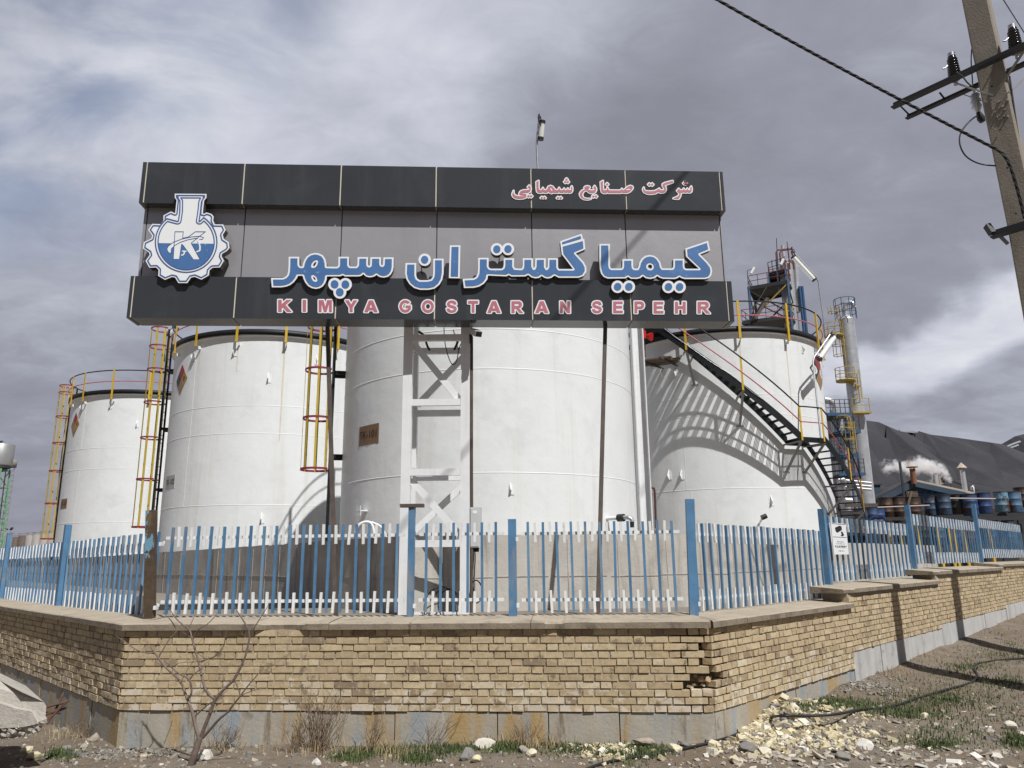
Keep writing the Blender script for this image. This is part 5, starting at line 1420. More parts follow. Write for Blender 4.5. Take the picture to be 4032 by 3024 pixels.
# --- shorter column and blue stair tower beside it
YS = 58.0
sc = thing('process_column', (at_y(3288, 1950, YS).x, YS, GZ), 'shorter silver column half hidden by the edge of the right tank', 'column')
m = MB(); a, b = vtube(m, 3290, 1615, 2110, YS, .44); m.tube(smooth([a, a + UPZ * .35, a + Vector((-.3, 0, .75)), a + Vector((-.8, 0, .8))]), .25, 10); m.build('shell', 'silver', sc)
bs = thing('pipe_structure', (at_y(3345, 1950, YS - 2).x, YS - 2, GZ), 'blue steel stair frame with yellow ladders in front of the tall silver column', 'structure')
YB = YS - 2
x0, x1 = at_y(3312, 1800, YB).x, at_y(3378, 1800, YB).x
levels = [zz_(3340, 1632, YB), zz_(3345, 1702, YB), zz_(3350, 1795, YB), zz_(3340, 1868, YB)]
for xx in (x0, x1, (x0 + x1) / 2):
    for yy in (YB, YB + 2.2):
        m = MB(); m.box((xx, yy, (GZ + levels[0]) / 2), (.11, .11, levels[0] - GZ)); m.build('post', 'steel_blue', bs)
for i, z in enumerate(levels):
    m = MB(); dx = -.55 if i % 2 == 0 else 0
    m.box(((x0 + x1) / 2 + dx, YB + 1.1, z - .03), (x1 - x0 + .7, 2.5, .10)); m.box(((x0 + x1) / 2 + dx, YB - .18, z), (x1 - x0 + .7, .05, .22), 1); fl_ = m.build('platform', ['steel_dark', 'steel_blue'], bs)
    m = MB()
    for q in (.5, .8, 1.1): m.box(((x0 + x1) / 2 + dx, YB - .18, z + q), (x1 - x0 + .7, .035, .035))
    for q in np.linspace(x0 - .3, x1 + .3, 6): m.box((q + dx, YB - .18, z + .55), (.045, .045, 1.1))
    m.build('railing', 'steel_dark', fl_)
cage(bs, x0 + .35, YB - .5, levels[2] + .2, levels[1] + .7)
cage(bs, x0 + .1, YB - .5, levels[1] + .2, levels[0] - .2)
m = MB()
for py in (1888, 1902, 1914): a = at_y(3300, py, YB - 1); b = at_y(3430, py + 14, YB - 1); m.tube([a, b], .09, 8)
for px in (3322, 3345, 3362): a = at_y(px, 1895, YB - 1.2); m.tube([a, (a.x, a.y, GZ)], .10, 8)
m.tube(smooth([at_y(3312, 1890, YB - 1.3), at_y(3322, 1885, YB - 1.3), at_y(3326, 1898, YB - 1.3)]), .14, 8)
m.tube([at_y(3326, 1970, YB - 1.3), at_y(3352, 1972, YB - 1.3)], .22, 10)
m.build('pipework', 'galv', bs)

# --- derrick-like process tower behind the right tank
YT = 64.0
pt = thing('process_tower', (at_y(3080, 1290, YT).x, YT, GZ), 'blue steel tower with dark platforms and red railings above the right tank', 'tower')
def X(px, py, y=YT): return at_y(px, py, y).x
def Zt(py, px=3080, y=YT): return at_y(px, py, y).z
xa, xb = X(2953, 1200), X(3083, 1200); zp = [Zt(1262), Zt(1128), Zt(1072)]
dp = 3.4
tcx, tcy = X(3112, 1150), YT + .4
corners = [(xa, YT), (xb, YT - 1.6), (X(3156, 1200), YT + 1.2), (X(3030, 1250), YT + 3.4)]
for (x_, y_) in corners:
    m = MB(); m.box((x_, y_, (GZ + zp[1]) / 2), (.17, .17, zp[1] - GZ)); m.build('post', 'steel_blue', pt)
def deck(poly, z, name='platform'):
    m = MB(); m.prism([(x_, y_, z - .12) for x_, y_ in poly], (0, 0, .14)); o = m.build(name, 'steel_dark', pt)
    m = MB(); e = list(zip(poly, poly[1:] + poly[:1]))
    for (p, q) in e:
        for h in (.5, 1.0): m.tube([(p[0], p[1], z + h), (q[0], q[1], z + h)], .032, 5)
        for k in range(4):
            x_, y_ = p[0] + (q[0] - p[0]) * k / 4, p[1] + (q[1] - p[1]) * k / 4; m.tube([(x_, y_, z), (x_, y_, z + 1.0)], .03, 5)
    m.build('railing', 'rail_red', o)
    m = MB()
    for (p, q) in e: m.bar((p[0], p[1], z - .22), (q[0], q[1], z - .22), .12, .18)
    m.build('edge_beam', 'steel_dark', o)
deck(corners, zp[1]); deck([(x_ - (.8 if i in (0,) else 0), y_) for i, (x_, y_) in enumerate(corners)], zp[0])
c2 = [(X(3030, 1080), YT + .2), (X(3078, 1080), YT - .9), (X(3120, 1080), YT + .9), (X(3062, 1080), YT + 2)]
deck(c2, zp[2])
for (p, q) in zip(corners, corners[1:] + corners[:1]):
    m = MB(); m.bar((p[0], p[1], zp[0] + .1), (q[0], q[1], zp[1] - .3), .09, .11); m.build('brace', 'steel_yellow', pt)
    m = MB(); m.bar((q[0], q[1], zp[0] + .1), (p[0], p[1], zp[1] - .3), .09, .11); m.build('brace', 'steel_dark', pt)
    m = MB(); m.bar((p[0], p[1], zp[0] - 6.2), (q[0], q[1], zp[0] - .4), .09, .11); m.build('brace', 'steel_yellow', pt)
for (x_, y_) in c2:
    m = MB(); m.box((x_, y_, (zp[1] + zp[2]) / 2), (.14, .14, zp[2] - zp[1])); m.build('post', 'steel_blue', pt)
m = MB(); m.tube([(tcx, tcy, GZ), (tcx, tcy, Zt(1040))], .62, 20); m.tube([(tcx, tcy, Zt(1040)), (tcx, tcy, Zt(1022))], [.62, .2], 20); m.build('vessel', 'silver', pt)
m = MB(); m.tube([(tcx - .25, tcy - .3, Zt(1010)), (tcx - .25, tcy - .3, Zt(965))], .17, 10); m.build('vent_stack', 'silver', pt)
m = MB(); m.tube(smooth([Vector((tcx, tcy - .2, Zt(1028))), Vector((tcx + .3, tcy - .3, Zt(1024))), Vector((X(3122, 1030), tcy - .4, Zt(1026))), Vector((X(3130, 1040), tcy - .4, Zt(1034))), Vector((X(3133, 1060), tcy - .4, Zt(1060)))], 1) + [Vector((X(3137, 1180), tcy - .4, Zt(1230)))], .24, 12); m.build('overhead_pipe', 'silver', pt)
m = MB()
for px in (3148, 3158): x_ = X(px, 1200); m.tube([(x_, YT - .4, GZ), (x_, YT - .4, Zt(1135))], .13, 8)
m.build('downpipe', 'steel_blue', pt)
m = MB()
for dx, top in ((-.9, 990), (-.25, 992)):
    m.tube([(tcx - .7 + dx * .5, tcy - 1.0, zp[2]), (tcx - .7 + dx * .5, tcy - 1.0, Zt(top + 15)), (tcx - .55 + dx * .5, tcy - 1.0, Zt(top + 5)), (tcx + .2, tcy - 1.0, Zt(top))], .07, 6)
m.tube([(tcx - .1, tcy - 1.1, zp[2]), (tcx - .1, tcy - 1.1, Zt(988))], .06, 6); m.tube([(tcx + .25, tcy - 1.1, zp[2]), (tcx + .25, tcy - 1.1, Zt(985))], .06, 6)
m.build('vent_frame', 'rail_red', pt)
m = MB()
for px, p0, p1 in ((3061, 1075, 938), (3055, 1060, 1020), (3039, 1080, 1024), (3099, 990, 952)): m.tube([at_y(px + 4, p0, YT - 1), at_y(px - 4 if px == 3061 else px, p1, YT - 1)], .035, 5)
m.build('lightning_rod', 'steel_dark', pt)
m = MB(); s0, s1 = at_y(2966, 1262, YT - .5), at_y(3014, 1182, YT - .2)
for k in range(12):
    p = s0.lerp(s1, k / 11); m.box((p.x, p.y, p.z), (.35, 1.1, .05))
for dy in (-.55, .55): m.bar(s0 + Vector((0, dy, 0)), s1 + Vector((0, dy, 0)), .06, .25); m.tube([s0 + Vector((0, dy, 1)), s1 + Vector((0, dy, 1))], .03, 5)
m.build('stairway', 'rusty_steel', pt)
for px0, py0, px1, py1, lab in ((2957, 1078, 2970, 1054, 'small white tube lamp at the left end of the process tower platform'), (3074, 1043, 3085, 1020, 'small white tube lamp near the top of the process tower')):
    m = MB(); a, b = at_y(px0, py0, YT - 1.3), at_y(px1, py1, YT - 1.3); m.tube([a, b], .13, 8)
    m.tube([Vector((a.x - .35, a.y + .1, a.z - .9 * 3)), Vector((a.x - .25, a.y + .1, b.z - .2)), b - Vector((.05, 0, .05))], .035, 5, m=1)
    m.build('tube_lamp', ['lamp_tube', 'steel_blue'], label=lab, cat='lamp')

# --- workshop with gable, stacks
YW = 75.0
ws = thing('workshop', (at_y(3650, 1950, YW).x, YW, GZ), 'low workshop with a dark gable and a pale sheet roof behind the drums', 'building')
rg, el, er = at_y(3583, 1899, YW), at_y(3462, 1958, YW), at_y(3782, 1941, YW)
er = Vector((rg.x + (rg.x - el.x) * 1.0, YW, el.z)); er = at_y(3782, 1942, YW - 0)
re2 = at_y(3640, 1903, YW + 16)
ev2 = at_y(3842, 1945, YW + 16)
m = MB(); m.prism([el - UPZ * 0, Vector((el.x, YW, GZ)), Vector((er.x, YW, GZ)), er, rg], (2.5, 16, 0)); m.build('wall', 'far_wall', ws)
m = MB()
bk = Vector((2.5, 16, 0))
for a, b in ((el, rg), (rg, er)):
    d = (b - a).normalized(); o = Vector((-d.z, 0, d.x)); o = o if o.z > 0 else -o
    a2 = a - d * (.8 if a == el else 0); b2 = b + d * (.9 if b == er else 0)
    m = MB()
    m.prism([a2 + Vector((0, -.7, .02)), b2 + Vector((0, -.7, .02)), b2 + Vector((0, -.7, .02)) + o * .22, a2 + Vector((0, -.7, .02)) + o * .22], bk + Vector((0, 1.4, 0)))
    m.build('roof', 'steel_dark' if a == el else 'far_roof', ws)
m = MB()
for a, b in ((el, rg), (rg, er)): m.bar(a + Vector((0, -.76, -.22)), b + Vector((0, -.76, -.22)), .08, .5)
m.build('verge_beam', 'far_wall', ws)
m = MB()
for px in (3500, 3525, 3550, 3612, 3640, 3668, 3695, 3725): a = at_y(px, 1950, YW - .06); m.box((a.x, a.y, (GZ + zz_(px, 1925, YW)) / 2 - .2), (.14, .10, zz_(px, 1925, YW) - GZ))
m.box((at_y(3610, 1945, YW).x, YW - .05, zz_(3610, 1946, YW)), (7.5, .08, .12)); m.box((at_y(3590, 1950, YW).x, YW - .08, zz_(3590, 1950, YW)), (1.1, .08, .8), 1); m.build('wall_frame', ['steel_blue', 'far_roof'], ws)
def flue(px, py0, py1, y, r, mat, label, cap=True, lean=0):
    th = thing('chimney_flue', at_y(px, py1, y), label, 'chimney', 'flues above the workshop')
    m = MB(); a = at_y(px, py1, y); b = at_y(px - lean, py0, y); m.tube([a, b], r, 16); m.build('flue_pipe', mat, th)
    if cap:
        m = MB(); m.lathe((b.x, b.y, 0), [(r * 2.1, b.z + .18), (.03, b.z + .75), (.02, b.z + .70), (r * 2.0, b.z + .12)], 18); m.build('rain_cap', 'far_roof', th)
        m = MB()
        for k in range(4): q = Vector((math.cos(k * 1.57) * r * .9, math.sin(k * 1.57) * r * .9, 0)); m.tube([b + q - UPZ * .2, b + q + UPZ * .25], .03, 4)
        m.build('cap_leg', 'steel_dark', th)
    return th
flue(3600, 1846, 1905, YW - 1, .26, 'rust_stack', 'rusty brown flue with a pale conical cap at the gable ridge', lean=8)
flue(3802, 1850, 1942, YW + 4, .24, 'silver', 'silver flue with a conical cap near the right end of the roof', lean=14)
flue(3744, 1905, 1930, YW + 4, .07, 'steel_dark', 'thin black flue that gives off the white smoke', cap=False, lean=1)
vs = thing('process_vessels', at_y(3690, 1915, YW + 10), 'cluster of pale vessels and pipes standing behind the workshop roof', 'vessels')
m = MB(); a, b = vtube(m, 3683, 1871, 1935, YW + 10, .26); m.build('column', 'silver', vs)
m = MB()
for px, p0 in ((3698, 1876), (3703, 1878), (3708, 1880)): vtube(m, px, p0, 1935, YW + 10, .08, 8)
m.build('pipe', 'far_roof', vs)
m = MB(); a = at_y(3662, 1900, YW + 10); m.tube([a - UPZ * .6, a + UPZ * .3], .30, 12); m.tube([a + Vector((.25, 0, .3)), a + Vector((.25, 0, 1.0))], .16, 10); m.build('receiver', 'water_tank', vs)
m = MB(); a = at_y(3717, 1900, YW + 10); m.tube([a, a + UPZ * .75], .12, 8); m.tube([a + UPZ * .35, a + UPZ * .55], .34, 10); m.tube([a + UPZ * -.6, a - UPZ * .2], .4, 12); m.build('valve', 'steel_dark', vs)
m = MB(); a, b = at_y(3823, 1918, YW + 5), at_y(3836, 1942, YW + 5); m.tube([a - UPZ * .3, a, a + Vector((.3, 0, .12)), Vector((b.x, b.y, a.z)), b - UPZ * .4], .09, 6); m.build('roof_pipe', 'galv', label='white bent pipe standing by the silver flue', cat='pipe')
m = MB(); m.bar(at_y(3566, 2000, 42), at_y(3542, 1817, 42), .10, .10); m.build('steel_pole', 'steel_dark', label='thin black leaning pole in front of the workshop gable', cat='pole')
m = MB(); m.bar(at_y(3562, 2042, 33), at_y(3588, 1934, 33), .08, .08); m.build('timber_prop', 'wood', label='pale bamboo-like prop leaning over the rusty drums', cat='pole')
sh = thing('shed', at_y(3440, 2000, 80), 'dark blue shed between the silver column and the workshop', 'building')
a, b = at_y(3428, 1912, 80), at_y(3464, 1975, 80)
m = MB(); m.box(((a.x + b.x) / 2, 81, (GZ + a.z) / 2), (b.x - a.x, 3, a.z - GZ)); m.build('wall', 'far_wall', sh)
m = MB(); m.box(((a.x + b.x) / 2, 81, a.z + .06), (b.x - a.x + .3, 3.3, .12)); m.build('roof', 'steel_dark', sh)
# smoke: an even, thin volume broken up by noise inside a closed drifting plume
ys = YW + 4.5
path = [at_y(px, py, ys) for px, py in ((3743, 1899), (3736, 1884), (3715, 1868), (3685, 1848), (3655, 1832), (3625, 1826), (3590, 1845), (3555, 1838), (3520, 1835), (3470, 1848))]
def smoke():
    """puffs: density falls off from a chain of centres and is broken up by noise"""
    m = bpy.data.materials.new('white_smoke'); m.use_nodes = True
    t = NT(m.node_tree); t.t.nodes.clear()
    out = t.n('ShaderNodeOutputMaterial'); v = t.n('ShaderNodeVolumePrincipled')
    v.inputs['Color'].default_value = (.97, .97, .98, 1); v.inputs['Anisotropy'].default_value = 0
    pos = t.n('ShaderNodeNewGeometry').outputs['Position']
    f = None
    q = []
    for i in range(len(path) - 1): q += [path[i], path[i].lerp(path[i + 1], .5)]
    for i, c in enumerate(q):
        r = float(np.interp(i / (len(q) - 1), [0, .1, .3, .5, .75, 1], [.22, .45, .85, 1.15, 1.1, .9]))
        k = float(np.interp(i / (len(q) - 1), [0, .5, 1], [1, .95, .62]))
        d = t.vmath('LENGTH', t.vmath('SUBTRACT', pos, tuple(c)))
        g_ = t.math('MULTIPLY', t.math('SUBTRACT', 1.0, t.math('DIVIDE', d, r)), k)
        f = g_ if f is None else t.math('MAXIMUM', f, g_)
    nz = t.noise(pos, 1.15, 6, .62, .5)
    dens = t.range(t.math('ADD', f, t.math('MULTIPLY', t.math('SUBTRACT', nz, .5), 2.4)), .16, .95, 0, 4.2)
    t.l(dens, v.inputs['Density']); t.l(v.outputs[0], out.inputs['Volume'])
    return m
MT['smoke'] = smoke()
m = MB()
m.tube([path[0] - UPZ * .1] + path[1:] + [path[-1] + Vector((-1.2, 0, 0))], [.25, .7, 1.3, 1.9, 2.0, 1.9, 1.8, 1.8, 1.7, 1.5, 1.0], 16)
m.build('smoke', 'smoke', kind='stuff')

# --- drum store
drk = thing('drum_rack', at_y(3700, 2040, 37), 'dark steel rack and low wall carrying the row of drums', 'rack')
def drum(px, py_top, py_bot, y, tint, label, tilt=0):
    a, b = at_y(px, py_top, y), at_y(px, py_bot, y)
    h = a.z - b.z; r = h * .325
    th = thing('steel_drum', (b.x, y, b.z), label, 'drum', 'steel drums on the rack')
    m = MB(); pf = [(r, 0)]
    for k, q in enumerate((.02, .33, .345, .36, .64, .655, .67, .97, 1.0)):
        pf.append((r * (1.035 if k in (0, 2, 5, 8) else 1.0), h * q))
    m.lathe((b.x, y, b.z), [(.01, 0)] + pf + [(r * .96, h), (r * .95, h * .985), (.01, h * .985)], 24, t=tint)
    m.build('body', 'drum', th)
    m = MB(); m.lathe((b.x, y, b.z), [(r * .98, h * .985), (r * 1.05, h * .985), (r * 1.05, h * 1.008), (r * .98, h * 1.008)], 24); m.build('rim', 'steel_dark', th)
    m = MB(); m.tube([(b.x + r * .5, y - r * .3, b.z + h * .98), (b.x + r * .5, y - r * .3, b.z + h * 1.02)], .04, 8); m.build('bung', 'galv', th)
D_ = [(3494, 1960, 2045, .02, 'dark brown rusted drum, leftmost of the upper drums'), (3543, 1958, 2045, .05, 'dark brown drum behind the bamboo-like prop'), (3603, 1958, 2045, .12, 'rust brown drum left of the tall blue fence post'),
      (3670, 1955, 2030, .62, 'grey blue drum just right of the tall blue fence post'), (3722, 1950, 2028, .55, 'dull slate blue drum in the middle of the row'), (3775, 1947, 2025, .40, 'dark grey drum in the middle of the row'),
      (3826, 1946, 2030, .72, 'rust streaked blue drum beside a bright blue one'), (3880, 1941, 2022, .80, 'bright royal blue drum above a fence post'), (3950, 1937, 2016, 1.0, 'pale sky blue drum with a dent'), (4000, 1937, 2018, .90, 'pale blue drum with rust at the right edge')]
for px, p0, p1, ti, lab in D_: drum(px, p0, p1, 37 + random.uniform(-.3, .3), ti, lab)
drum(4030, 1920, 1998, 38.5, .12, 'rusty red drum, highest at the right edge of the picture')
L2 = [(3395, 2005, .5), (3440, 1998, .72), (3462, 2000, .8), (3500, 2050, .1), (3560, 2050, .05), (3640, 2060, .4), (3700, 2062, .62), (3760, 2060, .8), (3820, 2064, .2), (3900, 2060, .78), (3980, 2060, .9)]
labs2 = ['dark green grey drum under the foot of the winding stair', 'blue drum half hidden behind the stair foot', 'small blue drum left of the brown drums', 'brown drum in the lower row behind the fence, farthest left', 'black brown drum in the lower row behind the fence', 'grey drum in the lower row behind the tall blue fence post', 'blue grey drum in the lower row behind the fence', 'blue drum in the lower row behind the fence', 'rust brown drum in the lower row behind the fence', 'royal blue drum in the lower row near the right edge', 'pale blue drum in the lower row at the right edge']
for (px, p0, ti), lab in zip(L2, labs2): drum(px, p0, p0 + 84, 36.0, ti, lab)
a, b = at_y(3375, 2035, 37), at_y(4300, 2020, 37)
zr = zz_(3750, 2044, 37)
m = MB()
for yy in (36.6, 37.6): m.bar((a.x, yy, zr), (b.x, yy, zr), .14, .2)
m.build('beam', 'steel_dark', drk)
for px, z_, nm in ((3450, 1990, 'rusty_steel'),):
    m = MB(); q0, q1 = at_y(3330, 1990, 38.5), at_y(3475, 1988, 38.5); m.bar(q0, q1, .12, .16); m.bar(q0 - UPZ * .55, q1 - UPZ * .5, .06, .06); m.build('beam', nm, drk)
m = MB()
q0, q1 = at_y(3400, 2000, 36.0), at_y(3950, 1968, 36.2)
m.tube([at_y(3455, 1998, 35.4), at_y(3660, 1990, 35.4)], .03, 5); m.tube([at_y(3740, 1962, 35.6), at_y(3920, 1964, 35.6)], .03, 5); m.build('tie_rail', 'far_roof', drk)
for px in np.linspace(3380, 4250, 12):
    q = at_y(px, 2040, 36.9); m = MB(); m.box((q.x, 36.95, (GZ + zr) / 2), (.12, .12, zr - GZ)); m.build('leg', 'steel_dark', drk)
m = MB(); m.box(((a.x + b.x) / 2, 39.6, (GZ + zr + .6) / 2), (b.x - a.x, .2, zr + .6 - GZ)); m.build('back_wall', 'steel_dark', drk)
for px in (3510, 3550, 3620, 3700, 3745, 3762, 3800, 3902):
    q = at_y(px, 2100, 33 + (px % 7) * .2); m = MB(); m.bar((q.x, q.y, GZ), (q.x - .1, q.y, zz_(px, 2062, 33)), .09, .09); m.build('leg_guard', 'yellow_paint', drk)

# --- water tower and far tanks on the left
YL = 60.0
wtw = thing('water_tower', (at_y(0, 2000, YL).x, YL, GZ), 'grey water tank on green lattice legs at the left edge', 'water tower')
xt = at_y(2, 1790, YL).x; zt0, zt1 = zz_(10, 1832, YL), zz_(10, 1752, YL)
m = MB(); m.lathe((xt, YL, 0), [(.05, zt0 - .1), (.88, zt0 - .1), (.90, zt0 + .05), (.93, zt1), (.90, zt1 + .03), (.05, zt1 + .14)], 28); m.build('tank_body', 'water_tank', wtw)
m = MB(); m.tube([(xt + .25, YL - .5, zt1), (xt + .25, YL - .5, zt1 + .2)], .07, 6); m.box((xt + .25, YL - .5, zt1 + .22), (.3, .1, .05)); m.build('vent', 'steel_dark', wtw)
m = MB(); m.lathe((xt, YL, 0), [(.05, zt0 - .5), (.3, zt0 - .5), (.92, zt0 - .12), (.05, zt0 - .11)], 20); m.build('support_cone', 'steel_dark', wtw)
for sx in (-1, 1):
    for sy in (-1, 1):
        m = MB(); m.bar((xt + sx * .55, YL + sy * .55, zt0 - .3), (xt + sx * .75, YL + sy * .75, GZ), .10, .10); m.build('leg', 'green_steel', wtw)
m = MB(); n_ = 6
for k in range(n_):
    z0_, z1_ = GZ + (zt0 - .4 - GZ) * k / n_, GZ + (zt0 - .4 - GZ) * (k + 1) / n_
    for sx, sy, ex, ey in ((-1, -1, 1, -1), (1, -1, 1, 1), (1, 1, -1, 1), (-1, 1, -1, -1)):
        w0 = .75 - .2 * k / n_; w1 = .75 - .2 * (k + 1) / n_
        m.bar((xt + sx * w0, YL + sy * w0, z0_), (xt + ex * w1, YL + ey * w1, z1_), .05, .05); m.bar((xt + sx * w1, YL + sy * w1, z1_), (xt + ex * w1, YL + ey * w1, z1_), .06, .06)
m.build('lattice', 'green_steel', wtw)
q0, q1 = at_y(46, 1815, YL + 3), at_y(58, 1838, YL + 3)
m = MB(); m.tube([(xt + .82, YL - .2, GZ), (xt + .72, YL - .2, zt0)], .04, 6); m.build('downpipe', 'steel_dark', wtw)
q0 = at_y(50, 1826, YL + 3); m = MB(); m.lathe((q0.x, YL + 3, 0), [(.05, q0.z - .32), (.30, q0.z - .32), (.33, q0.z + .32), (.05, q0.z + .35)], 16)
mast = thing('lattice_mast', (q0.x, YL + 3, GZ), 'thin grey lattice mast with a small drum top behind the water tower', 'mast'); m.build('top_drum', 'far_grey', mast)
m = MB()
for s in (-.2, .2):
    m.tube([(q0.x + s, YL + 3, GZ), (q0.x + s, YL + 3, q0.z - .3)], .022, 4)
z = GZ
while z < q0.z - .5: m.tube([(q0.x - .2, YL + 3, z), (q0.x + .2, YL + 3, z)], .018, 4); m.tube([(q0.x - .2, YL + 3, z), (q0.x + .2, YL + 3, z + .45)], .014, 4); z += .45
m.build('mast_frame', 'far_grey', mast)
for px, w, top, mat, lab in ((92, 34, 2112, 'rusty_steel', 'small brown far tank, leftmost beyond the wall'), (120, 30, 2109, 'far_grey', 'grey brown far tank second from the left'), (147, 32, 2107, 'far_grey', 'streaked far tank in the middle of the distant row'), (177, 32, 2104, 'far_grey', 'pale far tank right of the middle of the distant row'), (206, 30, 2102, 'far_grey', 'far tank nearest the cage ladder of TK-103'), (62, 30, 2118, 'rusty_steel', 'brown far tank beside the green tower legs')):
    yd = 95.0; c = at_y(px, top, yd); r = w / 2 / 3028 * yd
    th = thing('far_tank', (c.x, yd, GZ), lab, 'tank', 'distant tanks beyond the left wall')
    m = MB(); m.lathe((c.x, yd, 0), [(r, GZ - .3), (r, c.z), (r * .5, c.z + .08), (.02, c.z + .12)], 24); m.build('shell', mat, th)
    m = MB()
    for k in range(8): aa_ = k * 45; m.tube([(c.x + r * math.cos(rad(aa_)), yd + r * math.sin(rad(aa_)), c.z), (c.x + r * math.cos(rad(aa_)), yd + r * math.sin(rad(aa_)), c.z + .35)], .02, 4)
    m.tube([(c.x + r * math.cos(rad(aa_)), yd + r * math.sin(rad(aa_)), c.z + .35) for aa_ in range(0, 361, 30)], .02, 4); m.build('railing', 'far_grey', th)
fl2 = thing('flood_light', at_y(40, 2120, 70), 'pair of small flood lights on a white stand at the far left', 'flood light')
m = MB(); a = at_y(40, 2085, 70)
m.box((a.x, 70, (GZ + a.z) / 2 - .2), (.06, .06, a.z - GZ)); m.box((a.x, 70, a.z - .4), (.75, .3, .35)); m.build('stand', 'far_roof', fl2)
for s in (-1, 1): m = MB(); m.bar((a.x + s * .12, 69.9, a.z - .02), (a.x + s * .38, 69.7, a.z + .14), .18, .12); m.build('lamp_head', 'steel_dark', fl2)

# ================================================================== UTILITY POLES AND LINES
PA, PB = at_y(3844, 0, 9.7), at_y(3941, 460, 9.7)
pdir = (PA - PB).normalized()
def pole_at(z): return PB + pdir * ((z - PB.z) / pdir.z)
E1, E2 = Vector((.707, -.707, 0)), Vector((-.707, -.707, 0))       # right (sunny) face, left face
up_ = thing('utility_pole', pole_at(0), 'tall square concrete utility pole at the right edge, steel arms and dark insulators on top', 'utility pole')
m = MB()
zs_ = [-.1, 2, 4, 6, 8, 10, 12.2]
rows = []
for z in zs_:
    k = 1.12 - .02 * z + max(0, 6 - z) * .10; c = pole_at(z); a, b = .172 * k, .122 * k; ch = .022
    rows.append([c + E1 * x + E2 * y for x, y in ((a - ch, b), (-a + ch, b), (-a, b - ch), (-a, -b), (a, -b), (a, b - ch))])
for p, q in zip(rows, rows[1:]):
    for k in range(6): m.add([p[k], p[(k + 1) % 6], q[(k + 1) % 6], q[k]], [(0, 1, 2, 3)])
m.add(rows[-1], [(0, 1, 2, 3, 4, 5)])
m.build('shaft', 'pole_concrete', up_)
m = MB()
for py in (60, 130, 215, 300, 470, 620, 800):                       # small bolt holes
    p = on_plane(3905 + (py - 300) * .19, py + 40, pole_at(8) + E2 * .128, E2); m.tube([p - E2 * .01, p + E2 * .004], .011, 8)
m.build('bolt_hole', 'ink', up_)
m = MB(); random.seed(3)
for k in range(26):                                                    # broken patch of rough aggregate on the left face
    p = on_plane(random.uniform(3892, 3972), random.uniform(385, 470), pole_at(7.6) + E2 * .118, E2); m.rock(p, random.uniform(.012, .03), t=.2)
m.build('spalled_patch', 'pole_concrete', up_)
pf = on_plane(3905, 248, pole_at(8.6) + E2 * .19, E2)
za = pf.z
def hz(px, py, z): return at_z(px, py, z)
a1e, a1r = hz(3518, 418, za), hz(4075, 160, za)
def angle_iron(mb, p, q, w=.10, th=.012):
    mb.bar(p, q, th, w); d = (q - p).normalized(); s = d.cross(UPZ).normalized()
    mb.obox((p + q) / 2 - UPZ * (w / 2) + s * (w / 2), d * ((q - p).length / 2), s * (w / 2), UPZ * (th / 2))
m = MB(); angle_iron(m, a1e, a1r, .11); arm1 = m.build('cross_arm', 'steel_dark', up_)
pbk = on_plane(3905, 322, pole_at(8.2) - E2 * .19, E2); zb_ = pbk.z
a2e, a2r = hz(3572, 462, zb_), hz(4075, 232, zb_)
m = MB(); angle_iron(m, a2e, a2r, .085); m.build('cross_arm', 'steel_dark', up_)
m = MB(); m.tube([hz(3548, 420, za), hz(3580, 452, zb_)], .014, 6); m.tube([hz(3700, 365, za - .02), hz(3720, 390, zb_)], .014, 6); m.build('tie_bolt', 'steel_dark', up_)
m = MB()
pc = on_plane(3913, 378, pole_at(8) + E2 * .15, E2)
m.bar(hz(3748, 322, za - .03), pc, .045, .012); m.bar(pc, hz(4036, 195, za - .03), .045, .012)
m.bar(hz(3795, 372, zb_), on_plane(3870, 398, pole_at(7.8) - E2 * .13, E2), .04, .012); m.bar(on_plane(3975, 372, pole_at(7.8) - E2 * .13, E2), hz(4050, 290, zb_ + .1), .04, .012)
m.build('brace', 'grey_metal', up_)
def insulator(px, py, label, flip=False):
    b = hz(px, py, za + .03)
    th = thing('insulator', b, label, 'insulator', 'ribbed insulators on the cross arm')
    m = MB(); m.tube([b - UPZ * .07, b + UPZ * .05], .028, 8); m.lathe(b, [(.075, .02), (.06, .055), (.045, .06)], 16); m.build('pin', 'galv', th)
    pr = [(.045, .06)]; z = .07
    for k in range(7):
        r = .088 - .003 * k; pr += [(.055, z), (r, z + .012), (r, z + .022), (.055, z + .040)]; z += .043
    pr += [(.05, z), (.058, z + .02), (.04, z + .05), (.01, z + .055)]
    m = MB(); m.lathe(b, pr, 20); m.build('body', 'porcelain', th)
    m = MB(); m.tube([b + UPZ * (z + .03), b + UPZ * (z + .085)], .05, 12); m.build('top_cap', 'galv', th)
    m = MB(); m.tube([b + UPZ * (z - .04), b + UPZ * (z - .06) + Vector((-.12, 0, -.10)), b + UPZ * (z - .06) + Vector((-.16, 0, -.11))], .012, 6); m.build('tie_wire', 'galv', th)
insulator(3762, 318, 'dark ribbed insulator standing on the free left half of the cross arm')
insulator(4004, 212, 'dark ribbed insulator on the cross arm right of the concrete pole')
hp = hz(3836, 352, zb_)
ia = thing('surge_arrester', hp, 'shiny arrester hanging upside down below the rear cross arm', 'arrester')
m = MB(); m.lathe(hp, [(.02, .02), (.03, -.06), (.055, -.08), (.075, -.12), (.055, -.16), (.08, -.20), (.055, -.24), (.075, -.29), (.05, -.33), (.025, -.38)], 16); m.build('body', 'silver', ia)
m = MB(); m.tube([hp - UPZ * .36, hp + Vector((.04, .02, -.46)), hp + Vector((.06, .02, -.52))], [.025, .055, .04], 8); m.build('clamp', 'rubber', ia)
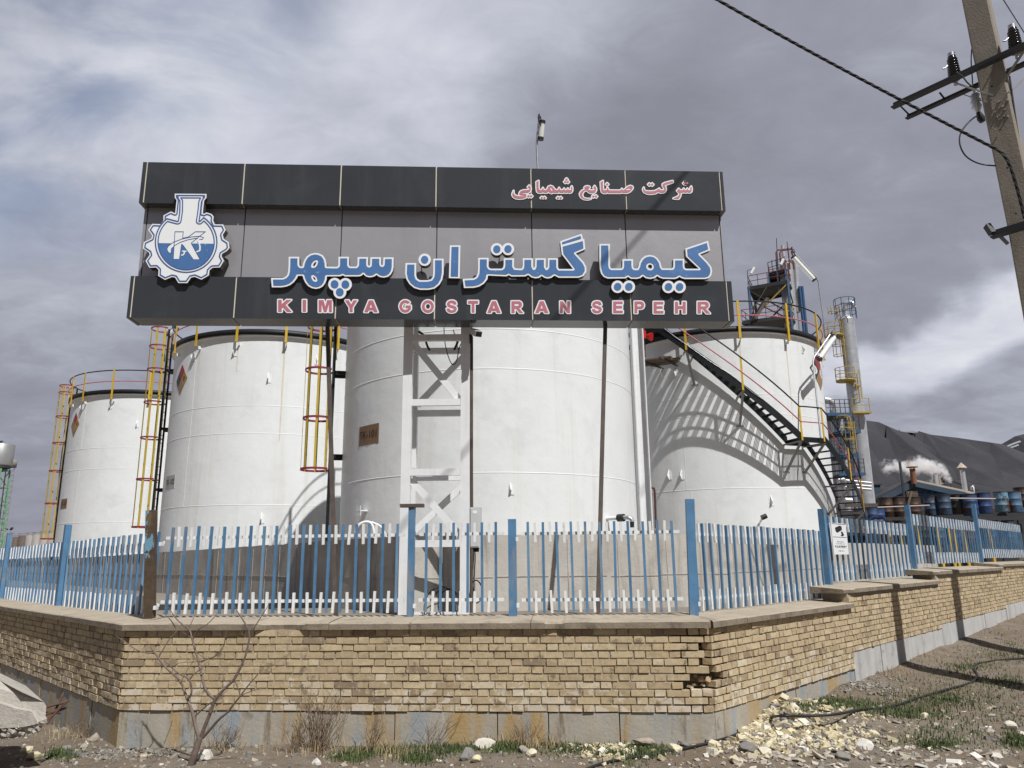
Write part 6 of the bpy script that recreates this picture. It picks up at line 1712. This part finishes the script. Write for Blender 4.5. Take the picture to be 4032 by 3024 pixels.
m = MB(); m.tube(smooth([hp - UPZ * .42] + [at_y(px, py, 9.6) for px, py in ((3822, 472), (3795, 502), (3777, 535), (3779, 575), (3800, 615), (3840, 640), (3880, 650))] + [at_y(3922, 653, 9.55)]), .011, 6)
m.build('jumper_cable', 'cable', label='thin black jumper cable looping out left of the pole', cat='cable')
m = MB(); m.tube(smooth([at_y(px, py, 9.5) for px, py in ((3765, 285), (3790, 300), (3808, 325), (3826, 340))]), .010, 6); m.tube(smooth([at_y(px, py, 9.8) for px, py in ((3826, 192), (3823, 240), (3828, 300), (3830, 340))]), .008, 6); m.build('jumper_cable', 'cable', label='short black wires dropping from the insulator to the arrester', cat='cable')
# twisted bundle
cp0, cp1 = at_y(3928, 590, 9.46), at_y(2910, 0, 8.6)
ext = cp1 + (cp1 - cp0) * 1.2
def twisted(pts, r, turn, name, **kw):
    m = MB(); n = len(pts)
    for k in range(3):
        q = []
        L = 0
        for i, p in enumerate(pts):
            d = (pts[min(i + 1, n - 1)] - pts[max(i - 1, 0)]).normalized(); s = d.cross(UPZ).normalized(); u = s.cross(d)
            if i: L += (p - pts[i - 1]).length
            a = L * turn + k * 2.094
            q.append(p + (s * math.cos(a) + u * math.sin(a)) * r * .95)
        m.tube(q, r, 6)
    return m.build(name, 'cable', **kw)
pts = [cp0.lerp(ext, i / 170) - UPZ * (.55 * math.sin(math.pi * i / 170) * .35) for i in range(171)]
d0 = [at_y(x, y, z) for x, y, z in ((4034, 860, 9.52), (4020, 800, 9.50), (4003, 735, 9.47), (3985, 675, 9.45), (3966, 628, 9.44), (3946, 603, 9.45))]
twisted(smooth(d0, 2) + pts, .0115, 18, 'twisted_cable', label='thick twisted black cable running from the pole up across the sky', cat='cable')
m = MB(); a, b = at_y(3945, -10, 8.0), at_y(4045, 148, 9.0); m.tube([a + (a - b) * .6, a, b, b + (b - a) * .6], .006, 5); m.build('overhead_wire', 'cable', label='thin wire crossing the top right corner behind the pole', cat='wire')
m = MB(); m.tube(smooth([at_y(px, py, 9.55) for px, py in ((3975, 300), (3985, 370), (3998, 460), (4010, 540), (4028, 640), (4040, 720))]), .012, 6); m.build('pole_cable', 'cable', label='black cable running down the sunny side of the concrete pole', cat='cable')
# lower platform channel between the two poles
lb = on_plane(3965, 905, pole_at(5.9) + E2 * .21, E2)
m = MB(); q0 = hz(3908, 925, lb.z - .02); q1 = hz(4150, 852, lb.z - .02); angle_iron(m, q0, q1, .12, .014); m.bar(q0 + UPZ * .02, q0 + UPZ * .16 - (q1 - q0).normalized() * .05, .06, .09, up=(0, 1, 0)); m.bar(hz(3930, 922, lb.z), on_plane(3968, 960, pole_at(5.6) + E2 * .12, E2), .04, .04); m.build('platform_arm', 'steel_dark', up_)
p2b = Vector((10.7, 10.4, 0))
m = MB(); m.bar(p2b - UPZ * .1, p2b + UPZ * 11, .52, .40, up=E2); m.build('utility_pole', 'pole_concrete', label='second concrete pole standing just outside the right edge, casting the farther shadow band', cat='utility pole')
# dark band of the overhead service line whose shadow crosses the sign
kz = lambda u, z, k: sp(u, z) - _sd * k
q0, q1 = kz(*sg(2690, 690), 8.0), kz(*sg(2195, 1245), 9.4)
m = MB(); m.tube([q0 + (q0 - q1) * 2.2, q0, q1, q1 + (q1 - q0) * 1.2], .018, 8); m.build('service_cable', 'cable', label='overhead service cable above the picture, casting the diagonal shadow on the sign', cat='cable')

# ================================================================== WARNING SIGN ON THE FENCE
wsn = thing('warning_sign', oR + DRT * 4.45 + UPZ * 1.5, 'small white warning sign with a camera symbol, fixed to a blue fence post', 'sign')
c0 = at_y(3283, 2063, 11.0); 
def wp(px, py, off=0): return on_plane(px, py, oR + DRT * 4.45 - NRT * (.06 + off), NRT)
a, b = wp(3283, 2183), wp(3328, 2063)
uc = ((a + b) / 2); hw, hh = (b - a).dot(DRT) / 2, (b.z - a.z) / 2
m = MB(); m.obox(Vector((uc.x, uc.y, uc.z)), DRT * hw, NRT * .006, UPZ * hh); m.build('board', 'sign_white', wsn)
m = MB()
def wq(x, y): return uc + DRT * (x * hw) + UPZ * (y * hh) - NRT * .0075
def wpoly(mb, pts, mi=0): mb.add([wq(x, y) for x, y in pts], [tuple(range(len(pts)))], mi)
fr_ = ((-.93, .96), (.93, .96), (.93, .93), (-.93, .93)); wpoly(m, fr_); wpoly(m, [(-.93, .12), (.93, .12), (.93, .09), (-.93, .09)])
wpoly(m, [(-.55, .70), (.12, .86), (.38, .80), (.38, .58), (-.28, .38), (-.50, .46)])       # camera body
wpoly(m, [(.18, .44), (.38, .50), (.62, .26), (.40, .16), (.10, .22), (.30, .30)])           # bracket
for y, w, h in ((-.22, .45, .05), (-.34, .62, .03), (-.52, .78, .085), (-.58, .72, .03), (-.80, .40, .045)):
    x = -w
    while x < w - .05:
        k = random.uniform(.10, .26); wpoly(m, [(x, y), (min(x + k, w), y + random.uniform(-.01, .01)), (min(x + k, w), y + h), (x + .03, y + h * random.uniform(.6, 1.2))]); x += k + .06
m.build('symbol_and_text', 'ink', wsn)

# ================================================================== THINGS ON THE GROUND
random.seed(11)
def gp(px, py, z=0.0):
    p = at_z(px, py, z)
    for _ in range(6): p = at_z(px, py, ground_z(p.x, p.y))
    return p
# --- broken concrete kerb with reinforcing bars, lower left
kb = thing('concrete_block', gp(60, 2890), 'broken pale concrete block with bent rusty bars at the lower left', 'concrete block')
yk = 7.25
outl = [(-260, 2640), (-60, 2655), (0, 2680), (90, 2722), (172, 2768), (178, 2790), (176, 2818), (190, 2822), (160, 2850), (140, 2880), (100, 2898), (55, 2905), (20, 2912), (-90, 2925), (-260, 2925)]
m = MB(); fr0 = [at_y(px, py, yk + (.10 if py < 2700 else 0)) for px, py in outl]
jr = [Vector((random.uniform(-.01, .01), random.uniform(-.03, .03), random.uniform(-.012, .012))) for _ in outl]
f1 = [p + j for p, j in zip(fr0, jr)]
f0 = [p + Vector((.0, .03, .0)) + (Vector((.02, .0, .03)) if i in (3, 4, 5) else Vector()) for i, p in enumerate(f1)]
back = [p + Vector((-.55, .62, .05)) for p in f1]
n = len(f1)
m.add(f1 + back, [tuple(range(n - 1, -1, -1)), tuple(range(n, 2 * n))] + [(i, (i + 1) % n, n + (i + 1) % n, n + i) for i in range(n)])
ch_ = [at_y(px, py, yk - .035) for px, py in ((0, 2770), (60, 2790), (125, 2802), (150, 2850), (95, 2862), (0, 2868), (-120, 2880), (-120, 2760))]
m.prism(ch_, (0, .08, .0))
for k in range(60):
    px = random.uniform(-20, 178); py = 2870 + random.uniform(-18, 28) - px * .10
    p = at_y(px, py, yk - .01); m.rock(p, random.uniform(.012, .032), t=.5)
m.build('block', 'concrete', kb)
for pts in ([(170, 2788), (215, 2775), (258, 2766), (270, 2760)], [(176, 2815), (215, 2800), (240, 2795), (258, 2788)], [(185, 2850), (205, 2820), (232, 2768), (250, 2728)], [(180, 2840), (210, 2815), (255, 2770)], [(176, 2800), (214, 2806), (238, 2808)], [(-20, 2862), (0, 2830), (18, 2815)]):
    m = MB(); m.tube(smooth([at_y(px, py, yk + .12 + .05 * i) for i, (px, py) in enumerate(pts)], 1), .011, 7); m.build('reinforcing_bar', 'rebar', kb)
# --- bare sapling
sy = 7.22
sap = thing('bare_sapling', gp(752, 3030), 'leafless young tree in front of the left part of the wall', 'tree')
def zpx(p): return (p[0] / 1.7015, 2400 + p[1] / 1.7015)
def limb(pts, r0, r1, depth=0.0, dd=0.0):
    q = []
    n = len(pts)
    for i, p in enumerate(pts):
        x, y = zpx(p); q.append(at_y(x, y, sy + depth + dd * i / max(1, n - 1) + random.uniform(-.012, .012)))
    q = smooth(q, 1); k = len(q)
    return q, [r0 + (r1 - r0) * i / (k - 1) for i in range(k)]
def put(name, specs, parent):
    mb = MB()
    for s in specs: q, r = limb(*s); mb.tube(q, r, 7)
    return mb.build(name, 'bark', parent)
put('trunk', [([(1245, 1110), (1270, 1062), (1300, 985), (1318, 920), (1338, 858)], .034, .027)], sap)
put('limb', [([(1336, 870), (1310, 790), (1292, 700), (1272, 640), (1250, 590), (1215, 480), (1100, 380), (1045, 300), (1010, 252)], .017, .006, 0, .12), ([(1252, 605), (1280, 575), (1285, 530), (1272, 465), (1195, 430), (1130, 370)], .010, .005, .05, -.10), ([(1272, 467), (1300, 430), (1362, 388)], .006, .003, .02, -.05),
            ([(1215, 480), (1240, 430), (1278, 370), (1300, 340)], .005, .0025, .06, .05), ([(1045, 295), (960, 290), (900, 262), (850, 225), (800, 192)], .006, .003, .12, .1), ([(1065, 315), (1100, 255), (1135, 195), (1180, 155), (1180, 130), (1145, 70), (1100, 30), (1092, 15)], .006, .003, .12, .05)], sap)
put('limb', [([(1345, 862), (1370, 790), (1415, 680), (1438, 600), (1510, 525), (1570, 470), (1612, 390), (1650, 300), (1678, 160), (1630, 70), (1588, 10)], .018, .005, 0, -.12), ([(1680, 162), (1720, 95), (1785, -8)], .006, .003, -.10, -.06), ([(1572, 475), (1600, 540), (1608, 575)], .005, .004, -.06, .02)], sap)
put('limb', [([(1436, 600), (1385, 555), (1362, 500), (1335, 365), (1305, 260), (1285, 190), (1272, 135), (1215, 95), (1175, 55), (1135, -5)], .013, .004, -.02, .14), ([(1290, 195), (1318, 145), (1340, 125), (1395, 95), (1450, 35)], .006, .003, .08, -.05), ([(1265, 130), (1290, 70), (1310, 30), (1312, 5)], .004, .002, .1, .05), ([(1345, 352), (1395, 330), (1455, 308), (1500, 248), (1510, 182)], .006, .003, .05, -.1), ([(1395, 332), (1320, 350), (1250, 352), (1200, 358)], .005, .0025, .04, -.08), ([(1320, 290), (1370, 325)], .004, .003, .05, .0)], sap)
put('limb', [([(1358, 858), (1400, 812), (1470, 730), (1525, 690), (1560, 640), (1610, 580), (1665, 505), (1732, 430)], .014, .004, 0, -.16), ([(1612, 578), (1665, 552), (1728, 535)], .005, .0025, -.12, -.04), ([(1300, 722), (1345, 678), (1385, 645), (1440, 605), (1495, 565)], .007, .003, .03, -.1)], sap)
random.seed(33)
for (x, y, dx, dy) in ((1588, 10, -20, -40), (1785, -8, 20, -60), (1650, 300, 40, -70), (1612, 390, 50, -50), (1670, 220, -50, -60), (1010, 252, -30, -60), (1100, 380, -60, -30), (1180, 420, -50, -60), (1130, 370, -30, -40), (1362, 388, 30, -40), (800, 192, -30, -20), (900, 262, -20, 40), (1732, 430, 40, -50), (1665, 505, 50, 10), (1728, 535, 40, -10), (1510, 182, 10, -60), (1455, 308, 40, -30), (1200, 358, -30, 20), (1320, 350, -30, -50), (1305, 260, 50, -60), (1285, 190, -60, -40), (1135, -5, -20, -40), (1175, 55, 40, -60), (1450, 35, 30, -50), (1495, 565, 30, -30), (1530, 690, 50, -20), (1440, 700, -30, -70), (1240, 560, -40, -40), (1400, 640, 30, -50), (1560, 480, 40, -80)):
    q, r = limb([(x, y), (x + dx * .5 + random.uniform(-8, 8), y + dy * .5), (x + dx, y + dy)], .0032, .0014, random.uniform(-.08, .12), random.uniform(-.06, .06)); tw_ = MB(); tw_.tube(q, r, 5); tw_.build('twig', 'bark', sap)
# --- black hose
hose = [(2300, 3040), (2370, 3012), (2440, 2998), (2520, 2985), (2600, 2972), (2740, 2945), (2830, 2922), (2905, 2898), (2960, 2862), (3010, 2833), (3070, 2824), (3150, 2826), (3230, 2824), (3310, 2817), (3380, 2800), (3425, 2797), (3470, 2795), (3540, 2780), (3640, 2745), (3740, 2715), (3815, 2698), (3848, 2675), (3850, 2655), (3830, 2635), (3842, 2618), (3890, 2608), (3960, 2600), (4060, 2594)]
m = MB(); q = []
for i, (px, py) in enumerate(hose): p = gp(px, py); q.append(p + UPZ * .014)
m.tube(smooth(q, 2), .0135, 8); m.build('hose', 'rubber', label='long black hose snaking over the rubble along the right wall', cat='hose')
# --- loose stones, rubble heap, grass
def scatter(n, fn, name, mat, label, tints, size, hgt=.6):
    mb = MB()
    for _ in range(n):
        p, k = fn()
        s = size() * k
        c = Vector((p.x, p.y, ground_z(p.x, p.y) + s * .02))
        mb.rock(c, s, t=tints(), flat=hgt)
    return mb.build(name, mat, loc=(0, 0, 0), kind='stuff')
def outside():
    while True:
        if random.random() < .55: px, py = random.uniform(-60, 4100), random.uniform(2870, 3060)
        else: px, py = random.uniform(2750, 4100), random.uniform(2420, 3040)
        p = gp(px, py)
        if wall_dist(p.x, p.y)[0] > .03 and p.y < 19: return p
def any_stone():
    p = outside(); return p, 1.0
scatter(2600, any_stone, 'loose_gravel', 'stone', None, lambda: min(1, max(0, random.gauss(.45, .24))), lambda: min(.05, random.lognormvariate(-4.55, .55)))
def pile(px, py, sx, sy_, k=1.0):
    def f():
        while True:
            p = gp(random.gauss(px, sx), random.gauss(py, sy_))
            if wall_dist(p.x, p.y)[0] > .02: return p, k
    return f
heap = MB(); random.seed(21)
fns = [pile(3130, 2885, 170, 36), pile(3010, 2905, 90, 38), pile(3250, 2905, 120, 26), pile(2960, 2860, 40, 20)]
for k in range(2300):
    p, _ = random.choice(fns)(); s = random.lognormvariate(-3.98, .45)
    c = Vector((p.x, p.y, ground_z(p.x, p.y) + s * .12)); t_ = min(1, max(0, random.gauss(.62, .22)))
    if random.random() < .16: t_ = random.uniform(0, .2)
    heap.rock(c, min(s, .062), t=t_, flat=random.choice((.35, .6, .8)))
heap.build('brick_rubble', 'rubble', loc=(0, 0, 0), kind='stuff')
gh = MB()
for k in range(700):                                                    # grey chippings by the step of the right wall and by the sapling
    f = random.choice((pile(3400, 2695, 60, 26), pile(3480, 2710, 60, 22), pile(480, 2965, 120, 18)))
    p, _ = f(); s = random.lognormvariate(-4.25, .4); gh.rock(Vector((p.x, p.y, ground_z(p.x, p.y) + s * .25)), min(s, .05), t=min(1, max(0, random.gauss(.38, .15))))
gh.build('grey_chippings', 'stone', loc=(0, 0, 0), kind='stuff')
h2 = MB()
for k in range(230):                                                    # smaller heap in the grass below the middle of the wall
    p, _ = pile(2390, 2958, 75, 22)(); s = random.lognormvariate(-3.95, .4); h2.rock(Vector((p.x, p.y, ground_z(p.x, p.y) + s * .3)), min(s, .055), t=min(1, max(0, random.gauss(.66, .2))))
h2.build('brick_rubble', 'rubble', loc=(0, 0, 0), kind='stuff')
h3 = MB()
for k in range(120):                                                    # flat shards along the lower right edge
    p = gp(random.uniform(2900, 4060), random.uniform(2940, 3040)) if random.random() < .8 else gp(random.uniform(3500, 4040), random.uniform(2780, 2950))
    s = random.lognormvariate(-3.3, .35); h3.rock(Vector((p.x, p.y, ground_z(p.x, p.y) + s * .15)), min(s, .085), t=random.uniform(.62, 1), flat=.22)
h3.build('flat_shards', 'stone', loc=(0, 0, 0), kind='stuff')
ST = [(368, 2918, .085, .62, 'tan boulder at the foot of the left wall'), (330, 2945, .05, .5, 'brown stone in front of the tan boulder'), (105, 2958, .06, .72, 'pale stone beneath the broken concrete block'), (130, 2990, .07, .75, 'pale stone at the lower left edge'), (265, 2952, .045, .3, 'dark grey stone left of the pebbles'),
      (810, 2985, .075, .95, 'white stone beside the sapling trunk'), (1245, 3010, .055, .98, 'small white stone in the bare soil below the dry shrub'), (1905, 2945, .095, .9, 'big pale angular block in the grass against the wall'), (1835, 2985, .085, .22, 'dark grey stone left below the pale block'), (1875, 2998, .06, .72, 'yellow stone next to the dark grey one'),
      (2065, 2960, .065, .45, 'grey lump of stone in the grass right of the pale block'), (2095, 2975, .055, .85, 'yellowish block fragment in the grass'), (2530, 2935, .09, .6, 'brown block against the slabs, left of the hose'), (2655, 2960, .07, .8, 'pale stone near the start of the hose'), (2690, 2935, .06, .2, 'blue grey stone leaning on the slabs'),
      (3020, 2950, .10, .78, 'large yellow brick lump at the front of the rubble heap'), (2945, 2960, .085, .25, 'grey stone at the left front of the rubble heap'), (3130, 2802, .075, .85, 'pale stone in the grass behind the rubble heap'), (3155, 2960, .06, .98, 'white slab fragment at the front of the rubble heap'), (3400, 2948, .08, .97, 'long white shard right of the rubble heap'), (3320, 2990, .08, .3, 'grey lump below the long white shard'), (3640, 2830, .06, .8, 'pale stone in the grass right of the hose'), (3980, 2870, .075, .9, 'pale shard at the far lower right')]
for px, py, s, t_, lab in ST:
    p = gp(px, py); m = MB(); s *= .85
    m.boulder(Vector((p.x, p.y, p.z + s * .35)), s, t=t_, flat=.7)
    m.build('stone', 'stone' if t_ < .65 or t_ > .88 else 'rubble', label=lab, cat='stone', group='larger loose stones')
def blades(name, mat, spots, n, hmin, hmax, w=.005, curl=.5):
    mb = MB()
    for _ in range(n):
        px, py, sx, sy2 = random.choice(spots)
        p = gp(random.gauss(px, sx), random.gauss(py, sy2))
        if wall_dist(p.x, p.y)[0] < .015: continue
        h = random.uniform(hmin, hmax); a = random.uniform(0, 6.28); d = Vector((math.cos(a), math.sin(a), 0)); s = Vector((-d.y, d.x, 0)) * w
        b = d * h * random.uniform(0, curl)
        mb.add([p - s, p + s, p + b * .4 + UPZ * h * .6 + s * .7, p + b * .4 + UPZ * h * .6 - s * .7, p + b + UPZ * h], [(0, 1, 2, 3), (3, 2, 4)])
    return mb.build(name, mat, loc=(0, 0, 0), kind='stuff', fix=False)
G_ = [(1690, 2945, 70, 14), (1790, 2952, 60, 12), (1500, 2962, 60, 10), (1950, 2938, 60, 10), (1380, 2985, 40, 10), (2230, 2950, 60, 14), (2470, 2975, 60, 22), (2420, 2965, 40, 16), (2560, 2965, 40, 12), (3180, 2785, 50, 10), (3260, 2762, 60, 9), (3340, 2780, 60, 9), (3500, 2800, 70, 14), (3620, 2815, 70, 12), (3720, 2760, 50, 14), (240, 2975, 40, 12), (1650, 2990, 40, 12), (3690, 2935, 50, 10), (3900, 2590, 90, 22), (3960, 2520, 70, 30), (3800, 2630, 60, 12), (3960, 2690, 60, 16), (4000, 2920, 30, 14), (2000, 2950, 50, 12), (3750, 2690, 150, 34), (3900, 2850, 130, 50), (3650, 2900, 130, 30), (4000, 2570, 70, 30), (3560, 2760, 120, 24), (3850, 2760, 120, 30)]
blades('green_grass', 'grass', G_, 15000, .012, .055)
blades('dry_grass', 'straw', [(1450, 2960, 140, 14), (1830, 2930, 140, 9), (2050, 2932, 90, 9), (2150, 2940, 60, 9), (260, 2905, 60, 14), (870, 2950, 90, 10), (1250, 2960, 90, 14), (3520, 2655, 40, 12), (3650, 2595, 40, 10), (3955, 2440, 30, 14), (1560, 2975, 60, 12)], 1300, .04, .13, .003, .9)
def shrub(px, py, n, h, spread, label):
    th = MB(); p0 = gp(px, py)
    for _ in range(n):
        a = random.uniform(0, 6.28); r = random.uniform(0, spread * .35)
        p = p0 + Vector((math.cos(a) * r, math.sin(a) * r * .4, 0)); d = Vector((random.uniform(-1, 1) * spread, random.uniform(-.15, .25) * spread, h * random.uniform(.5, 1.0)))
        bend = Vector((random.uniform(-.12, .12), random.uniform(-.05, .03), 0)); q = [p, p + d * .35 + bend * .5, p + d * .7 + bend, p + d + bend * .6 - UPZ * random.uniform(0, .06)]
        th.tube(smooth(q, 1), [.0035 - .0028 * i / 9 for i in range(len(smooth(q, 1)))], 4, caps=False)
        for _ in range(3):
            b = q[1].lerp(q[3], random.random()); e = b + Vector((random.uniform(-.09, .09), random.uniform(-.05, .05), random.uniform(.02, .13))); th.tube([b, b.lerp(e, .5) + Vector((.01, 0, .01)), e], [.002, .0015, .0009], 3, caps=False)
    return th.build('dry_shrub', 'twig', loc=p0, label=label, cat='shrub', group='dry shrubs along the wall')
shrub(1250, 2960, 46, .58, .22, 'tallest dry brown shrub against the stone slabs, right of the sapling')
shrub(1460, 2962, 12, .36, .20, 'sparse dry shrub with curved stems right of the tallest one')
shrub(880, 2950, 14, .26, .14, 'low dry shrub just right of the sapling trunk')
shrub(1700, 2945, 8, .34, .22, 'thin arching dead stems above the greenest grass tuft')
shrub(2060, 2935, 12, .24, .12, 'small dry tuft right of the pale block')
shrub(320, 2905, 12, .22, .16, 'dry tuft in the corner behind the broken concrete block')
shrub(1150, 2965, 12, .30, .16, 'dry stems leaning left beside the tallest shrub')
